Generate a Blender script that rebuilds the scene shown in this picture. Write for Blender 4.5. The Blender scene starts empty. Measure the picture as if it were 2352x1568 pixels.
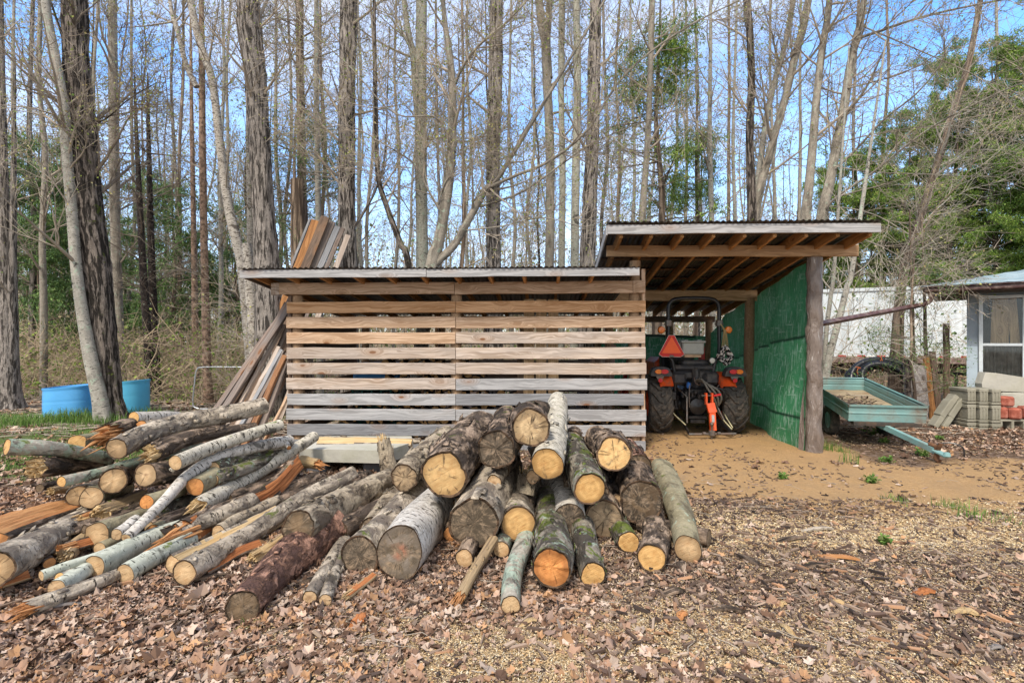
import bpy, math, numpy as np
from mathutils import Vector, Matrix
PI=math.pi
R=math.radians
S=bpy.context.scene
C=S.collection
# ---------------------------------------------------------------- camera
FPX=1200.0; CX,CY=1176.0,784.0; EYE=1.5
cam=bpy.data.cameras.new('camera'); co_=bpy.data.objects.new('camera',cam); C.objects.link(co_)
co_.location=(0,0,EYE); co_.rotation_euler=(R(90),0,0)
cam.sensor_width=36; cam.lens=36*FPX/2352; cam.clip_end=2000; cam.clip_start=.05
S.camera=co_
# ---------------------------------------------------------------- light
SUN_EL,SUN_AZ=52,205      # azimuth measured clockwise from +Y
W=bpy.data.worlds.new('World'); S.world=W; W.use_nodes=True
wt=W.node_tree; wt.nodes.clear()
def wn(t,**k):
    n=wt.nodes.new(t)
    for a,b in k.items(): setattr(n,a,b)
    return n
sky=wn('ShaderNodeTexSky',sky_type='NISHITA',sun_disc=False,sun_elevation=R(SUN_EL),sun_rotation=R(SUN_AZ),air_density=1.0,dust_density=.6,ozone_density=3.0)
tc=wn('ShaderNodeTexCoord'); sep=wn('ShaderNodeSeparateXYZ'); wt.links.new(tc.outputs['Generated'],sep.inputs[0])
# flat cloud layer: project the direction on a plane overhead
mz=wn('ShaderNodeMath',operation='MAXIMUM'); wt.links.new(sep.outputs[2],mz.inputs[0]); mz.inputs[1].default_value=.03
az=wn('ShaderNodeMath',operation='ADD'); wt.links.new(mz.outputs[0],az.inputs[0]); az.inputs[1].default_value=.12
dx=wn('ShaderNodeMath',operation='DIVIDE'); dy=wn('ShaderNodeMath',operation='DIVIDE')
wt.links.new(sep.outputs[0],dx.inputs[0]); wt.links.new(az.outputs[0],dx.inputs[1])
wt.links.new(sep.outputs[1],dy.inputs[0]); wt.links.new(az.outputs[0],dy.inputs[1])
cb=wn('ShaderNodeCombineXYZ'); wt.links.new(dx.outputs[0],cb.inputs[0]); wt.links.new(dy.outputs[0],cb.inputs[1])
cn=wn('ShaderNodeTexNoise'); cn.inputs['Scale'].default_value=.95; cn.inputs['Detail'].default_value=7; cn.inputs['Roughness'].default_value=.55; cn.inputs['Distortion'].default_value=.5
mp=wn('ShaderNodeMapping'); mp.inputs['Location'].default_value=(3.4,1.2,0); mp.inputs['Scale'].default_value=(.8,1.1,1)
wt.links.new(cb.outputs[0],mp.inputs[0]); wt.links.new(mp.outputs[0],cn.inputs['Vector'])
cr=wn('ShaderNodeValToRGB'); cr.color_ramp.elements[0].position=.36; cr.color_ramp.elements[1].position=.78
wt.links.new(cn.outputs['Fac'],cr.inputs[0])
# thin horizon whitening adds to the cloud amount
hz=wn('ShaderNodeMapRange'); hz.inputs['From Min'].default_value=0; hz.inputs['From Max'].default_value=.42; hz.inputs['To Min'].default_value=.8; hz.inputs['To Max'].default_value=.0
wt.links.new(sep.outputs[2],hz.inputs['Value'])
mx0=wn('ShaderNodeMath',operation='MAXIMUM'); wt.links.new(cr.outputs[0],mx0.inputs[0]); wt.links.new(hz.outputs[0],mx0.inputs[1])
bk=wn('ShaderNodeMapRange'); bk.inputs['From Min'].default_value=.15; bk.inputs['From Max'].default_value=-.35; wt.links.new(sep.outputs[1],bk.inputs['Value'])   # unseen cloud cover added behind the camera to make the light less blue
mx1=wn('ShaderNodeMath',operation='MAXIMUM'); wt.links.new(mx0.outputs[0],mx1.inputs[0]); wt.links.new(bk.outputs[0],mx1.inputs[1])
cf=wn('ShaderNodeMath',operation='MULTIPLY'); wt.links.new(mx1.outputs[0],cf.inputs[0]); cf.inputs[1].default_value=.9
mix=wn('ShaderNodeMix',data_type='RGBA'); wt.links.new(cf.outputs[0],mix.inputs[0])
tint=wn('ShaderNodeMix',data_type='RGBA',blend_type='MULTIPLY'); tint.inputs[0].default_value=1
wt.links.new(sky.outputs[0],tint.inputs[6]); tint.inputs[7].default_value=(1.55,2.4,3.0,1)
wt.links.new(tint.outputs[2],mix.inputs[6]); mix.inputs[7].default_value=(8.8,8.6,8.3,1)
bg=wn('ShaderNodeBackground'); bg.inputs['Strength'].default_value=.095
wt.links.new(mix.outputs[2],bg.inputs['Color'])
wo=wn('ShaderNodeOutputWorld'); wt.links.new(bg.outputs[0],wo.inputs['Surface'])
sun=bpy.data.lights.new('sun','SUN'); sun.energy=2.5; sun.angle=R(11); sun.color=(1,.92,.80)
so=bpy.data.objects.new('sun',sun); C.objects.link(so)
sd=Vector((math.sin(R(SUN_AZ))*math.cos(R(SUN_EL)),math.cos(R(SUN_AZ))*math.cos(R(SUN_EL)),math.sin(R(SUN_EL))))
so.rotation_euler=sd.to_track_quat('Z','Y').to_euler()
V=S.view_settings; V.view_transform='Standard'; V.look='None'; V.exposure=.80; V.gamma=1
S.render.film_transparent=False
S.cycles.max_bounces=6; S.cycles.diffuse_bounces=3; S.cycles.glossy_bounces=2; S.cycles.transparent_max_bounces=6
S.cycles.use_denoising=True

# ---------------------------------------------------------------- helpers
def D(x,y,Y):             # a point seen at (x,y) of the 2352-wide photograph, at depth Y
    return np.array([(x-CX)/FPX*Y, Y, EYE-(y-CY)/FPX*Y])
def Z1(x,y): return x/2.976, 882+y/2.976
def Z2(x,y): return 490+x/2.667, 882+y/2.667
def Z3(x,y): return 980+x/2.667, 882+y/2.667
def A3(*a): return np.array(a,float)
def unit(v): v=np.asarray(v,float); return v/(np.linalg.norm(v,axis=-1,keepdims=True)+1e-12)
def _h(i,j,k,s):
    n=(i*374761393+j*668265263+k*2147483647+s*974634777)&0xffffffff
    n=((n^(n>>13))*1274126177)&0xffffffff
    n=((n^(n>>16))*2246822519)&0xffffffff
    return ((n^(n>>15))&0xffff)/65535.0
def vnoise(p,s=0):
    p=np.asarray(p,float); f=np.floor(p).astype(np.int64); t=p-f; t=t*t*(3-2*t)
    i,j,k=f[...,0],f[...,1],f[...,2]; r=0
    for a in (0,1):
        wa=t[...,0] if a else 1-t[...,0]
        for b in (0,1):
            wb=t[...,1] if b else 1-t[...,1]
            for c in (0,1):
                wc=t[...,2] if c else 1-t[...,2]
                r=r+wa*wb*wc*_h(i+a,j+b,k+c,s)
    return r
def fbm(p,o=4,s=0):
    p=np.asarray(p,float); r=0; a=.5; t=0
    for q in range(o): r=r+a*vnoise(p*(2**q),s+q*17); t+=a; a*=.5
    return r/t
def ground_h(x,y):
    x=np.asarray(x,float); y=np.asarray(y,float)
    p=np.stack([x*.9,y*.9,np.zeros_like(x)],-1)
    h=(fbm(p,4,3)-.5)*.05
    d=np.clip((np.hypot(x,y)-11)/12,0,1)
    q=np.stack([x*.12,y*.12,np.zeros_like(x)],-1)
    return h+d*(fbm(q,3,9)-.5)*.9

class MB:
    """collects polygons of one mesh object, with a vec3 point attribute 'co' (local metres) and 'col'"""
    def __init__(s): s.v=[]; s.f=[]; s.c=[]; s.k=[]; s.m=[]; s.n=0
    def add(s,v,f,co=None,col=None,mat=0):
        v=np.asarray(v,float).reshape(-1,3)
        if len(v)==0: return
        s.v.append(v); s.c.append(v.copy() if co is None else np.asarray(co,float).reshape(-1,3))
        s.k.append(np.ones((len(v),3))*(np.asarray(col,float) if col is not None else 1.0))
        if isinstance(f,np.ndarray): s.f.append((f+s.n)); s.m.append(np.full(len(f),mat))
        else:
            by={}
            for q in f: by.setdefault(len(q),[]).append(q)
            for L,qs in by.items():
                s.f.append(np.array(qs)+s.n); s.m.append(np.full(len(qs),mat))
        s.n+=len(v)
    def empty(s): return s.n==0
    def mesh(s,name,mats,smooth=False):
        me=bpy.data.meshes.new(name)
        v=np.concatenate(s.v); me.vertices.add(len(v)); me.vertices.foreach_set('co',v.astype('f').ravel())
        tot=[np.full(len(f),f.shape[1]) for f in s.f]; tot=np.concatenate(tot)
        li=np.concatenate([f.ravel() for f in s.f]); st=np.concatenate([[0],np.cumsum(tot)[:-1]])
        me.loops.add(len(li)); me.loops.foreach_set('vertex_index',li.astype('i'))
        me.polygons.add(len(tot)); me.polygons.foreach_set('loop_start',st.astype('i')); me.polygons.foreach_set('loop_total',tot.astype('i'))
        me.polygons.foreach_set('material_index',np.concatenate(s.m).astype('i'))
        me.polygons.foreach_set('use_smooth',np.full(len(tot),bool(smooth)))
        a=me.attributes.new('co','FLOAT_VECTOR','POINT'); a.data.foreach_set('vector',np.concatenate(s.c).astype('f').ravel())
        k=np.concatenate(s.k)
        if not np.all(k==1):
            a=me.attributes.new('col','FLOAT_VECTOR','POINT'); a.data.foreach_set('vector',k.astype('f').ravel())
        for m in (mats if isinstance(mats,(list,tuple)) else [mats]): me.materials.append(m)
        me.update(); me.validate()
        return me
    def obj(s,name,mats,parent=None,smooth=False):
        o=bpy.data.objects.new(name,s.mesh(name,mats,smooth)); C.objects.link(o)
        if parent is not None:
            o.parent=parent; o.matrix_parent_inverse=Matrix.Identity(4)
            T=Matrix.Translation(parent_origin(parent)).inverted()
            o.data.transform(T)
        return o
def parent_origin(p):
    v=Vector((0,0,0))
    while p is not None: v+=p.location; p=p.parent
    return v
def rebase(o,loc):      # top-level mesh: move its origin to loc
    o.data.transform(Matrix.Translation(Vector(loc)).inverted()); o.location=loc; return o
def tag(o,label=None,cat=None,group=None,kind=None):
    if label: o['label']=label
    if cat: o['category']=cat
    if group: o['group']=group
    if kind: o['kind']=kind
    return o
def thing(name,label,cat,loc=(0,0,0),group=None):
    o=bpy.data.objects.new(name,None); C.objects.link(o); o.location=tuple(float(q) for q in loc); o.empty_display_size=.1
    return tag(o,label,cat,group)
def copy_tree(o,loc=None,rotz=None,scale=None,**kw):
    c=o.copy(); C.objects.link(c)
    if loc is not None: c.location=loc
    if rotz is not None: c.rotation_euler=(c.rotation_euler[0],c.rotation_euler[1],rotz)
    if scale is not None: c.scale=(scale,)*3 if np.isscalar(scale) else scale
    for ch in o.children:
        d=ch.copy(); C.objects.link(d); d.parent=c
        for g in ch.children: e=g.copy(); C.objects.link(e); e.parent=d
    tag(c,**kw); return c
# --- primitive shapes
BOXF=[(0,3,2,1),(4,5,6,7),(0,1,5,4),(1,2,6,5),(2,3,7,6),(3,0,4,7)]
def box(b,c,s,ax=None,col=None,mat=0,co_off=None):
    """box centred c, full size s, axes rows of ax"""
    c=np.asarray(c,float); h=np.asarray(s,float)/2
    L=np.array([(x*h[0],y*h[1],z*h[2]) for z in(-1,1) for x,y in((-1,-1),(1,-1),(1,1),(-1,1))])
    ax=np.eye(3) if ax is None else np.asarray(ax,float)
    co=L if co_off is None else L+co_off
    b.add(c+L@ax,BOXF,co=co,col=col,mat=mat)
def bbox(b,c,s,bev=.01,ax=None,col=None,mat=0):
    """bevelled box"""
    c=np.asarray(c,float); h=np.asarray(s,float)/2; e=min(bev,h.min()*.9)
    ax=np.eye(3) if ax is None else np.asarray(ax,float)
    V_=[];F=[];idx={}
    for sx in(-1,1):
        for sy in(-1,1):
            for sz in(-1,1):
                g=np.array([sx,sy,sz]);
                for a in range(3):
                    p=g*(h-e); p=p.astype(float); p[a]=g[a]*h[a]; idx[(sx,sy,sz,a)]=len(V_); V_.append(p)
    for a in range(3):
        o1,o2=[q for q in range(3) if q!=a]
        for sg in(-1,1):
            q=[]
            for u,w in((-1,-1),(1,-1),(1,1),(-1,1)):
                g=[0,0,0]; g[a]=sg; g[o1]=u; g[o2]=w; q.append(idx[(*g,a)])
            F.append(q)
        for u in(-1,1):
            for w in(-1,1):    # edge along axis a
                g1=[0,0,0]; g1[a]=-1; g1[o1]=u; g1[o2]=w; g2=list(g1); g2[a]=1
                F.append([idx[(*g1,o1)],idx[(*g2,o1)],idx[(*g2,o2)],idx[(*g1,o2)]])
    for sx in(-1,1):
        for sy in(-1,1):
            for sz in(-1,1): F.append([idx[(sx,sy,sz,a)] for a in range(3)])
    V_=np.array(V_); out=[]
    for f in F:      # orient outward
        p=V_[f]; n=np.cross(p[1]-p[0],p[2]-p[0]); out.append(f if n@p.mean(0)>0 else f[::-1])
    b.add(c+V_@ax,out,co=V_,col=col,mat=mat)
def frames(P):
    """parallel-ish frames for paths P[N,K,3]"""
    T=np.gradient(P,axis=1); T=unit(T)
    ref=np.where(np.abs(T[:,:1,2:3])>.9,np.array([1.,0,0]),np.array([0,0,1.]))
    ref=np.broadcast_to(ref,T.shape)
    U=unit(np.cross(T,ref)); Wv=np.cross(T,U)
    return T,U,Wv
def tubes(b,P,Rr,sides=6,col=None,cap=False,phase=0,mat=0,prof=None):
    P=np.asarray(P,float); Rr=np.asarray(Rr,float)
    if P.ndim==2: P=P[None]; Rr=np.broadcast_to(Rr,P.shape[:1]+(P.shape[1],)) if Rr.ndim<2 else Rr
    N,K,_=P.shape
    if N==0: return
    Rr=np.broadcast_to(Rr,(N,K))
    T,U,Wv=frames(P)
    a=np.arange(sides)/sides*2*PI+phase
    ca,sa=np.cos(a),np.sin(a)
    ring=U[:,:,None]*ca[None,None,:,None]+Wv[:,:,None]*sa[None,None,:,None]
    rr=Rr[:,:,None]
    if prof is not None: rr=rr*prof
    v=P[:,:,None]+ring*(rr[...,None] if rr.ndim==3 else rr[...,None])
    s=np.concatenate([np.zeros((N,1)),np.cumsum(np.linalg.norm(np.diff(P,axis=1),axis=-1),1)],1)
    r0=Rr.mean(1)[:,None,None]
    co=np.stack([np.broadcast_to(ca*r0,(N,K,sides)),np.broadcast_to(sa*r0,(N,K,sides)),np.broadcast_to(s[:,:,None],(N,K,sides))],-1)
    i=np.arange(K-1)[:,None]; j=np.arange(sides)[None]
    q=np.stack([i*sides+j,i*sides+(j+1)%sides,(i+1)*sides+(j+1)%sides,(i+1)*sides+j],-1).reshape(-1,4)
    F=(q[None]+(np.arange(N)*K*sides)[:,None,None]).reshape(-1,4)
    c=None
    if col is not None:
        c=np.asarray(col,float)
        if c.ndim==2: c=np.repeat(c,K*sides,0)
    b.add(v.reshape(-1,3),F,co=co.reshape(-1,3),col=c,mat=mat)
    if cap:
        for k in(0,K-1):
            base=v[:,k].reshape(-1,3); n=np.arange(N*sides).reshape(N,sides)
            if k==0: n=n[:,::-1]
            b.add(base,n,co=co[:,k].reshape(-1,3),mat=mat)
def pipe(b,pts,r,sides=10,n=0,col=None,cap=True,mat=0):
    P=smooth(np.array(pts,float),n) if n else np.array(pts,float)
    tubes(b,P[None],np.full((1,len(P)),r) if np.isscalar(r) else np.interp(np.linspace(0,1,len(P)),np.linspace(0,1,len(r)),r)[None],sides,col,cap,mat=mat)
def smooth(P,n):
    """Catmull-Rom resample to n points"""
    P=np.asarray(P,float)
    if len(P)<3:
        t=np.linspace(0,1,n)[:,None]; return P[0]*(1-t)+P[-1]*t
    Q=np.vstack([2*P[0]-P[1],P,2*P[-1]-P[-2]]); m=len(P)-1
    t=np.linspace(0,m-1e-9,n); i=t.astype(int); u=(t-i)[:,None]
    a,b_,c,d=Q[i],Q[i+1],Q[i+2],Q[i+3]
    return .5*((2*b_)+(-a+c)*u+(2*a-5*b_+4*c-d)*u*u+(-a+3*b_-3*c+d)*u**3)
def lathe(b,prof,c,axis=(0,0,1),n=24,col=None,mat=0):
    """prof rows (radius, height)"""
    axis=unit(A3(*axis)); ref=A3(1,0,0) if abs(axis[0])<.9 else A3(0,1,0); u=unit(np.cross(axis,ref)); w=np.cross(axis,u)
    prof=np.array(prof,float); a=np.arange(n)/n*2*PI
    ring=u*np.cos(a)[:,None]+w*np.sin(a)[:,None]
    v=np.asarray(c,float)+prof[:,0,None,None]*ring[None]+prof[:,1,None,None]*axis
    K=len(prof); i=np.arange(K-1)[:,None]; j=np.arange(n)[None]
    F=np.stack([i*n+j,i*n+(j+1)%n,(i+1)*n+(j+1)%n,(i+1)*n+j],-1).reshape(-1,4)
    b.add(v.reshape(-1,3),F,col=col,mat=mat)
def prism(b,poly,d,origin=(0,0,0),ax=None,col=None,mat=0):
    """extrude polygon poly (2D) by vector third axis length d"""
    poly=np.array(poly,float); n=len(poly); ax=np.eye(3) if ax is None else np.asarray(ax,float)
    L=np.vstack([np.c_[poly,np.zeros(n)],np.c_[poly,np.full(n,d)]])
    F=[list(range(n))[::-1],list(range(n,2*n))]+[[i,(i+1)%n,n+(i+1)%n,n+i] for i in range(n)]
    b.add(np.asarray(origin,float)+L@ax,F,co=L,col=col,mat=mat)

# ---------------------------------------------------------------- materials
def sock(t,n,i,v):
    if v is None: return
    s=n.inputs[i]
    if isinstance(v,bpy.types.NodeSocket): t.links.new(v,s)
    elif isinstance(v,(tuple,list)) and len(v)==3 and s.type=='RGBA': s.default_value=(*v,1)
    else: s.default_value=v
class M:
    def __init__(s,name,rough=.8,spec=.3):
        s.m=bpy.data.materials.new(name); s.m.use_nodes=True; s.t=s.m.node_tree; s.b=s.t.nodes['Principled BSDF']
        s.b.inputs['Roughness'].default_value=rough; s.b.inputs['Specular IOR Level'].default_value=spec
    def n(s,typ,ins=None,**k):
        n=s.t.nodes.new(typ)
        for a,v in k.items(): setattr(n,a,v)
        for i,v in (ins or {}).items(): sock(s.t,n,i,v)
        return n
    def attr(s,name): return s.n('ShaderNodeAttribute',attribute_name=name)
    def math(s,op,a,b=0.,clamp=False):
        n=s.n('ShaderNodeMath',{0:a,1:b},operation=op); n.use_clamp=clamp; return n.outputs[0]
    def mix(s,f,a,b,mode='MIX'): return s.n('ShaderNodeMix',{0:f,6:a,7:b},data_type='RGBA',blend_type=mode).outputs[2]
    def noise(s,vec,scale,detail=4,rough=.55,dist=0): return s.n('ShaderNodeTexNoise',{'Vector':vec,'Scale':scale,'Detail':detail,'Roughness':rough,'Distortion':dist}).outputs['Fac']
    def vor(s,vec,scale,feature='F1',out='Distance',rand=1):
        return s.n('ShaderNodeTexVoronoi',{'Vector':vec,'Scale':scale,'Randomness':rand},feature=feature).outputs[out]
    def scl(s,vec,sc): return s.n('ShaderNodeMapping',{0:vec,'Scale':sc}).outputs[0]
    def step(s,v,a,b,lo=0.,hi=1.):
        return s.n('ShaderNodeMapRange',{'Value':v,'From Min':a,'From Max':b,'To Min':lo,'To Max':hi}).outputs[0]
    def rnd(s): return s.n('ShaderNodeObjectInfo').outputs['Random']
    def co(s,name='co'):
        a=s.attr(name).outputs['Vector']; r=s.math('MULTIPLY',s.rnd(),37.)
        return s.n('ShaderNodeVectorMath',{0:a,1:s.n('ShaderNodeCombineXYZ',{0:r,1:r,2:r}).outputs[0]},operation='ADD').outputs[0]
    def bump(s,h,dist=.01,strength=1.):
        b=s.n('ShaderNodeBump',{'Height':h,'Distance':dist,'Strength':strength}); s.t.links.new(b.outputs[0],s.b.inputs['Normal'])
    def color(s,c): sock(s.t,s.b,'Base Color',c); return s
    def rough(s,v): sock(s.t,s.b,'Roughness',v); return s
_mc={}
def plain(name,c,rough=.6,spec=.4,metal=0,var=.12,scale=14,dirt=None,bump=0.):
    """painted / plastic / metal surface with slight procedural wear"""
    if name in _mc: return _mc[name]
    m=M(name,rough,spec); p=m.n('ShaderNodeTexCoord').outputs['Object']
    n=m.noise(p,scale,6,.6)
    lo=tuple(q*(1-var) for q in c); hi=tuple(min(1,q*(1+var)) for q in c)
    col=m.mix(m.step(n,.35,.65),lo,hi)
    if dirt: col=m.mix(m.step(m.noise(p,scale*.5,8,.7),.5-.1*dirt[1],.72),col,dirt[0])
    m.color(col); m.b.inputs['Metallic'].default_value=metal
    m.rough(m.step(n,.3,.7,max(0,rough-.08),min(1,rough+.1)))
    if bump: m.bump(n,bump)
    _mc[name]=m.m; return m.m
def bark(name,c1,c2,crack,sxy=9,sz=1.6,thr=.42,soft=.12,lent=0,lentc=(.03,.025,.02),moss=0,lichen=0,bump=.02,lsc=1.,side=0):
    if name in _mc: return _mc[name]
    m=M(name,.9,.15); v=m.co()
    n1=m.noise(m.scl(v,(sxy,sxy,sz)),1,7,.62,.4)
    n2=m.noise(v,6,5,.6)
    n3=m.noise(m.scl(v,(sxy*4,sxy*4,sz*5)),1,4,.6)
    col=m.mix(m.step(n2,.35,.65),c1,c2)
    col=m.mix(m.step(n3,.38,.72,0,.6),col,tuple(q*.4 for q in c1)); col=m.mix(m.step(m.noise(v,38,4,.7),.52,.68,0,.5),col,tuple(min(.85,q*1.5) for q in c1))
    cr=m.step(n1,thr,thr+soft)       # 0 = crack
    col=m.mix(cr,crack,col)
    if lent:
        l=m.noise(m.scl(v,(15*lsc,15*lsc,46*lsc)),1,3,.7,.2); f=m.step(l,.63-.08*lent,.67-.07*lent)
        l2=m.noise(v,3.2*lsc,4,.6,1.); f=m.math('MAXIMUM',f,m.math('MULTIPLY',m.step(l2,.62,.68),.85))
        col=m.mix(f,col,lentc)
    if lichen:
        f=m.step(m.noise(v,11,5,.7,.6),.62-.14*lichen,.66-.12*lichen); col=m.mix(m.math('MULTIPLY',f,.85),col,(.34,.42,.32))
    if moss:
        nz=m.n('ShaderNodeSeparateXYZ',{0:m.n('ShaderNodeNewGeometry').outputs['Normal']}).outputs[2]
        f=m.step(m.math('ADD',m.noise(v,5.5,6,.7,.5),m.math('MULTIPLY',nz,.10)),.74-.24*moss,.79-.22*moss)
        g=m.mix(m.noise(v,60,3),(.045,.065,.01),(.17,.21,.03)); col=m.mix(f,col,g)
    col=m.mix(m.step(m.rnd(),0,1,0,.22),col,tuple(q*.6 for q in c2))
    m.color(col); m.bump(m.math('ADD',m.math('MULTIPLY',cr,.8),m.math('MULTIPLY',n3,.5)),bump)
    _mc[name]=m.m; return m.m
def cutwood(name,c1,c2,stain=0,stainc=(.035,.028,.022),heart=None,rad=.1,cracks=.3):
    """sawn log end; attribute co = (x,y) metres from the pith, z = 0"""
    if name in _mc: return _mc[name]
    m=M(name,.75,.2); a=m.attr('co').outputs['Vector']; rv=m.co()
    s=m.n('ShaderNodeSeparateXYZ',{0:a}); 
    n0=m.noise(rv,7,4); 
    r=m.math('ADD',m.n('ShaderNodeVectorMath',{0:a},operation='LENGTH').outputs['Value'],m.math('MULTIPLY',n0,.03))
    ring=m.math('SINE',m.math('MULTIPLY',r,520.)); ring=m.step(ring,-1,1)
    ring2=m.step(m.math('SINE',m.math('MULTIPLY',r,130.)),-1,1)
    saw=m.noise(m.scl(m.n('ShaderNodeMapping',{0:rv,'Rotation':(0,0,.5)}).outputs[0],(14,150,14)),1,3)
    col=m.mix(m.math('MULTIPLY',ring,.35),c1,c2); col=m.mix(m.math('MULTIPLY',ring2,.42),col,tuple(q*.62 for q in c2)); col=m.mix(m.step(m.noise(rv,22,5,.7),.45,.7,0,.7),col,tuple(q*a_ for q,a_ in zip(c2,(.85,.7,.55))))
    col=m.mix(m.step(saw,.35,.7,0,.45),col,tuple(min(1,q*1.25) for q in c1))
    if heart: col=m.mix(m.step(m.math('ADD',r,m.math('MULTIPLY',m.noise(rv,14,4),.05)),rad*.45,rad*.75,1,0),col,heart)
    ang=m.math('ARCTAN2',s.outputs[1],s.outputs[0])
    cv=m.n('ShaderNodeCombineXYZ',{0:m.math('MULTIPLY',ang,3.5),1:m.math('MULTIPLY',r,5.),2:m.math('MULTIPLY',m.rnd(),50.)}).outputs[0]
    ck=m.step(m.noise(cv,1,4,.65),.33+.1*cracks,.26+.1*cracks,0,1)
    col=m.mix(m.math('MULTIPLY',ck,min(1,cracks*1.5)),col,(.05,.032,.02))
    edge=m.step(m.math('ADD',r,m.math('MULTIPLY',m.noise(rv,18,4),.03)),rad*.8,rad*1.15,0,.7)
    col=m.mix(edge,col,tuple(q*.5 for q in c2))
    if stain:
        f=m.step(m.noise(rv,9,6,.7,.8),.66-.36*stain,.78-.34*stain,0,.95)
        st=m.mix(m.step(m.math('ADD',m.math('MULTIPLY',m.noise(cv,2.5,5,.7),.4),m.math('MULTIPLY',m.noise(rv,15,6,.75,.8),.6)),.47,.60),stainc,(.30,.215,.145)); col=m.mix(f,col,st)
    m.color(m.mix(m.step(m.rnd(),0,1,0,.25),col,(.30,.22,.13))); m.bump(m.math('ADD',m.math('MULTIPLY',saw,.5),m.math('MULTIPLY',ck,-1.)),.006)
    _mc[name]=m.m; return m.m
def fibre(name,c1,c2,c3):
    """split / broken wood, long fibres along co.z"""
    if name in _mc: return _mc[name]
    m=M(name,.8,.2); v=m.co()
    n=m.noise(m.scl(v,(45,45,2.2)),1,6,.65,.3); n2=m.noise(m.scl(v,(9,9,1.5)),1,4)
    col=m.mix(m.step(n,.32,.66),c2,c1); col=m.mix(m.step(n2,.5,.72),col,c3)
    m.color(col); m.bump(n,.02); _mc[name]=m.m; return m.m
def plank(name,c1,c2,grey=0,greyc=(.30,.30,.32),stain=.15):
    """sawn board; co = (along, across, through) metres"""
    if name in _mc: return _mc[name]
    m=M(name,.78,.25); v=m.co()
    sp=m.n('ShaderNodeSeparateXYZ',{0:v})
    # knots: stretched voronoi cells; grain bends round them
    kv=m.n('ShaderNodeCombineXYZ',{0:m.math('MULTIPLY',sp.outputs[0],1.9),1:m.math('MULTIPLY',sp.outputs[1],4.6),2:m.math('MULTIPLY',sp.outputs[2],.01)}).outputs[0]
    kd=m.vor(kv,1.,'F1','Distance'); kn=m.step(kd,.075,.11,1,0); halo=m.step(kd,.06,.34,1,0)
    warp=m.noise(m.scl(v,(1.1,5,5)),1,3,.5)
    y=m.math('ADD',m.math('MULTIPLY',sp.outputs[1],26.),m.math('ADD',m.math('MULTIPLY',warp,7.),m.math('MULTIPLY',halo,3.2)))
    g=m.noise(m.n('ShaderNodeCombineXYZ',{0:m.math('MULTIPLY',sp.outputs[0],.9),1:m.math('MULTIPLY',y,1.3),2:sp.outputs[2]}).outputs[0],1.6,4,.6)
    fine=m.noise(m.scl(v,(5,220,220)),1,3,.6)
    col=m.mix(m.step(g,.42,.58),tuple(q*.82 for q in c2),c1)
    col=m.mix(m.step(fine,.35,.7,0,.4),col,tuple(q*.62 for q in c1))
    if grey: col=m.mix(m.step(m.noise(m.scl(v,(1.2,6,6)),1,5,.6),.62-.5*grey,.85-.45*grey,0,min(1,grey*1.05)),col,m.mix(m.step(g,.4,.6),tuple(q*.62 for q in greyc),greyc))
    col=m.mix(m.step(m.noise(m.scl(v,(2,5,5)),1.3,6,.7,.5),.62,.8,0,stain*2),col,(.07,.045,.03))
    col=m.mix(m.math('MULTIPLY',halo,.45),col,(.33,.17,.08)); col=m.mix(kn,col,(.20,.085,.035))
    col=m.mix(m.step(m.rnd(),0,1,0,.25),col,tuple(q*.6 for q in c2))
    m.color(col); m.bump(m.math('ADD',g,m.math('MULTIPLY',fine,.4)),.004)
    _mc[name]=m.m; return m.m
def leafmat(name,rough=.6,trans=.3,attr='col'):
    if name in _mc: return _mc[name]
    m=M(name,rough,.25); a=m.attr(attr).outputs['Vector']; m.color(a)
    if trans:
        tr=m.n('ShaderNodeBsdfTranslucent',{0:a}); mx=m.n('ShaderNodeMixShader',{0:trans,1:m.b.outputs[0],2:tr.outputs[0]})
        m.t.links.new(mx.outputs[0],m.t.nodes['Material Output'].inputs[0])
    _mc[name]=m.m; return m.m
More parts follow.
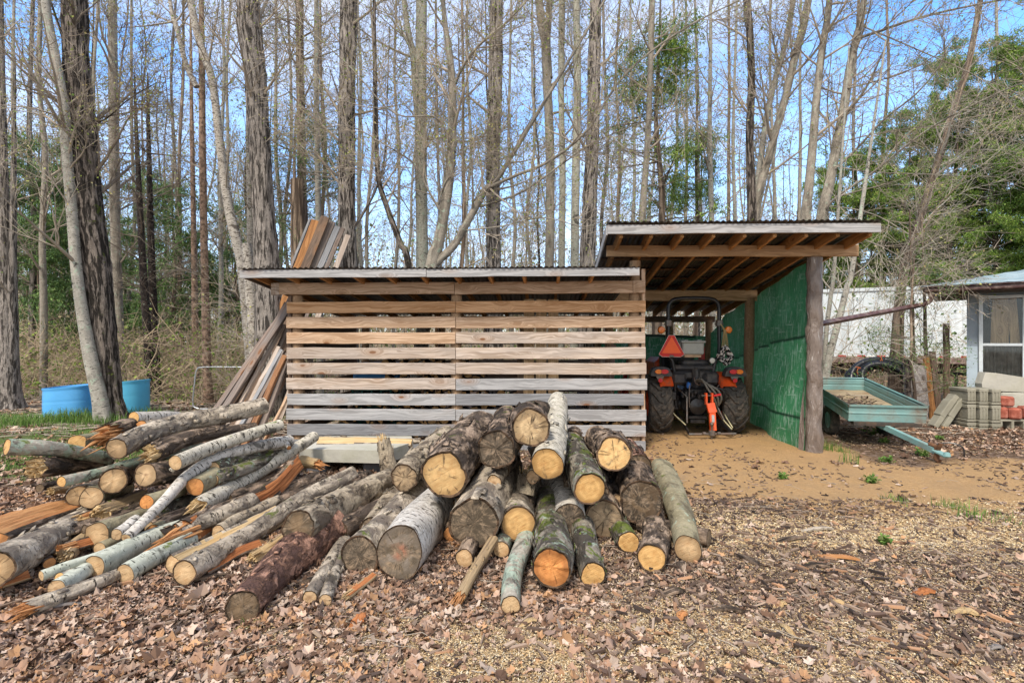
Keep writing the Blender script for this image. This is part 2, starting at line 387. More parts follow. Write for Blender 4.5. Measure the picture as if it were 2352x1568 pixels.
# ---------------------------------------------------------------- ground
def blob(x,y,cx,cy,rx,ry,a=0.,soft=.5):
    c,s=math.cos(a),math.sin(a); dx=(x-cx)*c+(y-cy)*s; dy=-(x-cx)*s+(y-cy)*c
    d=np.hypot(dx/rx,dy/ry); return np.clip((1+soft-d)/(2*soft),0,1)
def wob(x,y,f=1.,s=5): return fbm(np.stack([np.asarray(x)*f,np.asarray(y)*f,np.zeros_like(x)],-1),4,s)
def masks(x,y):
    x=np.asarray(x,float); y=np.asarray(y,float)
    w=(wob(x,y,1.3)-.5)
    xx=x+w*1.6; yy=y+(wob(x,y,1.1,8)-.5)*1.4
    sand=np.maximum.reduce([blob(xx,yy,3.0,5.7,2.4,.95),blob(xx,yy,5.2,5.4,2.6,1.0,.05),blob(xx,yy,3.2,8.5,1.3,3.4,0,.3),blob(xx,yy,2.9,4.5,1.6,.6,0,.6)*.65,blob(xx,yy,6.9,4.9,2.6,.8,.1,.5),blob(xx,yy,4.2,3.4,1.3,.9,.3,.8)*.62])
    saw=np.maximum.reduce([blob(xx,yy,.4,2.45,1.35,.40,0,.6),blob(xx,yy,2.3,3.9,2.2,.45,-.25,.7)*.9,blob(xx,yy,2.0,2.5,1.2,.4,0,.7)*.85,blob(xx,yy,-.9,2.35,.8,.25,0,.7)*.6,blob(xx,yy,4.0,3.6,1.6,.8,0,.7)*.5])
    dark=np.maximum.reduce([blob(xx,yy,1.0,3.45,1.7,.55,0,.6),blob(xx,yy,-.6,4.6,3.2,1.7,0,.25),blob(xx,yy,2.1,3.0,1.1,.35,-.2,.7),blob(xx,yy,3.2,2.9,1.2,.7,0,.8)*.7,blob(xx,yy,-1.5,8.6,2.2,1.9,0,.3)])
    grass=np.maximum.reduce([blob(xx,yy,-7.2,7.6,2.7,1.7,.15,.4),blob(xx,yy,-7.7,10.2,3.0,.9,0,.5),blob(xx,yy,-4.6,10.6,2.6,.9,0,.6)*.8,blob(xx,yy,-5.3,6.4,1.9,.9,.2,.6)])
    wild=np.clip((y-14)/8,0,1)*.5
    return sand,saw,dark,np.maximum(grass,wild*(w>-.02))
def axis_pts(lo,hi,c0,c1,d,n):
    a=np.arange(c0,c1+1e-6,d); t=np.linspace(0,1,n+1)[1:]
    return np.concatenate([(c0-(c0-lo)*t**3.2)[::-1],a,c1+(hi-c1)*t**3.2])
gx=axis_pts(-320,320,-9,9,.075,60); gy=axis_pts(-60,420,1.6,11,.075,70)
X_,Y_=np.meshgrid(gx,gy); Hh=ground_h(X_,Y_)
nb=np.stack([X_*7,Y_*7,X_*0],-1); near=np.clip(1-np.hypot(X_,Y_)/16,0,1)
Hh=Hh+(fbm(nb,3,31)-.5)*.03*near
gb=MB(); ny,nx=X_.shape; i=np.arange(ny-1)[:,None]; j=np.arange(nx-1)[None]
F_=np.stack([i*nx+j,i*nx+j+1,(i+1)*nx+j+1,(i+1)*nx+j],-1).reshape(-1,4)
sa_,sw_,dk_,gr_=masks(X_.ravel(),Y_.ravel())
gb.add(np.stack([X_,Y_,Hh],-1).reshape(-1,3),F_)
gm=M('earth',.95,.1)
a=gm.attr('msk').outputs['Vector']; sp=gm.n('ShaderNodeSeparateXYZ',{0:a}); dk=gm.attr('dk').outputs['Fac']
pos=gm.attr('co').outputs['Vector']
f1=gm.noise(pos,2.5,6,.65); f2=gm.noise(pos,30,6,.75); f3=gm.noise(pos,140,4,.7); v1=gm.vor(pos,55,'F1','Color'); v2=gm.vor(pos,22,'F1','Color')
vs=gm.n('ShaderNodeSeparateXYZ',{0:v1}).outputs[0]; vs2=gm.n('ShaderNodeSeparateXYZ',{0:v2}).outputs[1]
soil=gm.mix(gm.step(f2,.3,.7),(.050,.029,.017),(.21,.13,.075))
soil=gm.mix(gm.step(vs2,.45,.55,0,.75),soil,gm.mix(vs2,(.12,.075,.05),(.30,.215,.165)))
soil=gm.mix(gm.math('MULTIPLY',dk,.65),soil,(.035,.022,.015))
sandc=gm.mix(gm.step(f2,.3,.7),(.44,.255,.11),(.62,.40,.20)); sandc=gm.mix(gm.step(f1,.4,.65,0,.55),sandc,(.40,.26,.14))
sandc=gm.mix(gm.step(f3,.66,.72,0,.8),sandc,(.12,.075,.05))
sawc=gm.mix(gm.step(f3,.35,.65),(.30,.205,.115),(.62,.46,.27)); sawc=gm.mix(gm.step(vs,.5,.8,0,.5),sawc,(.70,.53,.32)); sawc=gm.mix(gm.step(f3,.58,.66),sawc,(.14,.09,.055))
grc=gm.mix(gm.step(f2,.3,.7),(.055,.095,.02),(.16,.22,.06))
def thr(mv,nz,w=.10): return gm.step(gm.math('ADD',mv,gm.math('MULTIPLY',gm.math('SUBTRACT',nz,.5),1.1)),.5-w,.5+w)
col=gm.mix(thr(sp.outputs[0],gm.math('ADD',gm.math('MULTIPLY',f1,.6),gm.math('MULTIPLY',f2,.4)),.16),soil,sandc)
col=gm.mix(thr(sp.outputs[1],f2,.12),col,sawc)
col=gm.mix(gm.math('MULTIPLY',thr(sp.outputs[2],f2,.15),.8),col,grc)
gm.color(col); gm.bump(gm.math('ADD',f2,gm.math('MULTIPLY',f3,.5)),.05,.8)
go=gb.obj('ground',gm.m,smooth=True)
at=go.data.attributes.new('msk','FLOAT_VECTOR','POINT'); at.data.foreach_set('vector',np.stack([sa_,sw_,gr_],-1).astype('f').ravel())
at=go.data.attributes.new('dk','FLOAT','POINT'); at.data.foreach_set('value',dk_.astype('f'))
tag(go,kind='structure')

# ---------------------------------------------------------------- sheds
AY=R(1.7)                      # whole building turned a little: its right end nearer
EX=A3(math.cos(AY),-math.sin(AY),0); EY=A3(math.sin(AY),math.cos(AY),0); EZ=A3(0,0,1)
O_=A3(-3.17,7.33,0)            # front left corner of the slatted wall
def L(x,y,z): return O_+EX*x+EY*y+EZ*z
SH=np.array([EX,EY,EZ])
def bd(b,p,q,w,t,wdir,mat=0,seed=0,segs=6,warp=.009):
    """board from p to q, width w along wdir, thickness t"""
    p=np.asarray(p,float); q=np.asarray(q,float); T=unit(q-p); wd=unit(wdir-T*np.dot(wdir,T)); td=np.cross(T,wd)
    Lh=np.linalg.norm(q-p); s=np.linspace(0,1,segs+1); rng=np.random.RandomState(seed+int(Lh*997)%1000)
    e=min(.004,t*.2); prof=np.array([(-w/2+e,-t/2),(w/2-e,-t/2),(w/2,-t/2+e),(w/2,t/2-e),(w/2-e,t/2),(-w/2+e,t/2),(-w/2,t/2-e),(-w/2,-t/2+e)])
    off=(rng.rand(segs+1,2)-.5)*2*warp; wv=1+(rng.rand(segs+1)-.5)*.02
    v=[];c=[]
    for k,u in enumerate(s):
        o=p+T*Lh*u+wd*off[k,0]*.5+td*off[k,1]
        for a_,b_ in prof: v.append(o+wd*a_*wv[k]+td*b_); c.append((Lh*u+seed*1.37,a_+seed*.71,b_))
    n=len(prof); F=[list(range(n))[::-1],[segs*n+i for i in range(n)]]
    for k in range(segs):
        for i in range(n): F.append([k*n+i,k*n+(i+1)%n,(k+1)*n+(i+1)%n,(k+1)*n+i])
    b.add(v,F,co=c,mat=mat)
def board(name,mat,parent,*a,label=None,**k):
    b=MB(); bd(b,*a,**k); o=b.obj(name,mat,parent)
    if label: o['label']=label
    return o
PW=lambda n,**k: plank(n,**k)
m_orange=plank('pine_fresh',(.66,.40,.22),(.46,.235,.10),0)
m_tan=plank('pine_tan',(.68,.48,.33),(.45,.275,.16),.2,(.50,.42,.37))
m_tangrey=plank('pine_tan_grey',(.62,.50,.41),(.42,.31,.23),.5,(.48,.43,.40))
m_grey=plank('pine_grey',(.50,.47,.45),(.32,.295,.28),.8,(.43,.425,.43))
m_dgrey=plank('pine_dark_grey',(.34,.335,.34),(.21,.205,.215),.9,(.30,.30,.31))
m_rafter=plank('rafter_wood',(.60,.31,.12),(.40,.19,.065),0)
m_beam=plank('beam_wood',(.60,.39,.22),(.44,.26,.135),.15)
m_brown=plank('weathered_brown',(.22,.145,.10),(.13,.085,.06),.3,(.20,.175,.16))
m_bgrey=plank('weathered_brown_grey',(.27,.20,.16),(.18,.13,.105),.5,(.27,.25,.235))
m_orangeb=plank('board_orange',(.46,.22,.085),(.30,.135,.05),0,stain=.3)
m_post=bark('peeled_post',(.42,.28,.17),(.33,.20,.115),(.17,.10,.06),sxy=7,sz=.8,thr=.30,soft=.08,bump=.008)
# corrugated roof metal: dull, stained underside
mr=M('roof_metal',.45,.5); pv=mr.n('ShaderNodeTexCoord').outputs['Object']
c0=mr.mix(mr.step(mr.noise(pv,3,6,.7),.35,.65),(.055,.055,.06),(.16,.155,.15)); c0=mr.mix(mr.step(mr.noise(mr.scl(pv,(2,9,2)),1,4),.55,.7,0,.8),c0,(.26,.22,.19))
mr.color(c0); mr.b.inputs['Metallic'].default_value=.35; m_roof=mr.m
def corrugated(b,x0,x1,y0,y1,z0,z1,skew=0,pitch=.075,amp=.009,th=.0015,ny=10):
    n=int((x1-x0)/pitch*6); xs=np.linspace(x0,x1,n); ys=np.linspace(0,1,ny)
    V0=[]
    for u in ys:
        y=y0+(y1-y0)*u; z=z0+(z1-z0)*u
        for x in xs: V0.append(L(x+skew*u,y,z+amp*math.cos((x-x0)/pitch*2*PI)+.004*math.sin(x*2.1+u*5)))
    V0=np.array(V0); i=np.arange(ny-1)[:,None]; j=np.arange(n-1)[None]
    F=np.stack([i*n+j,i*n+j+1,(i+1)*n+j+1,(i+1)*n+j],-1).reshape(-1,4)
    b.add(V0,F); b.add(V0-EZ*th*2,F[:,::-1])
shed=thing('woodshed','long low woodshed fronted by spaced weathered horizontal slats, grey low roof','shed',L(2.5,1.5,0))
# --- slats
slm=[m_orange,m_tan,m_tan,m_tangrey,m_tangrey,m_tangrey,m_grey,m_grey,m_dgrey,m_dgrey]
slr=[m_orange,m_tan,m_tangrey,m_tangrey,m_tangrey,m_grey,m_dgrey,m_grey,m_grey,m_dgrey]
for k in range(10):
    z=2.056-.0785-.214*k; rr=np.random.RandomState(k)
    if k<9: board('slat',slm[k],shed,L(.0+rr.rand()*.02,0,z),L(2.385,0,z+rr.uniform(-.006,.006)),.157,.022,EZ,seed=k+1)
    else: board('slat',m_dgrey,shed,L(.0,0,z),L(2.385,0,z),.157,.022,EZ,seed=k+1)
    board('slat',slr[k],shed,L(2.392,0,z+rr.uniform(-.004,.004)),L(4.98+rr.rand()*.05,0,z+.004),.157,.022,EZ,seed=k+31)
# --- header beam in two lengths, plus a pale end block
board('header_beam',m_tan,shed,L(-.08,-.004,2.235),L(2.37,-.004,2.237),.165,.05,EZ,seed=51)
board('header_beam',m_tan,shed,L(2.376,-.004,2.237),L(4.83,-.004,2.25),.165,.05,EZ,seed=52)
board('beam_end',m_tangrey,shed,L(-.20,-.004,2.235),L(-.084,-.004,2.235),.165,.048,EZ,seed=53)
board('beam_end',m_tan,shed,L(4.834,-.004,2.25),L(5.0,-.004,2.25),.172,.05,EZ,seed=54)
def post(parent,x,y,h,r,mat=None,seed=0,name='post'):
    b=MB(); z=np.linspace(0,1,14); rg=np.random.RandomState(seed); P=np.array([L(x+.01*math.sin(u*5+seed),y,-.15+(h+.15)*u) for u in z])
    tubes(b,P[None],(r*(1.08-.12*z)*(1+.05*rg.rand(14)))[None],14,cap=True); return b.obj(name,mat or m_post,parent,smooth=True)
for k,(x,y,h) in enumerate([(.13,.10,2.15),(2.39,.10,2.15),(4.88,.10,2.62)]): post(shed,x,y,h,.075,seed=k)
for k,x in enumerate((.2,1.7,3.3,4.75)): post(shed,x,2.95,1.95,.07,seed=k+9)
for y0 in (0.05,):      # cleats behind the slat ends
    board('stud',m_brown,shed,L(.035,y0,0),L(.035,y0,2.15),.05,.04,EX,seed=61)
    board('stud',m_tan,shed,L(4.985,y0,-.05),L(4.985,y0,2.5),.05,.05,EX,seed=62)
# side studs seen through the gaps and the back wall of spaced boards
for k,x in enumerate((1.35,1.62)): board('stud',m_orange,shed,L(x,2.85,0),L(x,2.85,1.95),.05,.04,EX,seed=70+k)
for k in range(7):
    board('back_slat',m_brown if k%2 else m_bgrey,shed,L(.1,3.03,.12+k*.235),L(5.0,3.03,.12+k*.235),.16,.022,EZ,seed=80+k)
for k in range(6): board('side_slat',m_brown,shed,L(.02,.2,.2+k*.3),L(.02,2.95,.2+k*.3),.15,.022,EZ,seed=90+k)
# roof
for k in range(11):
    x=-.32+.45*k+.06; board('rafter',m_rafter,shed,L(x,-.40,2.385),L(x+.1,3.35,1.985),.095,.04,EZ,seed=100+k)
b=MB(); corrugated(b,-.42,4.84,-.46,3.45,2.465,2.045,.1); b.obj('roof_sheet',m_roof,shed)
board('fascia',m_grey,shed,L(-.42,-.43,2.39),L(2.06,-.43,2.395),.105,.022,EZ,seed=111)
board('fascia',m_grey,shed,L(2.065,-.43,2.395),L(4.83,-.43,2.405),.105,.022,EZ,seed=112)
board('back_beam',m_beam,shed,L(.05,2.95,1.93),L(5.0,2.95,1.93),.14,.05,EZ,seed=113)
board('side_fascia',m_bgrey,shed,L(-.40,-.41,2.39),L(-.30,3.4,1.98),.10,.022,EZ,seed=114)

# --- carport
port=thing('carport','open fronted lean-to carport with a high sloping metal roof on log posts','carport',L(6.3,2.5,0))
XR=7.30
def roofz(y): return 2.735-.120*y         # rafter underside
def skx(y): return .05*y
board('front_beam',m_beam,port,L(4.47,-.03,2.735),L(7.84,-.03,2.725),.15,.06,EZ,seed=121)
board('middle_beam',m_beam,port,L(4.3,2.55,2.35),L(7.62,2.55,2.35),.20,.06,EZ,seed=122)
board('back_beam',m_brown,port,L(4.3,5.1,2.02),L(7.75,5.1,2.02),.14,.06,EZ,seed=123)
for k in range(9):
    x=4.56+.385*k; board('rafter',m_rafter,port,L(x,-.60,roofz(-.6)+.07),L(x+.32,5.45,roofz(5.45)+.07),.14,.042,EZ,seed=130+k)
for k in range(9):
    y=-.3+k*.62; board('purlin',m_brown,port,L(4.45+skx(y),y,roofz(y)+.150),L(7.70+skx(y),y,roofz(y)+.150),.12,.022,EY,seed=150+k)
b=MB(); corrugated(b,4.38,7.74,-.70,5.6,roofz(-.7)+.172,roofz(5.6)+.172,.32); b.obj('roof_sheet',m_roof,port)
board('fascia',m_grey,port,L(4.39,-.66,roofz(-.66)+.085),L(7.73,-.66,roofz(-.66)+.085),.115,.024,EZ,seed=161)
board('side_fascia',m_grey,port,L(4.39,-.64,roofz(-.64)+.08),L(4.70,5.5,roofz(5.5)+.08),.12,.022,EZ,seed=162)
post(port,7.50,2.58,2.3,.088,seed=21); post(port,7.62,5.12,2.0,.08,seed=22); post(port,6.70,5.12,2.0,.085,seed=23); post(port,4.9,5.12,2.0,.08,seed=24)
post(port,4.92,2.62,2.3,.08,seed=25)
post(port,XR,.02,2.66,.070,seed=26)
# grey-brown plastic wound round the front post
mt=M('wrap_plastic',.28,.55); pv=mt.co(); n=mt.noise(mt.n('ShaderNodeMapping',{0:pv,'Rotation':(0,.7,0),'Scale':(9,9,3)}).outputs[0],1,6,.7,1.2)
c0=mt.mix(mt.step(n,.35,.65),(.15,.115,.095),(.25,.20,.17)); c0=mt.mix(mt.step(n,.60,.66,0,.7),c0,(.62,.60,.57)); mt.color(c0); mt.bump(n,.05)  # whitish highlights on the folds are painted into the colour
b=MB(); K=90; n_=30; zz=np.linspace(-.02,2.64,K); a=np.arange(n_)/n_*2*PI
Zz,Aa=np.meshgrid(zz,a,indexing='ij')
fold=fbm(np.stack([np.cos(Aa)*1.6,np.sin(Aa)*1.6,Zz*3.2+Aa*.45],-1),4,4); rad=.088+.03*(np.abs(fold-.5)*3)+.022*np.sin(Zz*15+Aa*1.0)*.35+.02*np.clip(.6-Zz,0,1)
c_=np.array([L(XR,.02,z) for z in zz]); v=c_[:,None]+rad[...,None]*(EX*np.cos(Aa)[...,None]+EY*np.sin(Aa)[...,None])
i=np.arange(K-1)[:,None]; j=np.arange(n_)[None]; F=np.stack([i*n_+j,i*n_+(j+1)%n_,(i+1)*n_+(j+1)%n_,(i+1)*n_+j],-1).reshape(-1,4)
b.add(v.reshape(-1,3),F,co=np.stack([np.cos(Aa)*.1,np.sin(Aa)*.1,Zz],-1).reshape(-1,3))
# loose flap toward the tarp
K=40; zz=np.linspace(.0,1.35,K); uu=np.linspace(0,1,12); v=[]
for z in zz:
    for u in uu: v.append(L(XR-.05-.10*u*(1-z/1.5),.06+.07*u+.03*math.sin(u*7+z*3),z+.01*math.sin(u*5)))
i=np.arange(K-1)[:,None]; j=np.arange(11)[None]; F=np.stack([i*12+j,i*12+j+1,(i+1)*12+j+1,(i+1)*12+j],-1).reshape(-1,4); b.add(v,F)
tag(b.obj('plastic_wrap',mt.m,smooth=True),'wrinkled grey-brown plastic sheet wound round the front carport post','plastic sheet')
# green tarpaulin: right side and round the back
tm=M('tarp_green',.38,.5); pv=tm.attr('co').outputs['Vector']; s_=tm.n('ShaderNodeSeparateXYZ',{0:pv})
n1=tm.noise(tm.scl(pv,(22,4,1)),1,5,.7,1.); n2=tm.noise(tm.scl(pv,(2.2,16,1)),1,5,.7,.5); n3=tm.noise(pv,1.6,4)
c0=tm.mix(tm.step(n3,.35,.65),(.045,.24,.095),(.085,.36,.165))
cre=tm.math('MAXIMUM',tm.step(n1,.53,.62),tm.step(n2,.58,.66)); c0=tm.mix(tm.math('MULTIPLY',cre,.8),c0,(.45,.62,.50))
c0=tm.mix(tm.step(tm.noise(pv,9,6,.8),.5,.8,0,.4),c0,(.20,.38,.27))
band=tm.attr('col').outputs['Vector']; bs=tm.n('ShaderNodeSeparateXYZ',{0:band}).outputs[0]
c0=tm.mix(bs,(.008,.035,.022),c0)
tm.color(c0); tm.bump(tm.math('ADD',n1,n2),.012)
tr=tm.n('ShaderNodeBsdfTranslucent',{0:c0}); mx=tm.n('ShaderNodeMixShader',{0:.4,1:tm.b.outputs[0],2:tr.outputs[0]}); tm.t.links.new(mx.outputs[0],tm.t.nodes['Material Output'].inputs[0])
b=MB(); nu,nv=150,70; us=np.linspace(0,1,nu); vs=np.linspace(0,1,nv)
path=smooth(np.array([(XR-.06,.05),(7.42,1.3),(7.62,2.55),(7.72,3.9),(7.62,5.1),(6.9,5.24),(5.8,5.26),(4.5,5.2)]),400)
seg=np.r_[0,np.cumsum(np.linalg.norm(np.diff(path,axis=0),axis=1))]; TL=seg[-1]; V_=[];CO=[];CL=[]
for u in us:
    d=u*TL; px=np.interp(d,seg,path[:,0]); py=np.interp(d,seg,path[:,1])
    side=np.clip((5.2-d)/.8,0,1)              # 1 on the side wall, 0 on the back
    top=(roofz(py)-.10)*side+(1.62+.10*np.clip((d-5)/2.9,-1,1))*(1-side)
    if d<.9: top-=0.02
    bulge=math.exp(-((d-.75)/.9)**2)
    fr=math.exp(-((d-1.3)/1.0)**2)
    for w in vs:
        z=-.03+(top+.03)*w
        off=-(.10*bulge+.12*math.exp(-((d-1.9)/1.2)**2))*(1-w)**1.5+.022*math.sin(d*4.2+w*3)+.07*(vnoise(A3(d*1.3+w*2.,w*3.5-d*.8,0),3)-.5)+.022*(vnoise(A3(d*6+w*3,w*9,1),4)-.5)
        bd_=1.
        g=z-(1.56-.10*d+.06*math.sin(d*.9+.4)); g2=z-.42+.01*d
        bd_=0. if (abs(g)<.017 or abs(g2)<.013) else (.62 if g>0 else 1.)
        if d>5.4 and abs(w-1)<.03: bd_=0
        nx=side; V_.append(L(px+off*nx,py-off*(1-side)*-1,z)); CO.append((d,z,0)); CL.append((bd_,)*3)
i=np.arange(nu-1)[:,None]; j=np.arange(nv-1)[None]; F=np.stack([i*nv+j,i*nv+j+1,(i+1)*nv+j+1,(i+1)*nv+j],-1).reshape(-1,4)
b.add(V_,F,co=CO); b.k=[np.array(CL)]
tag(b.obj('tarpaulin',tm.m,smooth=True),'creased green tarpaulin hung inside the carport as its side and back wall','tarpaulin')
# ---------------------------------------------------------------- tractor
m_black=plain('black_paint',(.012,.012,.014),.35,.5,var=.3,dirt=((.05,.042,.035),.0))
m_rubber=plain('tyre_rubber',(.06,.055,.05),.8,.25,var=.3,scale=20,dirt=((.16,.125,.095),.4),bump=.01)
m_or=plain('orange_paint',(.82,.095,.015),.35,.5,var=.1,dirt=((.25,.12,.07),.2))
m_red=plain('red_paint',(.45,.02,.015),.35,.5)
m_steel=plain('worn_steel',(.16,.15,.14),.45,.5,metal=.6,var=.3,dirt=((.16,.08,.045),.8))
m_dplas=plain('dark_plastic',(.035,.035,.04),.5,.4,var=.2,dirt=((.12,.10,.08),.4))
m_gplas=plain('grey_plastic',(.40,.41,.38),.5,.4,var=.06)
m_amber=plain('amber_lens',(.80,.20,.01),.2,.6,var=.1,scale=60); m_redl=plain('red_lens',(.55,.01,.015),.2,.6,var=.1,scale=60)
m_hose=plain('hose_grey',(.17,.155,.13),.55,.4)
m_glassl=plain('lamp_glass',(.55,.55,.5),.15,.6,var=.1)
m_blue=plain('blue_cap',(.03,.13,.40),.4)
TA=R(2.5); TX=A3(math.cos(TA),-math.sin(TA),0); TY=A3(math.sin(TA),math.cos(TA),0); TO=A3(2.99,8.72,0); TR=np.array([TX,TY,EZ])
def T_(x,y,z): return TO+TX*x+TY*y+EZ*z
tra=thing('tractor','orange compact tractor seen from behind, parked under the carport, with red warning triangle','tractor',T_(0,.6,0))
def wheel(x,y,r,w,rim,parent,lug=.032,nl=15,inner=1):
    h=w/2; b=MB(); ax=TX
    lathe(b,[(rim*.98,-h*.55),(rim*1.0,-h*.72),(r*.50+rim*.5,-h*1.0),(r*.9,-h*.96),(r*.975,-h*.82),(r*.995,-h*.4),(r,0),(r*.995,h*.4),(r*.975,h*.82),(r*.9,h*.96),(r*.5+rim*.5,h),(rim,h*.72),(rim*.98,h*.55)],T_(x,y,r),ax,48)
    # chevron lugs
    u=TY; wv=EZ
    def pt(th,s,e):
        s_=s/h; rr=(r*np.interp(abs(s_),[0,.4,.82,.97],[1,.995,.975,.90])+e); return T_(x,y,r)+TX*s+(u*math.cos(th)+wv*math.sin(th))*rr
    for sg in(-1,1):
        for k in range(nl):
            th0=(k+(.5 if sg>0 else 0))/nl*2*PI; dth=.42; hw=.5*.42/nl*2*PI*.62
            st=[(0,0),(.3,.10),(.42,.34),(.8,.74),(1.,1.)]; v=[];n=0
            for q,(a_,t_) in enumerate([(0,-.06),(.25,.0),(.36,.18),(.7,.62),(.97,.98)]):
                s=sg*h*a_*1.0 + (-sg*h*.06 if q==0 else 0); th=th0-dth*t_
                for e,ww in((-.01,hw*1.25),(lug,hw)):
                    v.append(pt(th-ww,s,e)); v.append(pt(th+ww,s,e))
            F=[]
            for q in range(4):
                a0=q*4; c0=a0+4; F+= [[a0,a0+2,c0+2,c0],[a0+2,a0+3,c0+3,c0+2],[a0+3,a0+1,c0+1,c0+3]]
            F+=[[0,1,3,2],[16,18,19,17]]
            b.add(v,F)
    ty=b.obj('wheel',m_rubber,parent)
    c=MB(); lathe(c,[(rim*1.0,-h*.6),(rim*.97,-h*.5),(rim*.92,-h*.2),(rim*.35,-h*.1),(.05,-h*.1),(.0,-h*.12)],T_(x,y,r),ax,32)
    lathe(c,[(rim*1.0,h*.6),(rim*.97,h*.5),(rim*.92,h*.2),(rim*.35,h*.1),(.05,h*.1),(.0,h*.12)],T_(x,y,r),ax,32)
    for k in range(6):
        a_=k/6*2*PI; lathe(c,[(.014,-h*.2),(.014,h*.2)],T_(x,y,r)+(u*math.cos(a_)+wv*math.sin(a_))*rim*.4,ax,6)
    c.obj('rim',m_or,ty,smooth=False)
wheel(-.585,0,.465,.395,.27,tra); wheel(.585,0,.465,.395,.27,tra)
wheel(-.50,1.65,.31,.24,.18,tra,.02,12); wheel(.50,1.65,.31,.24,.18,tra,.02,12)
# body
b=MB(); bbox(b,T_(0,.05,.56),(.42,.62,.42),.05,TR); bbox(b,T_(0,.0,.80),(.34,.4,.12),.03,TR); bbox(b,T_(0,1.2,.55),(.36,1.7,.28),.04,TR)
bbox(b,T_(-.29,.02,.50),(.16,.3,.30),.04,TR); bbox(b,T_(.29,.02,.50),(.16,.3,.30),.04,TR)
lathe(b,[(.12,-.6),(.12,.6)],T_(0,0,.465),TX,16)
lathe(b,[(.0,-.06),(.05,-.05),(.13,-.03),(.16,0)],T_(.02,-.27,.45),TY,20)
lathe(b,[(.155,0),(.155,.05),(.13,.05)],T_(.02,-.31,.45),TY,20)
b.obj('rear_housing',m_black,tra,smooth=False)
b=MB(); bbox(b,T_(-.26,-.16,.90),(.25,.20,.22),.05,TR); bbox(b,T_(.26,-.16,.90),(.25,.20,.22),.05,TR); bbox(b,T_(0,-.10,.95),(.6,.14,.16),.04,TR); bbox(b,T_(0,-.06,1.07),(.64,.25,.09),.03,TR); bbox(b,T_(.02,-.20,.90),(.12,.10,.36),.04,TR); bbox(b,T_(.05,.05,1.15),(.44,.3,.08),.02,TR)
b.obj('fuel_tank',m_dplas,tra)
b=MB(); bbox(b,T_(0,.35,1.0),(.44,.40,.10),.04,TR); bbox(b,T_(0,.55,1.22),(.42,.08,.40),.04,TR); b.obj('seat',m_black,tra)
# bonnet, dash and wheel
b=MB(); bbox(b,T_(0,2.0,.95),(.48,1.0,.46),.09,TR); b.obj('bonnet',m_or,tra)
b=MB(); bbox(b,T_(0,1.3,1.0),(.40,.25,.55),.05,TR); b.obj('dashboard',m_black,tra)
b=MB(); a_=np.linspace(0,2*PI,25); pipe(b,[T_(0+.18*math.cos(q),1.05,1.33)+EZ*.12*math.sin(q)+TY*-.10*math.sin(q) for q in a_],.014,8); pipe(b,[T_(0,1.25,1.2),T_(0,1.06,1.34)],.02,8); b.obj('steering_wheel',m_black,tra)
# loader arms seen left of the tractor
for sx in(-1,1):
    b=MB(); 
    P=[T_(sx*.58,1.25,1.35),T_(sx*.62,1.7,1.40),T_(sx*.62,2.6,.9),T_(sx*.62,3.1,.35)]
    for p,q in zip(P[:-1],P[1:]): bd(b,p,q,.13,.07,EZ,warp=0)
    bbox(b,T_(sx*.55,1.2,.95),(.08,.16,.85),.01,TR); b.obj('loader_arm',m_red,tra)
b=MB(); bbox(b,T_(0,3.25,.30),(1.35,.45,.45),.05,TR); b.obj('bucket',m_or,tra)
# fenders
for sx in(-1,1):
    b=MB(); pr=[]
    for q in np.linspace(R(38),R(140),12): pr.append((math.cos(PI-q) if 0 else -math.cos(q),math.sin(q)))
    v=[];n=len(pr)
    for k,(cy_,cz) in enumerate(pr):
        for s,e in((.37,-.10),(.39,.03),(.56,.03),(.60,.0)): v.append(T_(sx*s,cy_*.50*1.0,.47+cz*(.50+e)))
    F=[]
    for k in range(n-1):
        for s in range(3): F.append([k*4+s,k*4+s+1,(k+1)*4+s+1,(k+1)*4+s])
    vv=np.array(v); b.add(vv,F); b.add(vv-EZ*.01,[f[::-1] for f in F])
    fo=b.obj('fender',m_or,tra,smooth=True)
    b=MB(); poly=[(-.17,-.055),(.17,-.055),(.16,.0),(.12,.07),(.06,.095),(-.06,.095),(-.12,.07),(-.16,.0)]
    prism(b,poly,.16,T_(sx*.585,-.40,1.0),np.array([TX,EZ,TY])); b.obj('lamp_housing',m_dplas,fo)
    b=MB(); 
    def ov(cx,w,h,m_):
        q=MB(); pts=[(w*math.cos(t),h*math.sin(t)) for t in np.linspace(0,2*PI,17)[:-1]]; prism(q,pts,.03,T_(sx*.585+cx,-.425,1.02),np.array([TX,EZ,TY])); return q
    ov(-sx*.045,.062,.036,0).obj('tail_light',m_redl,tra); ov(sx*.050,.055,.036,0).obj('turn_light',m_amber,tra)
    q=MB(); lathe(q,[(0,0),(.034,0),(.034,.02),(0,.02)],T_(sx*.585-.02,-.42,.88),TY,18); q.obj('reflector',m_redl,tra)
    q=MB(); prism(q,[(-.07,.06),(.07,.06),(.03,-.02),(-.03,-.02)],.006,T_(sx*.585-.02,-.395,.895),np.array([TX,EZ,TY])); q.obj('reflector_bracket',m_steel,tra)
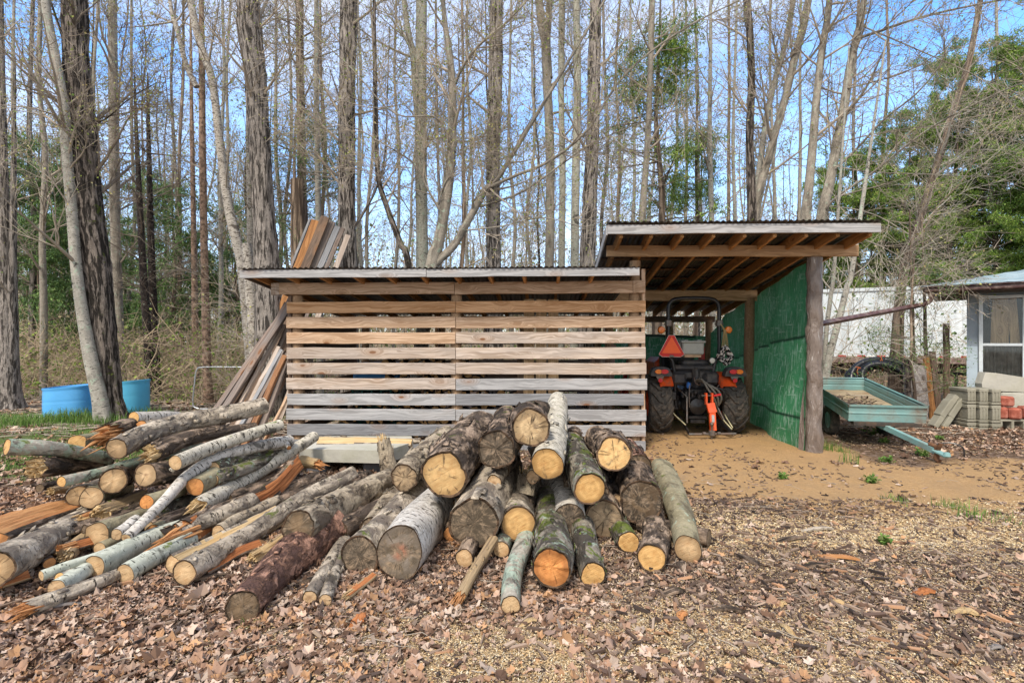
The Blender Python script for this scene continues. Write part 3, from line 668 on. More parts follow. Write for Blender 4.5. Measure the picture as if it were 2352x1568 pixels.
# roll bar
b=MB(); hw=.41; tz=2.20
P=[T_(-hw+.12,-.14,.42),T_(-hw+.11,-.14,.65),T_(-hw+.10,-.14,.95),T_(-hw+.06,-.14,1.18),T_(-hw,-.14,1.30),T_(-hw,-.14,1.78),T_(-hw,-.14,tz-.16),T_(-hw+.045,-.14,tz-.045),T_(-hw+.16,-.14,tz),T_(0,-.14,tz+.012),T_(hw-.16,-.14,tz),T_(hw-.045,-.14,tz-.045),T_(hw,-.14,tz-.16),T_(hw,-.14,1.78),T_(hw,-.14,1.30),T_(hw-.06,-.14,1.18),T_(hw-.10,-.14,.95),T_(hw-.11,-.14,.65),T_(hw-.12,-.14,.42)]
pipe(b,P,.034,8,90); rb=b.obj('roll_bar',m_black,tra,smooth=True)
for sx in(-1,1):
    b=MB(); bbox(b,T_(sx*hw,-.14,1.80),(.095,.09,.11),.01,TR); pipe(b,[T_(sx*hw-.07,-.15,1.785),T_(sx*hw+.07,-.15,1.785)],.014,8); b.obj('hinge',m_steel,rb)
    b=MB(); lathe(b,[(0,-.03),(.045,-.028),(.058,-.01),(.058,.02),(0,.03)],T_(sx*(hw+.13),-.20,1.69),TY,20); am=b.obj('amber_light',m_amber,tra,smooth=False)
    b=MB(); pipe(b,[T_(sx*hw,-.14,1.66),T_(sx*(hw+.11),-.17,1.68)],.012,6); b.obj('bracket',m_black,am)
# warning triangle
b=MB(); c=T_(-.385,-.24,1.415); axs=np.array([TX,EZ,TY])
tri=[(-.205,-.125),(-.145,-.165),(.145,-.165),(.205,-.125),(.045,.185),(-.045,.185)]
prism(b,tri,.004,c,axs); sg=b.obj('warning_sign',plain('sign_red',(.62,.02,.012),.4,.4,var=.08),tra)
b=MB(); prism(b,[(-.155,-.105),(.155,-.105),(0,.165)],.004,c-TY*.006,axs); b.obj('orange_centre',plain('sign_orange',(1.0,.13,.02),.4,.4,var=.04),sg)
b=MB()
for p,q in zip(tri,tri[1:]+tri[:1]): bd(b,c-TY*.004+TX*p[0]+EZ*p[1],c-TY*.004+TX*q[0]+EZ*q[1],.006,.004,EZ if abs(p[1]-q[1])<.01 else TX,warp=0,segs=1)
b.obj('edge_trim',plain('sign_edge',(.7,.6,.55),.5),sg)
b=MB(); bbox(b,c-TY*.014+EZ*-.15,(.07,.01,.03),.003,TR); b.obj('label_plate',m_steel,sg)
b=MB(); lathe(b,[(0,-.03),(.05,-.03),(.055,0),(.04,.05),(0,.06)],T_(.27,-.20,1.19),TY,20); wl=b.obj('work_light',m_dplas,tra,smooth=False)
b=MB(); lathe(b,[(0,-.004),(.03,-.003),(.043,0),(.043,.004)],T_(.27,-.236,1.19),TY,20); b.obj('lens',m_glassl,wl)
# three-point hitch
def bars(name,mat,segs,r=.014,n=0,parent=None):
    for s in segs:
        b=MB(); pipe(b,s,r,8,n if len(s)>2 else 0); o=b.obj(name,mat,parent or tra,smooth=True)
    return o
bars('lift_arm',m_steel,[[T_(-.28,-.2,.74),T_(-.20,-.45,.62),T_(-.21,-.50,.22)]],.015)
bars('lift_arm',m_steel,[[T_(.28,-.2,.74),T_(.22,-.42,.60),T_(.40,-.50,.18)]],.015)
b=MB()
bd(b,T_(-.26,-.05,.34),T_(-.24,-.68,.10),.06,.018,EZ,warp=0); bd(b,T_(.26,-.05,.34),T_(.42,-.66,.10),.06,.018,EZ,warp=0); b.obj('lower_link',m_black,tra)
bars('check_chain',plain('zinc_chain',(.35,.32,.2),.4,.5,metal=.5,var=.3),[[T_(-.44,-.25,.52),T_(-.40,-.4,.36),T_(-.26,-.6,.20)],[T_(.44,-.22,.5),T_(.40,-.42,.35),T_(.46,-.6,.16)],[T_(.28,-.3,.46),T_(.34,-.45,.3),T_(.44,-.62,.14)]],.012,14)
b=MB(); pipe(b,[T_(-.24,-.70,.075),T_(.47,-.70,.09)],.019,10); pipe(b,[T_(.10,-.72,-.04),T_(.10,-.72,.2)],.012,8); bbox(b,T_(.10,-.72,.095),(.09,.07,.09),.015,TR)
lathe(b,[(0,.035),(.02,.03),(.032,0),(.025,-.02),(.013,-.04),(.013,-.09),(.03,-.10)],T_(.10,-.72,.235),EZ,14); lathe(b,[(0,-.03),(.026,-.02),(.026,.02),(0,.03)],T_(-.02,-.74,.095),TX,12); lathe(b,[(0,-.03),(.026,-.02),(.026,.02),(0,.03)],T_(.20,-.74,.10),TX,12)
b.obj('drawbar',m_steel,tra,smooth=False)
b=MB(); p,q=T_(.10,-.58,.70),T_(.14,-.66,.13)
bd(b,p+TX*-.045,p+TX*-.04-EZ*.18,.03,.07,TX,warp=0); bd(b,p+TX*.045,p+TX*.05-EZ*.18,.03,.07,TX,warp=0); bd(b,T_(.115,-.60,.54),T_(.135,-.65,.40),.125,.05,TX,warp=0); bd(b,T_(.13,-.64,.41),q,.095,.05,TX,warp=0); tl=b.obj('top_link',m_or,tra)
b=MB(); bd(b,T_(.133,-.672,.37),T_(.137,-.677,.26),.04,.004,TX,warp=0); b.obj('sticker',plain('sticker_grey',(.4,.42,.42),.5),tl)
bars('link_pin',m_steel,[[T_(-.02,-.60,.66),T_(.26,-.60,.66)]],.011); bars('hitch_pin',m_redl,[[T_(.16,-.62,.66),T_(.27,-.62,.68)]],.018)
hz_=[]
rg=np.random.RandomState(4)
for k in range(5):
    x0=-.02+.03*k; hz_.append([T_(x0,-.28,.84+.03*rg.rand()),T_(x0+.06,-.42,.90-.03*k),T_(x0+.14+.04*k,-.50,.74),T_(x0+.22+.03*k,-.50,.62),T_(.28+.02*k,-.44,.46+.03*k)])
bars('hydraulic_hose',m_hose,hz_[:3],.017,24); bars('hydraulic_hose',m_black,hz_[3:],.013,24)
bars('hook',m_steel,[[T_(-.04,-.30,.92),T_(-.03,-.33,.84),T_(.03,-.34,.80),T_(.06,-.33,.84)]],.009,14)
b=MB(); 
for k in range(10): bbox(b,T_(-.22+.05*k,-.27-.02*(k%3),.62+.10*((k*7)%5)/5),(.05,.07,.06+.02*(k%2)),.01,TR)
bbox(b,T_(.0,-.30,.28),(.30,.1,.05),.01,TR); bbox(b,T_(.0,-.34,.22),(.24,.04,.06),.01,TR)
for k in (-1,1): b2=MB(); bbox(b2,T_(k*.36,-.22,.62),(.10,.14,.16),.02,TR); b2.obj('lift_bracket',m_black,tra)
bars('linkage',m_steel,[[T_(-.12,-.32,.80),T_(-.14,-.36,.6),T_(-.13,-.36,.45)],[T_(-.40,-.28,.66),T_(-.38,-.36,.42)],[T_(.36,-.28,.8),T_(.22,-.34,.66)]],.012)
b.obj('valve_block',m_black,tra); b=MB(); bbox(b,T_(-.13,-.30,.79),(.06,.06,.11),.02,TR); b.obj('blue_cap',m_blue,tra)
# things on the tractor
b=MB(); c=T_(.0,.0,1.385)
bbox(b,c,(.36,.24,.20),.02,TR); bx=b.obj('tool_box',m_gplas)
rebase(bx,c-EZ*.1); tag(bx,'grey plastic lidded box set on the tractor behind its seat','box')
b=MB(); bbox(b,c+EZ*.11,(.41,.28,.035),.012,TR); bbox(b,c+EZ*.132-TX*.11,(.07,.20,.02),.005,TR); bbox(b,c+EZ*.132+TX*.11,(.07,.20,.02),.005,TR); b.obj('lid',m_gplas,bx)
b=MB()
for sx in(-1,1): bbox(b,c+EZ*.07+TX*sx*.19,(.03,.08,.08),.008,TR)
b.obj('handle',m_gplas,bx)
b=MB(); bbox(b,c-EZ*.125,(.27,.2,.045),.004,TR); tag(b.obj('wood_block',m_tan),'short pale wood board under the grey box on the tractor','board')
# rope bundle on the roll bar
mrp=M('rope_black_white',.9,.1); v_=mrp.attr('co').outputs['Vector']; s_=mrp.n('ShaderNodeSeparateXYZ',{0:v_}); w_=mrp.math('SINE',mrp.math('ADD',mrp.math('MULTIPLY',s_.outputs[2],75.),mrp.math('MULTIPLY',s_.outputs[0],60.)))
mrp.color(mrp.mix(mrp.step(w_,-.1,.1),(.015,.015,.018),(.62,.58,.55)))
b=MB(); rg=np.random.RandomState(8); c=T_(hw+.06,-.24,.27)
for k in range(15):
    w=.05+.07*rg.rand(); zt=1.10+.06*rg.rand(); zb=.85+.10*rg.rand(); o=(rg.rand(3)-.5)*.05
    P=[c+o+TX*(w*math.sin(t)*(1.1 if math.cos(t)<0 else .6))+EZ*((zt+zb)/2+(zt-zb)/2*math.cos(t))+TY*.03*math.sin(t*2+k) for t in np.linspace(0,2*PI,15)]
    pipe(b,P,.011,6,50,cap=False)
ro=b.obj('rope_bundle',mrp.m,smooth=True); tag(ro,'looped black and white rope bundle hanging from the tractor roll bar','rope')
b=MB()
for dx_ in(-.05,-.02,.02,.05): pipe(b,[c+TX*dx_*1.1+EZ*1.10,c+TX*dx_*.3+EZ*1.40,c-TX*.05+EZ*1.52+TY*.06],.007,6)
b.obj('hook_cord',plain('cord_tan',(.38,.27,.12),.7),ro)
# ---------------------------------------------------------------- utility trailer
m_teal=plain('teal_paint',(.20,.36,.35),.5,.4,var=.14,scale=5,dirt=((.16,.085,.05),.45))
m_chas=plain('chassis_dark',(.05,.045,.04),.7,.3,dirt=((.14,.08,.05),.8))
m_deck=plank('trailer_deck',(.45,.35,.22),(.30,.22,.13),.3)
FR=A3(5.74,7.22,.60); FL=A3(4.80,7.44,.60); back=A3(.47,2.0,.25); ux=unit(FR-FL); uy=unit(back); uz=np.cross(ux,uy); TRL=np.array([ux,uy,uz])
Wd=np.linalg.norm(FR-FL); Ln=2.05
def G(x,y,z): return FL+ux*x+uy*y+uz*z
util=thing('utility_trailer','small teal painted tipping trailer with open box and tongue resting on the sand','trailer',G(Wd/2,Ln/2,-.55))
hh=.235
def panel(name,p,q,inward,lab=None):
    b=MB(); n=14; t=np.linspace(0,1,n); prof=[(0,.0),(.012,-.004),(.022,.012),(.020,-.02),(.0,-.035),(.0,-.10),(.006,-.11),(.006,-.125),(0,-.135),(0,-hh),(-.02,-hh)]
    v=[]; rg=np.random.RandomState(int(p[0]*100)%99)
    for u in t:
        o=p*(1-u)+q*u; dent=(rg.rand()-.5)*.006
        for a_,z_ in prof: v.append(o-inward*(a_+dent)+uz*z_)
    m_=len(prof); F=[[k*m_+i,k*m_+i+1,(k+1)*m_+i+1,(k+1)*m_+i] for k in range(n-1) for i in range(m_-1)]
    v=np.array(v); b.add(v,F); b.add(v+inward*.004,[f[::-1] for f in F]); return b.obj(name,m_teal,util)
panel('front_panel',G(0,0,0),G(Wd,0,0),uy); panel('side_panel',G(Wd,0,0),G(Wd,Ln,0),-ux); panel('side_panel',G(0,Ln,0),G(0,0,0),ux); panel('back_panel',G(Wd,Ln,0),G(0,Ln,0),-uy)
b=MB()
for k in range(7): bd(b,G(.02,.05+k*.285+.14,-hh+.015),G(Wd-.02,.05+k*.285+.14,-hh+.015),.28,.018,uy,seed=k)
b.obj('deck',m_deck,util)
b=MB(); box(b,G(Wd/2,Ln/2,-hh-.045),(Wd*.8,Ln*.9,.05),TRL); bd(b,G(.06,-.02,-hh-.03),G(Wd-.06,-.02,-hh-.03),.055,.03,uz,warp=0)
b.obj('frame',m_chas,util)
b=MB(); te=A3(5.30,6.52,.13); ts=G(Wd*.42,.25,-hh-.06); bd(b,ts,te,.075,.055,EZ,warp=0,seed=3); b.obj('tongue',m_teal,util)
dt=unit(te-ts); b=MB(); bbox(b,te+dt*.06,(.08,.20,.045),.015,np.array([np.cross(dt,EZ),dt,EZ])); lathe(b,[(0,.05),(.03,.045),(.04,.0),(.0,-.01)],te+dt*.15,EZ,12); b.obj('coupler',m_teal,util)
b=MB(); pipe(b,[te+dt*-.1+EZ*.05,te+EZ*.06,te+EZ*-.10,te+dt*.04+EZ*-.11],.03,8); bd(b,te+dt*.02+EZ*.02,te+dt*.06+EZ*.12,.05,.015,ux,warp=0); b.obj('jack_foot',plain('rusty_iron',(.13,.065,.035),.9,.2,var=.4),util)
b=MB(); pipe(b,[te-dt*.12+EZ*.05,te-dt*.16+EZ*.09+ux*.04,te-dt*.2+EZ*.05+ux*.05],.007,6,12); pipe(b,[te+EZ*.09,te+ux*.1+dt*.05+EZ*.13,te+ux*.2+dt*.1+EZ*.10,te+ux*.22+dt*.1-EZ*.02],.009,6,18); b.obj('cable',m_black,util)
for sx in(.1,Wd-.1):
    b=MB(); lathe(b,[(.13,-.05),(.20,-.065),(.235,-.05),(.24,0),(.235,.05),(.20,.065),(.13,.05)],A3(*(G(sx,Ln*.5,0)[:2]),.24),ux,28); w_=b.obj('wheel',m_rubber,util,smooth=False)
    b=MB(); lathe(b,[(0,-.03),(.06,-.03),(.13,-.045),(.13,.045),(.06,.03),(0,.03)],A3(*(G(sx,Ln*.5,0)[:2]),.24),ux,20); b.obj('rim',m_teal,w_)
rg=np.random.RandomState(3)
# debris of leaves lying in the box
# ---------------------------------------------------------------- coil of drain pipe
mcp=plain('pipe_black',(.013,.014,.02),.35,.5,var=.3)
c=A3(7.66,10.75,.60); b=MB(); nrm=unit(A3(-.45,-1,.62)); u_=unit(np.cross(nrm,EZ)); w_=np.cross(u_,nrm)
def coil(b,rad,off,r,ph=0.):
    K=200; t=np.linspace(0,2*PI,K); P=c+u_*(rad*np.cos(t))[:,None]*1.12+w_*(rad*np.sin(t+ph*.05))[:,None]+nrm*off+nrm*(.02*np.sin(t*2+ph))[:,None]
    rr=r*(1+.07*np.sign(np.sin(t*95+ph))); tubes(b,P[None],rr[None],12)
for rad,off,ph in((.55,0,0),(.53,.12,1),(.44,.03,2),(.50,-.11,3),(.42,.13,4),(.36,.22,5),(.55,-.22,5)): coil(b,rad,off,.072,ph)
cl=b.obj('pipe_coil',mcp,smooth=True); tag(cl,'coil of black corrugated drain pipe leaning behind the teal trailer','pipe coil')
b=MB()
for a_ in(.6,1.5,2.5):
    q=c+u_*.49*math.cos(a_)*1.12+w_*.49*math.sin(a_); ra=unit(q-c); pipe(b,[q+ra*.13+nrm*.1,q+nrm*.24,q-ra*.2+nrm*.17,q-ra*.17-nrm*.05],.010,6,20); pipe(b,[q+nrm*.24,q+nrm*.28-EZ*.10+u_*.04,q+nrm*.26-EZ*.20],.007,6,10)
b.obj('orange_tie',plain('orange_twine',(.65,.16,.05),.8),cl)
# ---------------------------------------------------------------- white box trailer
mw=M('white_panels',.45,.4); pv=mw.attr('co').outputs['Vector']; nn=mw.noise(mw.scl(pv,(1.2,1.2,.35)),1,6,.65); 
c0=mw.mix(mw.step(nn,.35,.7),(.74,.78,.80),(.50,.55,.58)); st_=mw.noise(mw.scl(pv,(7,7,.4)),1,5,.7); c0=mw.mix(mw.step(st_,.50,.75,0,.65),c0,(.30,.33,.33))
pl=mw.noise(mw.scl(pv,(5,5,2.6)),1,6,.8,.6); c0=mw.mix(mw.step(pl,.66,.69,0,.85),c0,(.16,.17,.17))
mw.color(c0)
bt=A3(11.7,20.2,.0); be=A3(22.5,15.6,.0); dr=unit(be-bt); nr=A3(dr[1],-dr[0],0); BL=np.linalg.norm(be-bt)
boxt=thing('box_trailer','long white semi trailer body with rows of rivets parked beyond the yard','trailer',bt+dr*BL/2)
b=MB(); z0,z1=.92,3.46; ax=np.array([dr,-nr,EZ]); box(b,bt+dr*BL/2-nr*1.25+EZ*(z0+z1)/2,(BL,2.5,z1-z0),ax); b.obj('body',mw.m,boxt)
b=MB()
for k in range(int(BL/.61)): box(b,bt+dr*(.3+k*.61)+nr*.006+EZ*(z0+z1)/2,(.045,.012,z1-z0-.16),ax)
box(b,bt+dr*BL/2+nr*.02+EZ*(z1-.02),(BL,.06,.12),ax); b.obj('panel_rib',plain('trailer_rib',(.58,.62,.64),.5,var=.1),boxt)
b=MB(); box(b,bt+dr*BL/2+nr*.03+EZ*(z0-.10),(BL,.08,.22),ax); b.obj('bottom_rail',plain('rail_brown',(.20,.13,.11),.7,var=.3,dirt=((.4,.35,.3),.4)),boxt)
b=MB(); b2=MB()
for k in range(17):
    box(b,bt+dr*(.9+k*.62)+nr*.045+EZ*(z0+.035),(.26,.012,.06),ax); box(b2,bt+dr*(.9+k*.62+.29)+nr*.045+EZ*(z0+.035),(.24,.012,.06),ax)
b.obj('red_reflector',plain('reflector_red',(.45,.03,.03),.4),boxt); b2.obj('white_reflector',plain('reflector_white',(.75,.75,.72),.4),boxt)
b=MB()
for k,q in enumerate((1.0,2.2)):
    for sd_ in(.1,2.2): lathe(b,[(.28,-.13),(.48,-.13),(.52,-.08),(.52,.08),(.48,.13),(.28,.13)],bt+dr*(BL-1.0-q)-nr*sd_+EZ*.52,nr,24)
b.obj('wheel',m_rubber,boxt); b=MB(); box(b,bt+dr*BL*.5-nr*1.2+EZ*.6,(BL*.9,1.0,.25),ax); b.obj('chassis',m_chas,boxt)
# ---------------------------------------------------------------- workshop
m_wall=plain('bluegrey_board',(.29,.33,.37),.6,.3,var=.08,scale=2,dirt=((.20,.24,.28),.3)); m_lblue=plain('pale_blue_board',(.45,.53,.59),.55,.3,var=.08,scale=3)
m_frame=plain('aluminium_white',(.62,.66,.68),.4,.5,var=.06); m_gut=plain('gutter_brown',(.085,.035,.030),.4,.5,var=.2,dirt=((.30,.24,.20),.25))
WA=R(42); wx=A3(math.cos(WA),-math.sin(WA),0); wy=A3(math.sin(WA),math.cos(WA),0); WO=A3(8.66,9.95,0); WX=np.array([wx,wy,EZ])
def Wp(x,y,z): return WO+wx*x+wy*y+EZ*z
shop=thing('workshop','blue-grey workshop corner with tall window, brown gutter and pale metal roof','building',Wp(2,1.5,0))
b=MB()   # front wall with a window opening 0.34..1.20 x .62..2.36 ; second opening further right
x_=[0,.27,1.22,4.4]; 
box(b,Wp(.085,.06,1.2),(.17,.12,2.5),WX); box(b,Wp(2.62,.06,1.2),(3.6,.12,2.5),WX); box(b,Wp(.495,.06,.31),(.65,.12,.62),WX); box(b,Wp(.495,.06,2.405),(.65,.12,.11),WX)
box(b,Wp(.06,1.7,1.2),(.12,3.16,2.5),WX); b.obj('wall',m_wall,shop)
b=MB(); box(b,Wp(.077,-.012,.70),(.155,.02,1.42),WX); box(b,Wp(.50,-.012,.29),(.66,.02,.58),WX); b.obj('lower_cladding',m_lblue,shop)
b=MB(); X0,X1,Z0,Z1_=.17,.82,.62,2.35
for (cx_,cz,sx,sz) in(((X0+.03),(Z0+Z1_)/2,.06,Z1_-Z0),((X1-.03),(Z0+Z1_)/2,.06,Z1_-Z0),((X0+X1)/2,Z1_-.03,X1-X0-.12,.06),((X0+X1)/2,Z0+.03,X1-X0-.12,.06),((X0+X1)/2,1.44,X1-X0-.12,.05)): bbox(b,Wp(cx_,-.004,cz),(sx,.10,sz),.006,WX)
bbox(b,Wp(.495,-.06,.60),(.70,.05,.03),.005,WX)
wf=b.obj('window_frame',m_frame,shop)
mg=M('window_glass',.03,.5); mg.color((.02,.022,.022)); gl=mg.n('ShaderNodeBsdfTransparent',{0:(.88,.9,.9)}); gs=mg.n('ShaderNodeBsdfGlossy',{'Roughness':.03,0:(.8,.82,.85)}); fz=mg.n('ShaderNodeFresnel',{0:1.5}); mx=mg.n('ShaderNodeMixShader',{0:mg.math('ADD',fz.outputs[0],.0),1:gl.outputs[0],2:gs.outputs[0]}); mg.t.links.new(mx.outputs[0],mg.t.nodes['Material Output'].inputs[0])
b=MB(); box(b,Wp(.495,.03,1.87),(.53,.006,.82),WX); box(b,Wp(.495,.045,1.03),(.53,.006,.78),WX); b.obj('glass',mg.m,wf)
b=MB(); box(b,Wp(2.3,1.0,1.2),(4.2,.05,2.5),WX); b.obj('inner_wall',plain('dark_interior',(.05,.042,.038),.9,var=.4,scale=2),shop)
b=MB(); 
for (xa,xb,w,sd_) in((.34,.42,.12,1),(.52,.50,.16,2),(.74,.62,.13,3)): bd(b,Wp(xa,.16,.1),Wp(xb,.13,2.3),w,.04,wx,seed=sd_)
bi=b.obj('inside_board',plank('board_inside',(.85,.55,.28),(.62,.36,.16),0),shop); 
b=MB(); n=60; xs=np.linspace(.2,.8,n); V_=[]
for z in (.62,1.42): 
    for k,x in enumerate(xs): V_.append(Wp(x,.09+.015*math.sin(k*1.3),z))
b.add(V_,[[k,k+1,n+k+1,n+k] for k in range(n-1)]); b.obj('curtain',plain('curtain_grey',(.34,.31,.26),.9,var=.35,scale=6),shop)
# soffit, gutter, roof
b=MB(); box(b,Wp(2.3,-.30,2.42),(5.6,.62,.03),WX); box(b,Wp(-.20,-.25,2.34),(.42,.34,.12),WX); b.obj('soffit',m_chas,shop)
b=MB(); bbox(b,Wp(2.4,-.68,2.46),(6.0,.12,.09),.02,WX); bbox(b,Wp(2.4,-.70,2.508),(6.0,.15,.012),.004,WX); gut=b.obj('gutter',m_gut,shop)
b=MB(); P=[Wp(-.50,-.68,2.42),Wp(-.49,-.68,2.33),Wp(-.51,-.69,2.26),Wp(-.58,-.74,2.20),Wp(-.68,-.84,2.17)]; t=smooth(np.array(P),30); tubes(b,t[None],(.042*(1+.07*np.sin(np.arange(30)*1.9)))[None],10,cap=True)
e2=A3(4.36,7.78,1.72); pipe(b,[Wp(-.68,-.84,2.17),e2],.046,4); ds=b.obj('downspout',m_gut,shop)
mtl=M('pale_roof',.5,.4); pv=mtl.attr('co').outputs['Vector']; nn=mtl.noise(mtl.scl(pv,(2,6,2)),1,6,.7); mtl.color(mtl.mix(mtl.step(nn,.4,.7),(.22,.30,.33),(.38,.46,.48)))
b=MB(); n=40; V_=[];
for k in range(n):
    u=k/(n-1); x=-.68+6.*u; zz=.006*math.cos(k*PI); V_.append(Wp(x,-.74,2.53+zz))
for k in range(n):
    u=k/(n-1); x=-.68+6.*u; yy=min(3.2,(x+.68)*1.05); zz=.006*math.cos(k*PI); V_.append(Wp(x,-.74+yy,2.53+yy*.22+zz))
b.add(V_,[[k,k+1,n+k+1,n+k] for k in range(n-1)]+[[k+n,n+k+1,k+1,k][::1] for k in range(0)],co=V_)
b.add([Wp(-.68,-.74,2.53),Wp(2.37,2.46,3.235),Wp(-.68,4.2,2.53),Wp(5.32,2.46,3.235)],[[0,1,2],[2,1,3]]); b.obj('roof',mtl.m,shop)
b=MB(); bbox(b,Wp(2.37,-.72,2.515),(6.0,.07,.03),.006,WX); b.obj('roof_edge',m_black,shop)
# ---------------------------------------------------------------- masonry beside the workshop
m_conc=plain('concrete_mossy',(.30,.28,.22),.92,.2,var=.25,scale=6,dirt=((.15,.14,.10),.5),bump=.02); m_brick=plain('brick_red',(.30,.085,.055),.9,.2,var=.3,scale=12,dirt=((.42,.20,.15),.4),bump=.01)
m_slab=plain('concrete_slab',(.46,.44,.38),.9,.2,var=.14,scale=4,dirt=((.28,.27,.20),.5),bump=.02)
BA=R(6); bxx=A3(math.cos(BA),-math.sin(BA),0); byy=A3(math.sin(BA),math.cos(BA),0); BX=np.array([bxx,byy,EZ]); BO=A3(7.75,9.05,0)
def Bp(x,y,z): return BO+bxx*x+byy*y+EZ*z
def flanged(x,y,z,w=.2,d=.42,h=.20):
    b=MB(); 
    for (zz,hh_,e) in((-h/2+.022,.044,0),(0,h-.1,.022),(h/2-.028,.056,0)): bbox(b,Bp(x,y,z+zz),(w-.004-e,d-e,hh_),.008,BX)
    for k in range(3): bbox(b,Bp(x-w*.32+k*w*.32,y-d/2-.002+.012,z),(.03,.02,h-.1),.006,BX)
    return b.obj('concrete_block',m_conc)
nm=['left','middle','right']
for i_ in range(3):
    for k,(z,h) in enumerate(((.06,.12),(.275,.30),(.565,.27))):
        o=flanged(.10+.155*i_,.08-.05*i_,z,.150,.45,h-.006); rebase(o,Bp(.10+.155*i_,.08-.05*i_,z-h/2))
        tag(o,('%s concrete block of the %s row in the mossy stack beside the workshop')%(nm[i_]+(' end' if i_!=1 else ''),('bottom','middle','top')[k]),'block',group='stacked concrete blocks by the workshop')
# grey hollow block under the bricks
def hollow(x,y,z,lab,dx=0):
    b=MB(); w,h,d,t=.40,.19,.2,.035
    bbox(b,Bp(x,y,z+h-t/2),(w,d,t),.008,BX); bbox(b,Bp(x,y,z+t*.3),(w,d,t*.6),.004,BX)
    for q in(-w/2+t*.6,0,w/2-t*.6): bbox(b,Bp(x+q,y,z+h/2),(t*1.2,d,h-t*1.6),.006,BX)
    o=b.obj('hollow_block',m_conc); rebase(o,Bp(x,y,z)); tag(o,lab,'block')
hollow(.68,-.12,0,'hollow concrete block holding up the red bricks, next to the stack'); hollow(1.11,-.12,0,'hollow concrete block under the bricks at the photo edge')
def brick(x,y,z,s,lab,rot=0):
    b=MB(); c_,s_=math.cos(rot),math.sin(rot); ax=np.array([bxx*c_+byy*s_,byy*c_-bxx*s_,EZ]); bbox(b,A3(0,0,s[2]/2),s,.028,ax); o=b.obj('brick',m_brick); o.location=tuple(Bp(x,y,z)); tag(o,lab,'brick',group='worn red bricks on the grey blocks')
brick(.56,-.12,.195,(.13,.2,.20),'worn red brick at the lower left, against the concrete stack'); brick(.73,-.14,.195,(.18,.24,.19),'pink faced red brick standing lower centre',R(-14)); brick(.63,-.08,.40,(.25,.2,.17),'topmost worn red brick lying on the other two'); brick(1.00,-.10,.195,(.24,.2,.21),'worn red brick farthest toward the photo edge')
b=MB(); prism(b,[(0,0),(.06,.20),(.22,.19),(1.5,-.02),(1.5,-.18),(.02,-.12)],.16,Bp(.50,.20,.76),np.array([bxx,EZ,byy])); sl=b.obj('stone_slab',m_slab); rebase(sl,Bp(.9,.3,.6)); tag(sl,'pale tilted concrete slab lying on the blocks under the window','slab')
b=MB(); bbox(b,Bp(1.25,.28,.30),(.85,.16,.62),.02,BX); sl=b.obj('rubble_slab',m_slab); rebase(sl,Bp(1.25,.28,0)); tag(sl,'upright pale concrete slab behind the red bricks','slab')
# leaning concrete blocks
for k,(dx_,dz) in enumerate(((0,0),(.13,-.015))):
    b=MB(); a_=Bp(-.42+dx_,.02-.02*k,.02); e=Bp(-.02+dx_,.10,.56+dz); T=unit(e-a_); ax=np.array([T,byy,np.cross(T,byy)]); bbox(b,(a_+e)/2,(np.linalg.norm(e-a_),.18,.085),.008,ax); bbox(b,(a_+e)/2+ax[2]*.01+T*.05,(np.linalg.norm(e-a_)*.5,.19,.10),.01,ax)
    o=b.obj('leaning_block',m_conc); rebase(o,a_); tag(o,('outer','inner')[k]+' long grey block leaning on the concrete stack','block')
# slab of hardwood, offcuts
m_sbark=bark('slab_bark',(.16,.13,.11),(.11,.085,.075),(.04,.03,.025),sxy=6,sz=1.4)
m_silver=fibre('silvered_wood',(.36,.33,.31),(.17,.14,.125),(.10,.07,.05))
b=MB(); bd(b,A3(7.55,9.72,-.02),A3(7.72,10.05,1.05),.42,.07,A3(1,.1,0),seed=9,warp=.02); o=b.obj('wood_slab',m_silver); rebase(o,A3(7.55,9.72,0)); tag(o,'thick silvered wood slab standing on end by the workshop corner','slab')
b=MB(); bd(b,A3(7.22,9.45,-.02),A3(7.48,9.9,1.15),.07,.05,A3(1,.1,0),seed=19,warp=.02); o=b.obj('slab_edge',m_sbark); rebase(o,A3(7.22,9.45,0)); tag(o,'narrow mossy bark edging leaning on the silvered slab','board')
for k,(xa,xb,zt) in enumerate(((8.10,8.16,1.22),(8.22,8.28,1.30),(8.36,8.56,1.85))):
    b=MB(); bd(b,A3(xa,10.05,0),A3(xb,10.3,zt),.11,.05,A3(1,.1,0),seed=30+k); o=b.obj('offcut_board',(m_orangeb,m_brown,m_brown)[k]); rebase(o,A3(xa,10.05,0)); tag(o,('short orange-brown board second left of the workshop wall','short dark board between the orange board and the tall one','tall brown board leaning on the workshop wall')[k],'board')
# yellow roller wheel on a bar
b=MB(); lathe(b,[(.07,-.06),(.15,-.055),(.17,0),(.15,.055),(.07,.06),(.06,0),(.07,-.06)],A3(9.6,12.2,.80),A3(1,-.8,0),24); yr=b.obj('yellow_roller',plain('roller_yellow',(.75,.42,.02),.4,.4)); tag(yr,'yellow roller wheel on a dark bar behind the saplings','wheel')
b=MB(); pipe(b,[A3(9.55,12.2,.80),A3(10.6,11.9,.74)],.03,8); pipe(b,[A3(10.2,12.0,.78),A3(10.2,12.0,0)],.03,8); b.obj('axle_bar',m_chas,yr)
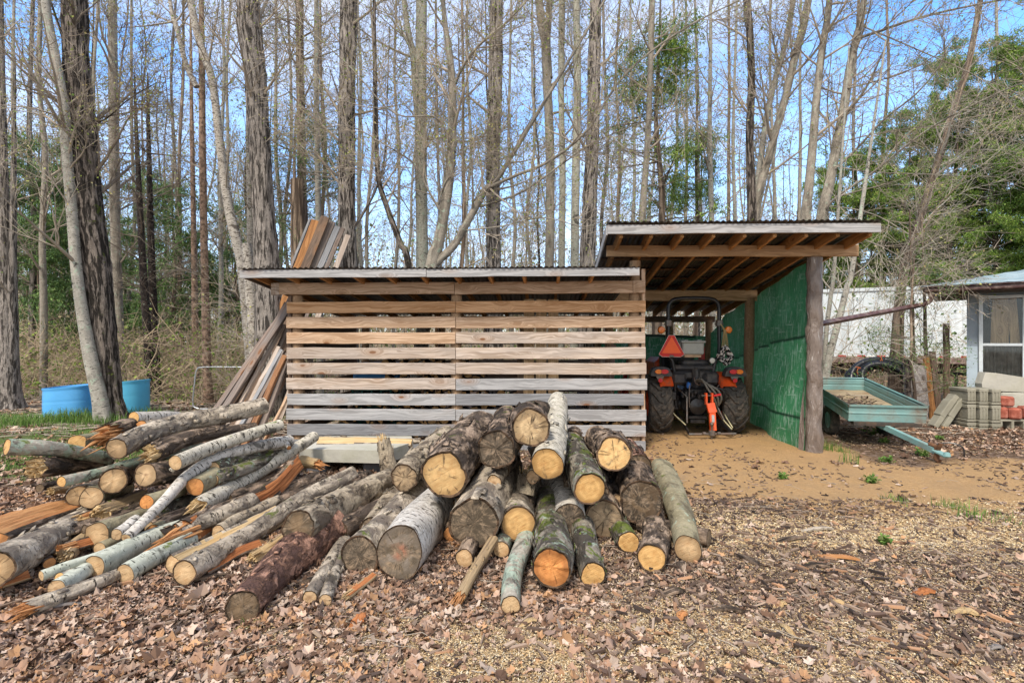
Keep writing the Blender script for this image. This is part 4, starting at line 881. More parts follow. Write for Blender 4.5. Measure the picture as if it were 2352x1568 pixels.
# ---------------------------------------------------------------- blue plastic drums cut in half
def drum(loc,r,h,col,lab,sq=1.,rot=0):
    b=MB(); K=26; n=44; zz=np.linspace(0,h,K); a_=np.arange(n)/n*2*PI
    v=[]
    for z in zz:
        rr=r*(1+.015*math.sin(z/h*PI))-(.004 if abs(z-h*.55)<.015 else 0)+(.012 if z>h-.03 else 0)
        for q in a_:
            px=np.sign(math.cos(q))*abs(math.cos(q))**sq; py=np.sign(math.sin(q))*abs(math.sin(q))**sq
            v.append(A3(loc[0]+rr*(px*math.cos(rot)-py*math.sin(rot)),loc[1]+rr*(px*math.sin(rot)+py*math.cos(rot)),z+loc[2]+.03*px*(z/h)))
    v=np.array(v); i=np.arange(K-1)[:,None]; j=np.arange(n)[None]; F=np.stack([i*n+j,i*n+(j+1)%n,(i+1)*n+(j+1)%n,(i+1)*n+j],-1).reshape(-1,4)
    b.add(v,F); inn=v.copy(); cc=A3(loc[0],loc[1],0); inn[:,:2]=cc[:2]+(v[:,:2]-cc[:2])*.975; b.add(inn,F[:,::-1])
    top=np.arange((K-1)*n,K*n); b.add(np.vstack([v[top],inn[top]]),[[q,(q+1)%n,n+(q+1)%n,n+q] for q in range(n)])
    b.add(inn[:n],[list(range(n))])
    m_=M('drum_plastic',.35,.5); p=m_.n('ShaderNodeTexCoord').outputs['Object']; m_.color(m_.mix(m_.noise(p,5,4),col,tuple(q*.82 for q in col))); 
    t_=m_.n('ShaderNodeBsdfTranslucent',{0:col}); mx_=m_.n('ShaderNodeMixShader',{0:.2,1:m_.b.outputs[0],2:t_.outputs[0]}); m_.t.links.new(mx_.outputs[0],m_.t.nodes['Material Output'].inputs[0])
    o=b.obj('plastic_drum',m_.m,smooth=True); rebase(o,loc); tag(o,lab,'drum')
drum((-8.75,10.4,0),.42,.62,(.14,.52,.95),'large bright blue open drum, broadest of those behind the leaning tree',.75,.3)
drum((-8.45,11.4,0),.30,.62,(.10,.55,.78),'teal blue drum mostly hidden behind the leaning tree trunk')
drum((-7.95,10.9,0),.325,.68,(.14,.58,.85),'pale blue round drum standing clear of the leaning tree')
# bent metal tube frame in the grass
b=MB(); Y0=11.0
P=[D(565,843,Y0),D(470,843,Y0),D(452,850,Y0),D(447,880,Y0),D(443,925,Y0),D(450,936,Y0),D(480,939,Y0),D(590,936,Y0),D(600,930,Y0),D(602,850,Y0),D(598,843,Y0),D(565,843,Y0)]
Q=[];
pipe(b,P,.014,8,120); o=b.obj('tube_frame',plain('galvanised',(.42,.44,.46),.35,.5,metal=.6,var=.1),smooth=True); rebase(o,(P[6][0],Y0,0)); tag(o,'bent galvanised tube frame standing in the grass','frame')
# ---------------------------------------------------------------- boards leaning on the shed
lean=[((-4.35,6.95,0),(-3.28,7.75,2.12),.10,m_bgrey,'longest grey board leaning farthest out from the shed end'),
((-4.20,6.93,0),(-3.22,7.70,2.10),.12,m_bgrey,'grey board crossing just above the longest one at the shed end'),
((-4.10,7.05,0),(-3.40,7.9,2.08),.10,m_brown,'dark brown board under the two longest, leaning at the shed end'),
((-3.98,6.95,0),(-3.30,7.7,1.45),.09,m_brown,'dark brown board cut shorter, left of the silver one'),
((-3.86,6.95,0),(-3.36,7.55,1.42),.08,m_tangrey,'pale edged narrow board in the middle of the leaning stack'),
((-3.80,6.93,0),(-3.30,7.50,1.38),.07,m_dgrey,'silver grey thin board in the middle of the leaning stack'),
((-3.70,6.93,0),(-3.28,7.50,1.36),.08,m_bgrey,'brown grey board just right of the silver thin one'),
((-3.60,6.92,0),(-3.24,7.46,1.30),.10,plank('board_rust',(.34,.17,.08),(.22,.10,.05),.1),'reddish rust board in the leaning stack'),
((-3.48,6.98,0),(-3.20,7.50,1.32),.11,m_bgrey,'brown wide board nearest the slats'),
((-3.38,6.96,0),(-3.17,7.36,.72),.045,m_tan,'short thin batten leaning at the foot of the slats'),
((-3.72,7.3,0),(-3.16,7.85,2.05),.12,m_brown,'weathered brown board behind the stack showing at its top'),
((-3.62,7.35,0),(-3.10,7.8,2.02),.12,m_brown,'dark wide board behind the stack next to the slats')]
for k,(p,q,w,m_,lab) in enumerate(lean):
    b=MB(); bd(b,p,q,w*.82,.045,A3(1,-.25,0),seed=200+k,warp=.012); o=b.obj('leaning_board',m_); rebase(o,p); tag(o,lab,'board',group='boards leaning on the end of the woodshed')
for k,(p,q,w,m_,lab) in enumerate([((-4.27,7.0,0),(-3.36,7.78,1.95),.05,m_dgrey,'thin grey batten between the two longest leaning boards'),((-4.02,7.0,0),(-3.36,7.7,1.75),.05,m_tangrey,'thin pale batten behind the shorter dark board'),((-3.92,6.96,0),(-3.34,7.58,1.30),.05,m_brown,'thin dark batten left of the pale edged narrow board'),((-3.55,6.98,0),(-3.22,7.5,1.05),.05,m_bgrey,'short narrow batten before the brown wide board')]):
    b=MB(); bd(b,p,q,w,.05,A3(1,-.25,0),seed=240+k,warp=.012); o=b.obj('leaning_board',m_); rebase(o,p); tag(o,lab,'board',group='boards leaning on the end of the woodshed')
# boards standing behind the shed
def bp(xt,yt,xb,yb,w,m_,lab,k,Yt=10.6):
    b=MB(); p=D(xb,yb,Yt-.0); q=D(xt,yt,Yt+.12); T=q-p; p0=p-T*(p[2]/T[2]) if T[2] else p; bd(b,p0,q,w,.035,A3(1,0,0),seed=300+k,warp=.01); o=b.obj('standing_board',m_); rebase(o,p0); tag(o,lab,'board',group='boards standing behind the woodshed')
bp(712,503,668,615,.05,m_dgrey,'dark thin board at the left of the bundle above the shed roof',0,10.75)
bp(726,506,684,615,.17,m_orangeb,'bright orange knotty board in the bundle above the shed roof',1,10.68)
bp(748,498,700,615,.18,m_brown,'tall brown board, highest of the bundle above the roof',2)
bp(762,508,718,615,.17,m_bgrey,'brown grey board second from the highest in the bundle above the roof',3,10.7)
bp(776,520,735,615,.12,m_dgrey,'dark grey board near the right of the bundle above the roof',4,10.62)
bp(788,524,750,615,.09,m_bgrey,'pale edged board at the right of the bundle above the roof',5,10.56)
bp(800,540,772,615,.11,m_tangrey,'short pale grey board split away from the bundle above the roof',6,10.5)
# ---------------------------------------------------------------- slab table in front of the shed
b=MB(); V_=[A3(-2.42,5.95,.28),A3(-1.40,5.85,.28),A3(-1.20,6.35,.28),A3(-1.30,6.75,.28),A3(-2.60,6.75,.28)]
prism(b,[(p[0],p[1]) for p in V_],.145,(0,0,.135)); o=b.obj('concrete_slab',m_slab); rebase(o,(-1.9,6.3,.13)); tag(o,'flat pale concrete slab raised on blocks before the slats','slab')
for k,(x,y) in enumerate(((-2.25,6.1),(-1.6,6.1),(-2.1,6.6))):
    b=MB(); bbox(b,A3(x,y,.06),(.22,.2,.135),.01); o=b.obj('support_block',plain('dark_block',(.12,.12,.13),.9,var=.2)); rebase(o,(x,y,0)); tag(o,('grey block under the left front of the concrete slab','grey block under the right front of the concrete slab','grey block under the back of the concrete slab')[k],'block')
# ---------------------------------------------------------------- inside the shed: split firewood, boards, tubs
m_fwend=cutwood('firewood_end',(.74,.46,.19),(.52,.28,.10),.1,rad=.06,cracks=.7); m_fwbark=bark('firewood_bark',(.20,.15,.11),(.13,.095,.07),(.04,.03,.02))
protos=[]
def firewood(seed):
    rg=np.random.RandomState(seed); n=rg.choice([7,9,12]); kind=seed%3
    a_=np.sort(rg.rand(n))*2*PI if kind==0 else np.linspace(0,2*PI,n,endpoint=False)
    r_=.055+.03*rg.rand(n); 
    if kind==1: a_=np.r_[np.linspace(-.7,.7,n-1),PI]; r_=np.r_[np.full(n-1,.085),.055]
    if kind==2: a_=np.r_[np.linspace(-1.5,1.5,n)]; r_=np.full(n,.07)
    P=np.c_[r_*np.cos(a_),r_*np.sin(a_)]; return P-P.mean(0)
def fw_obj(seed):
    P=firewood(seed); b=MB(); n=len(P); rg=np.random.RandomState(seed)
    L_=.4; V_=np.vstack([np.c_[P[:,0],np.full(n,0),P[:,1]],np.c_[P[:,0]*1.04,np.full(n,L_),P[:,1]]]); co=np.vstack([np.c_[P,np.zeros(n)],np.c_[P,np.full(n,L_)]])
    b.add(V_,[[i,n+i,n+(i+1)%n,(i+1)%n] for i in range(n)],co=co,mat=0); b.add(V_[:n],[list(range(n))],co=co[:n]*A3(1,1,0),mat=1); b.add(V_[n:],[list(range(n))[::-1]],co=co[n:],mat=1)
    me=b.mesh('firewood_log',[m_fwbark,m_fwend]); return me
fwm=[fw_obj(s) for s in range(9)]
rg=np.random.RandomState(11); cnt=0
for row in range(11):
    for k in range(24):
        x=.35+k*.195+(row%2)*.09+rg.uniform(-.02,.02); top=11 if 2.1<x<2.75 or 1.15<x<2.35 else (6 if x<3.9 else 3)
        if x<1.15: top=5
        if row>=top or cnt>=230: continue
        z=.08+row*.118+rg.uniform(-.01,.01); o=bpy.data.objects.new('firewood_log',fwm[rg.randint(9)]); C.objects.link(o)
        o.location=tuple(L(x,.75+rg.uniform(-.03,.03),z)); o.rotation_euler=(0,rg.uniform(0,2*PI),-AY+rg.uniform(-.04,.04)); cnt+=1
        tag(o,'split firewood log in the stacked rows behind the shed slats','firewood',group='firewood stacked inside the woodshed')
for k,x in enumerate((3.40,3.58,3.76,3.30)):
    b=MB(); bd(b,L(x,.38+.03*k,0),L(x+.01,.44+.03*k,2.12 if k<3 else 1.5),.15,.03,EX,seed=400+k); o=b.obj('upright_plank',plank('pine_new',(.80,.56,.33),(.62,.40,.21),0) if k<3 else m_brown); rebase(o,L(x,.4,0)); tag(o,('left pale upright plank standing just inside the slats','middle pale upright plank standing just inside the slats','right pale upright plank standing just inside the slats','short brown plank beside the pale upright ones inside')[k],'plank')
b=MB(); n=30; x0,x1=.62,1.35; V_=[]
bbox(b,L(1.0,1.25,.98),(.80,.55,.26),.06,SH); o=b.obj('storage_tub',plain('tub_blue',(.03,.16,.36),.5)); rebase(o,L(1.0,1.25,.86)); tag(o,'blue storage tub stacked inside the woodshed','tub')
b=MB(); bbox(b,L(1.0,1.25,1.13),(.86,.6,.04),.015,SH); b.obj('lid',plain('tub_blue_lid',(.05,.22,.50),.5),o)
b=MB()
for k in range(5): bbox(b,L(1.0,1.22,.62+.055*k),(.82,.55,.022),.006,SH)
for k in range(6): bbox(b,L(.62+.152*k,.96,.73),(.03,.03,.26),.006,SH)
bbox(b,L(1.0,1.25,.3),(.8,.5,.58),.03,SH); o=b.obj('plastic_crate',plain('crate_green',(.015,.10,.075),.5)); rebase(o,L(1.0,1.25,0)); tag(o,'dark green slatted crate under the blue tub in the woodshed','crate')
# dark boards standing at the carport side of the shed
for k in range(5):
    x=4.42+.09*k; b=MB(); bd(b,L(x,1.5+.1*k,0),L(x+.12,2.0,1.25+.05*k),.085,.03,EX,seed=420+k); o=b.obj('stored_board',(m_bgrey,m_brown)[k%2]); rebase(o,L(x,1.5,0)); tag(o,'narrow dark board stored upright at the carport end of the woodshed','board',group='boards stored at the carport end of the woodshed')
# ---------------------------------------------------------------- logs
B_={
'aspen':bark('aspen_bark',(.53,.53,.43),(.41,.42,.33),(.24,.26,.21),sxy=4,sz=2,thr=.25,soft=.1,lent=.55,moss=.05,bump=.006),
'aspen_grey':bark('aspen_grey_bark',(.58,.52,.42),(.41,.365,.28),(.22,.21,.17),sxy=5,sz=3,thr=.28,soft=.1,lent=.8,moss=.12,bump=.01),
'birch':bark('birch_bark',(.66,.60,.52),(.46,.41,.345),(.26,.22,.18),sxy=4,sz=7,thr=.30,soft=.08,lent=1.0,bump=.012),
'poplar':bark('poplar_bark',(.58,.485,.37),(.38,.31,.23),(.15,.12,.095),sxy=8,sz=5,thr=.40,soft=.14,lent=.5,moss=.1,bump=.02),
'rough':bark('rough_bark',(.44,.325,.235),(.27,.19,.13),(.055,.042,.034),sxy=11,sz=4,thr=.43,soft=.12,moss=.08,bump=.04),
'dark':bark('dark_bark',(.36,.26,.185),(.19,.132,.092),(.03,.024,.02),sxy=10,sz=4,thr=.44,soft=.12,moss=.12,bump=.04),
'red':bark('red_pine_bark',(.52,.29,.20),(.29,.155,.105),(.09,.05,.04),sxy=13,sz=9,thr=.42,soft=.13,bump=.045),
'mossy':bark('mossy_bark',(.30,.26,.20),(.19,.155,.12),(.06,.05,.04),sxy=9,sz=4,thr=.42,soft=.12,moss=.62,lichen=.3,bump=.03),
'lichen':bark('lichen_bark',(.44,.39,.31),(.29,.25,.19),(.10,.09,.07),sxy=8,sz=4,thr=.38,soft=.12,moss=.28,lichen=.95,bump=.02),
'olive':bark('olive_bark',(.35,.30,.19),(.24,.205,.125),(.11,.09,.06),sxy=5,sz=3,thr=.34,soft=.14,moss=.25,lichen=.2,bump=.015),
'pale':bark('pale_knotty_bark',(.46,.38,.27),(.31,.24,.17),(.12,.09,.065),sxy=8,sz=4,thr=.38,soft=.12,lent=.3,moss=.12,bump=.03),
'rotten':fibre('rotten_wood',(.44,.31,.17),(.17,.115,.07),(.50,.34,.16)),
}
C_={
'tan':cutwood('cut_tan',(.62,.43,.24),(.43,.26,.125),.12,rad=.09,cracks=.35),
'yellow':cutwood('cut_yellow',(.62,.38,.15),(.45,.235,.075),.12,rad=.12,cracks=.3),
'orange':cutwood('cut_orange',(.62,.27,.085),(.42,.15,.04),.05,rad=.10,cracks=.3),
'bright':cutwood('cut_bright',(.68,.45,.20),(.50,.27,.09),.25,rad=.16,cracks=.6),
'heart':cutwood('cut_heart',(.55,.38,.22),(.42,.27,.14),.2,heart=(.28,.15,.075),rad=.08,cracks=.5),
'dark':cutwood('cut_dark',(.15,.115,.085),(.07,.055,.042),.8,rad=.15,cracks=.6),
'greydark':cutwood('cut_grey_dark',(.20,.17,.145),(.12,.10,.09),.6,heart=(.34,.13,.08),rad=.14,cracks=.5),
'crack':cutwood('cut_cracked',(.58,.42,.24),(.38,.25,.13),.35,rad=.12,cracks=1.0),
'crackdark':cutwood('cut_cracked_dark',(.46,.33,.20),(.24,.16,.10),.55,rad=.12,cracks=1.0),
'mud':cutwood('cut_muddy',(.20,.135,.08),(.10,.065,.04),.6,rad=.1,cracks=.4),
}
m_rim=bark('inner_bark',(.16,.10,.06),(.10,.06,.04),(.04,.03,.02))
m_spl=fibre('splinter_orange',(.62,.32,.13),(.38,.16,.06),(.55,.20,.07)); m_sply=fibre('splinter_yellow',(.66,.48,.26),(.42,.28,.13),(.58,.36,.15)); m_splr=fibre('splinter_red',(.55,.22,.08),(.30,.10,.035),(.20,.06,.02))
def proj(P): return P
def mklog(label,pts,dA,dB=None,bark_='rough',cut='tan',sub='log',split=None,splitmat=None,splint=None,stub=None,bump_=1.,face=.0,n=34,ell=1.,group=None,cutB=None,name='log'):
    """pts: world points, front (seen) end first; dA,dB real diameters"""
    P=np.array(pts,float); dB=dA*.9 if dB is None else dB
    ln=np.sum(np.linalg.norm(np.diff(P,axis=0),axis=1)); K=max(14,int(ln/.045)); Q=smooth(P,K)
    seed=abs(hash_(label))%9973; rg=np.random.RandomState(seed)
    s=np.r_[0,np.cumsum(np.linalg.norm(np.diff(Q,axis=0),axis=1))]
    t=s/s[-1]; r=(dA*(1-t)+dB*t)/2
    if len(P)==2:
        bend=(rg.rand(3)-.5)*.10*ln; Q=Q+np.sin(t*PI)[:,None]*bend*A3(1,1,.3)+(np.sin(t*PI*2.3+seed)-math.sin(seed))[:,None]*(rg.rand(3)-.5)*.03*ln*A3(1,1,.4)
    T,U,Wv=[x[0] for x in frames(Q[None])]
    # the saw cut turns a little toward 'face' of being square
    a=np.arange(n)/n*2*PI; ca,sa=np.cos(a),np.sin(a)
    rough={'aspen':.012,'aspen_grey':.02,'birch':.025,'poplar':.05,'olive':.02,'lichen':.035}.get(bark_,.075)*bump_
    cyl=np.stack([np.broadcast_to(ca,(K,n))*.12/.12,np.broadcast_to(sa,(K,n)),np.broadcast_to((s/ .12)[:,None],(K,n))],-1)
    o=rg.rand(3)*50
    shape=1+(fbm(cyl*A3(.9,.9,.16)+o,2,1)-.5)*.34
    det=(fbm(cyl*A3(3.2,3.2,.55)+o,4,2)-.5)*2*rough+(fbm(cyl*A3(7,7,3.)+o,3,3)-.5)*rough
    knot=0
    for q in range(rg.randint(3,7)):
        ks,ka=rg.rand()*s[-1],rg.rand()*2*PI; dd=((s[:,None]-ks)/(dA*.35))**2+(np.angle(np.exp(1j*(a[None]-ka)))/.45)**2; knot=knot+.11*np.exp(-dd*2)
    rr=r[:,None]*(shape+det+knot)
    if split is not None:
        ang,dep=split; d=np.cos(a-ang); lim=(1-2*dep)*r[:,None]*(1+.42*(fbm(cyl*A3(3.5,3.5,.35)+o+9,4,7)-.5)*2); 
        flat=d[None]>0.05
        rs=np.where(flat,np.minimum(rr,lim/np.maximum(d,.05)[None]),rr); ismat=(rs<rr-1e-5); rr=np.maximum(rs,.006)
    V_=Q[:,None]+rr[...,None]*(U[:,None]*ca[None,:,None]*ell+Wv[:,None]*sa[None,:,None])
    jag=None
    if splint:      # broken front: ring pushed out and in
        jj=(rg.rand(n)-.35)*splint*dA; V_[0]+= -T[0]*jj[:,None]; V_[1]+=-T[0]*(jj*.3)[:,None]
    co=np.stack([np.broadcast_to(ca,(K,n))*rr,np.broadcast_to(sa,(K,n))*rr,np.broadcast_to(s[:,None],(K,n))],-1)
    i=np.arange(K-1)[:,None]; j=np.arange(n)[None]
    F=np.stack([i*n+j,i*n+(j+1)%n,(i+1)*n+(j+1)%n,(i+1)*n+j],-1).reshape(-1,4)
    b=MB()
    if split is not None:
        fm=(ismat[:-1]&np.roll(ismat,-1,1)[:-1]).ravel(); b.add(V_.reshape(-1,3),F[~fm],co=co.reshape(-1,3),mat=0)
        k0=b.n; b.f.append(F[fm]); b.m.append(np.full(fm.sum(),1))
    else: b.add(V_.reshape(-1,3),F,co=co.reshape(-1,3))
    # bark rim (annulus) at both ends
    for e,kk,sgn in((0,0,-1),(1,K-1,1)):
        c=Q[kk]; rim=V_[kk]; inner=c+(rim-c)*(.90 if bark_ not in('aspen','aspen_grey','birch','olive') else .95); inn2=inner-T[kk]*sgn*.006
        q=np.arange(n); v=np.vstack([rim,inner,inn2]); f1=np.stack([q,(q+1)%n,n+(q+1)%n,n+q],-1); f2=f1+n
        if e: f1=f1[:,::-1]; f2=f2[:,::-1]
        b.add(v,np.vstack([f1[:, ::-1],f2[:, ::-1]]),co=np.vstack([co[kk],co[kk]*.9,co[kk]*.9]),mat=2)
    if rough>.04:      # loose bark scales and flaps, real thickness
        m_=int(ln*(26 if rough>.07 else 12))
        for q in range(m_):
            kk=rg.randint(1,K-2); jn=rg.randint(n)
            if split is not None and ismat[kk,jn]: continue
            p=V_[kk,jn]; nn_=unit(p-Q[kk]); tt=unit(T[kk]+ (rg.rand(3)-.5)*.5); ww=unit(np.cross(tt,nn_)); sL,sW=dA*rg.uniform(.10,.30),dA*rg.uniform(.06,.14); lift=dA*rg.uniform(.01,.09)
            v=[p-tt*sL-ww*sW*.6,p-tt*sL*.9+ww*sW*.7,p+tt*sL*.8+ww*sW*.5+nn_*lift,p+tt*sL-ww*sW*.8+nn_*lift*.7]; v=np.array(v)+nn_*.004; v2=v-nn_*.006
            b.add(np.vstack([v,v2]),[[0,1,2,3],[7,6,5,4],[0,4,5,1],[1,5,6,2],[2,6,7,3],[3,7,4,0]],co=np.vstack([v,v2])*1.)
    body=b.obj(name,[B_[bark_] if bark_ in B_ else bark_,splitmat or m_spl,m_rim],smooth=True)
    org=Q.mean(0); rebase(body,org); tag(body,label,sub,group)
    for e,kk,sgn in((0,0,-1),(1,K-1,1)):
        c=Q[kk]; rim=c+(V_[kk]-c)*(.915 if bark_ not in('aspen','aspen_grey','birch','olive') else .962); cc=MB()
        rings=[.999,.9,.72,.5,.28,.1]; v=[];cl=[]
        base=rim-T[kk]*sgn*(.002)
        for g in rings:
            w=c+(base-c)*g; dz=(fbm(np.c_[np.cos(a)*g*3+seed,np.sin(a)*g*3,np.full(n,kk)],3,5)-.5)*.05*dA*(1-.0*g)
            if splint and e==0: dz=dz*(4 if splint>.25 else 1.3)+(1-g)*splint*dA*.2*(rg.rand(n)-.3)
            v.append(w+T[kk]*sgn*(dz*(1 if g<.99 else 0))[:,None]); lr=np.linalg.norm(w-c,axis=1); cl.append(np.c_[np.cos(a)*lr,np.sin(a)*lr,np.zeros(n)])
        v.append(c[None]+T[kk]*0); cl.append(np.zeros((1,3))); v=np.vstack(v); cl=np.vstack(cl); q=np.arange(n); f=[]
        for g in range(len(rings)-1): f.append(np.stack([g*n+q,g*n+(q+1)%n,(g+1)*n+(q+1)%n,(g+1)*n+q],-1))
        f=np.vstack(f); m_=len(rings)-1; tri=np.stack([m_*n+q,m_*n+(q+1)%n,np.full(n,(m_+1)*n)],-1)
        if not e: f=f[:,::-1]; tri=tri[:,::-1]
        cc.add(v,f,co=cl); cc.f.append(tri); cc.m.append(np.zeros(n,int))
        mm=(C_[cut] if e==0 else C_[cutB or ('crack' if cut!='dark' else 'dark')]); 
        if splint and e==0 and splint>.25: mm=m_sply if splint<.6 else m_spl
        cc.obj('cut_face',mm,body,smooth=True)
    if splint and splint>.25:
        sp=MB(); c=Q[0]; m_=26
        for q in range(m_):
            g=math.sqrt(rg.rand())*.86; an=rg.rand()*2*PI; base=c+r[0]*g*(U[0]*math.cos(an)+Wv[0]*math.sin(an)); L_=dA*splint*rg.uniform(.5,2.0); dr_=unit(-T[0]+(rg.rand(3)-.5)*.35)
            w=dA*rg.uniform(.035,.10); pp=np.array([base+T[0]*.05,base+dr_*L_*.5,base+dr_*L_]); tubes(sp,pp[None],np.array([[w,w*.75,w*.08]]),5,phase=rg.rand())
        tag(sp.obj('splinters',m_spl if splint>=.6 else m_sply,body),kind='stuff')
    if stub:
        for q,(tp,an,L_,d_) in enumerate(stub):
            kk=int(tp*(K-1)); dirn=unit(U[kk]*math.cos(an)+Wv[kk]*math.sin(an)-T[kk]*.6); p0=Q[kk]+dirn*r[kk]*.5; p1=Q[kk]+dirn*(r[kk]+L_); sb=MB(); pp=smooth([p0,(p0+p1)/2,p1],6); tubes(sb,pp[None],np.array([[d_*.75,d_*.62,d_*.55,d_*.52,d_*.5,d_*.5]]),14); st_=sb.obj('branch_stub',B_.get(bark_,m_rim),body,smooth=True)
            cb_=MB(); n2=14; lathe(cb_,[(d_*.5,0),(d_*.3,.002),(.001,.003)],p1-dirn*.001,dirn,n2,); cb_.obj('cut_end',C_['orange'],st_)
    return body
def hash_(s):
    h=7
    for ch in s: h=(h*131+ord(ch))%1000003
    return h
def lg(Z,label,pts,d,dB=None,**k):
    """pts (zx,zy,Y); d diameter in zoom pixels at the first point (real size worked out from its depth)"""
    zs=2.976 if Z is Z1 else 2.667
    W_=[D(*Z(x,y),Y) for x,y,Y in pts]; d=d*(1.13 if Z is Z1 else 1.03); dA=d/zs*pts[0][2]/FPX; dBr=None if dB is None else dB/zs*pts[-1][2]/FPX
    for w in W_: w[2]=max(w[2],.02+min(dA,.12)*.4)
    return mklog(label,W_,dA,dBr,**k)
# --- middle pile
lg(Z3,'slim pale log with green lichen, cut end lowest in the middle pile',[(515,1362,2.85),(650,817,4.3)],122,100,bark_='lichen',cut='tan')
lg(Z3,'very mossy log whose broken end shows a bright orange heart',[(765,1120,3.12),(735,716,4.6)],235,190,bark_='mossy',cut='orange',splint=.12,cutB='dark')
lg(Z3,'mossy log with a tan cut end beside the orange hearted one',[(1018,1165,3.2),(970,726,4.6)],152,140,bark_='mossy',cut='yellow')
lg(Z3,'small log with peeled dark ring round its cut, between two others low at the front',[(1378,1065,3.41),(1345,690,4.8)],165,150,bark_='rough',cut='yellow')
lg(Z3,'long olive barked log lying alone at the edge of the middle pile',[(1600,1008,3.56),(1545,760,4.3),(1440,530,5.7)],160,150,bark_='olive',cut='tan',stub=[(.55,2.5,.03,.05)])
lg(Z3,'small log with split grained cut, tucked under the dark rotten one',[(1240,965,3.70),(1150,760,5.0)],132,120,bark_='mossy',cut='yellow')
lg(Z3,'small tan ended log on the ground under the broad dark face',[(228,1065,3.45),(330,770,4.5)],112,100,bark_='rough',cut='tan')
lg(Z3,'short small log with tan end just left of the lichen one',[(458,1018,3.6),(540,780,4.7)],104,95,bark_='lichen',cut='tan')
lg(Z3,'small log with glowing orange end half hidden beside the pale birch',[(155,940,3.9),(240,770,5.0)],104,95,bark_='dark',cut='orange')
lg(Z3,'broad log with sooty black cut face and a bark strip hanging over it',[(290,850,3.62),(380,690,4.2),(470,520,5.0)],290,250,bark_='poplar',cut='dark')
lg(Z3,'round log with clean golden cut and rings at the pile centre',[(563,850,3.75),(640,600,5.1)],212,190,bark_='poplar',cut='yellow')
lg(Z3,'pale birch log with dark ragged cut, right of the golden round one',[(870,830,3.9),(752,590,5.2)],192,190,bark_='birch',cut='dark')
lg(Z3,'log with star shaped cracks across a half dark face',[(1090,825,3.95),(1088,560,5.3)],228,200,bark_='rough',cut='crackdark')
lg(Z3,'thick log with a rotten black brown face at the right of the pile',[(1315,722,4.05),(1215,450,5.4)],262,230,bark_='dark',cut='mud',splint=.06)
lg(Z3,'moss topped log with golden cut lying over the star cracked one',[(1000,640,3.75),(935,490,4.4),(880,375,5.0)],190,170,bark_='mossy',cut='yellow')
lg(Z3,'golden ended log on the upper right shoulder of the pile',[(1145,430,4.1),(1045,335,5.4)],214,165,bark_='rough',cut='bright')
lg(Z3,'long pole rising highest, birch bark behind a yellow cut',[(742,485,3.85),(790,260,4.8),(802,105,5.6)],198,118,bark_='aspen_grey',cut='yellow',bump_=3.)
lg(Z3,'topmost log with a cracked tan face at the summit',[(635,265,4.0),(662,190,5.1)],222,190,bark_='dark',cut='crack')
lg(Z3,'charred looking log with torn bark skirt, left of the summit',[(425,395,4.0),(490,235,5.0)],232,200,bark_='dark',cut='dark',splint=.10)
lg(Z3,'biggest log face, bright straw orange cut facing the camera',[(105,550,3.85),(215,390,4.6),(330,265,5.4)],285,215,bark_='rough',cut='bright',ell=1.03)
lg(Z3,'pinkish barked log sloping behind the rotten black brown one',[(1300,505,4.6),(1235,400,5.6)],150,130,bark_='red',cut='mud')
lg(Z3,'knotted stub of log showing between the pole and the shoulder log',[(905,345,5.0),(905,300,5.9)],105,95,bark_='rough',cut='crack')
lg(Z3,'dark log lying crosswise on the ground beyond the olive one',[(1730,975,3.80),(1520,985,3.95),(1300,985,4.1)],100,100,bark_='dark',cut='mud')
lg(Z3,'decayed ragged stick leaning down to the ground in front',[(205,1345,2.98),(300,1130,3.3),(410,950,3.62)],66,62,bark_='rotten',cut='tan',splint=.9)
lg(Z3,'short broken branch standing up between the golden cut and summit',[(612,560,4.3),(600,670,4.25)],95,110,bark_='pale',cut='tan',splint=.4)
lg(Z3,'thin dark peeled log end under the charred one',[(450,520,4.3),(520,430,5.2)],110,100,bark_='rough',cut='mud')
# --- between the piles
lg(Z2,'stout pale birch log with a brown heart in its dark cut',[(1135,1028,3.26),(1300,830,4.0),(1530,600,5.0)],325,250,bark_='birch',cut='greydark',bump_=.8,ell=.86)
lg(Z2,'log with wet black face, pressed against the pale birch',[(898,1052,3.38),(1230,740,4.9)],240,200,bark_='poplar',cut='dark')
lg(Z2,'slender grey log with a small round muddy end, upper of the twin pair',[(590,1340,2.95),(690,1170,3.3),(800,960,3.8)],90,80,bark_='poplar',cut='heart',bump_=1.8)
lg(Z2,'slender grey log with a small round muddy end, lower of the twin pair',[(685,1362,2.93),(740,1180,3.25),(830,980,3.75)],76,70,bark_='poplar',cut='heart',bump_=1.8)
lg(Z2,'thick reddish pine log reaching nearest the camera',[(180,1370,2.80),(420,1120,3.3),(690,890,3.9)],208,300,bark_='red',cut='mud',stub=[(.35,1.9,.02,.05)])
lg(Z2,'long tan barked log with a decayed hollow looking end',[(520,875,3.5),(800,730,4.2),(1090,590,4.9)],200,150,bark_='pale',cut='mud',splint=.08)
lg(Z2,'knotty yellow ended log beside the biggest bright face',[(1168,575,4.35),(1440,335,5.8)],160,170,bark_='pale',cut='crackdark')
lg(Z2,'rough barked log bridging the gap under the long tan one',[(760,900,3.8),(1270,710,5.0)],150,150,bark_='rough',cut='dark')
lg(Z2,'scaly pale log hidden behind the stout birch',[(980,900,3.9),(1280,720,5.1)],170,160,bark_='pale',cut='dark')
lg(Z2,'thin dark branch lying behind the long tan log',[(900,745,4.4),(1160,650,5.0)],46,40,bark_='dark',cut='mud')
lg(Z2,'split stub of wood standing on the concrete slab',[(1040,352,5.85),(1070,540,5.8)],80,100,bark_='pale',cut='orange',splint=.35,split=(2.4,.25),splitmat=m_spl)
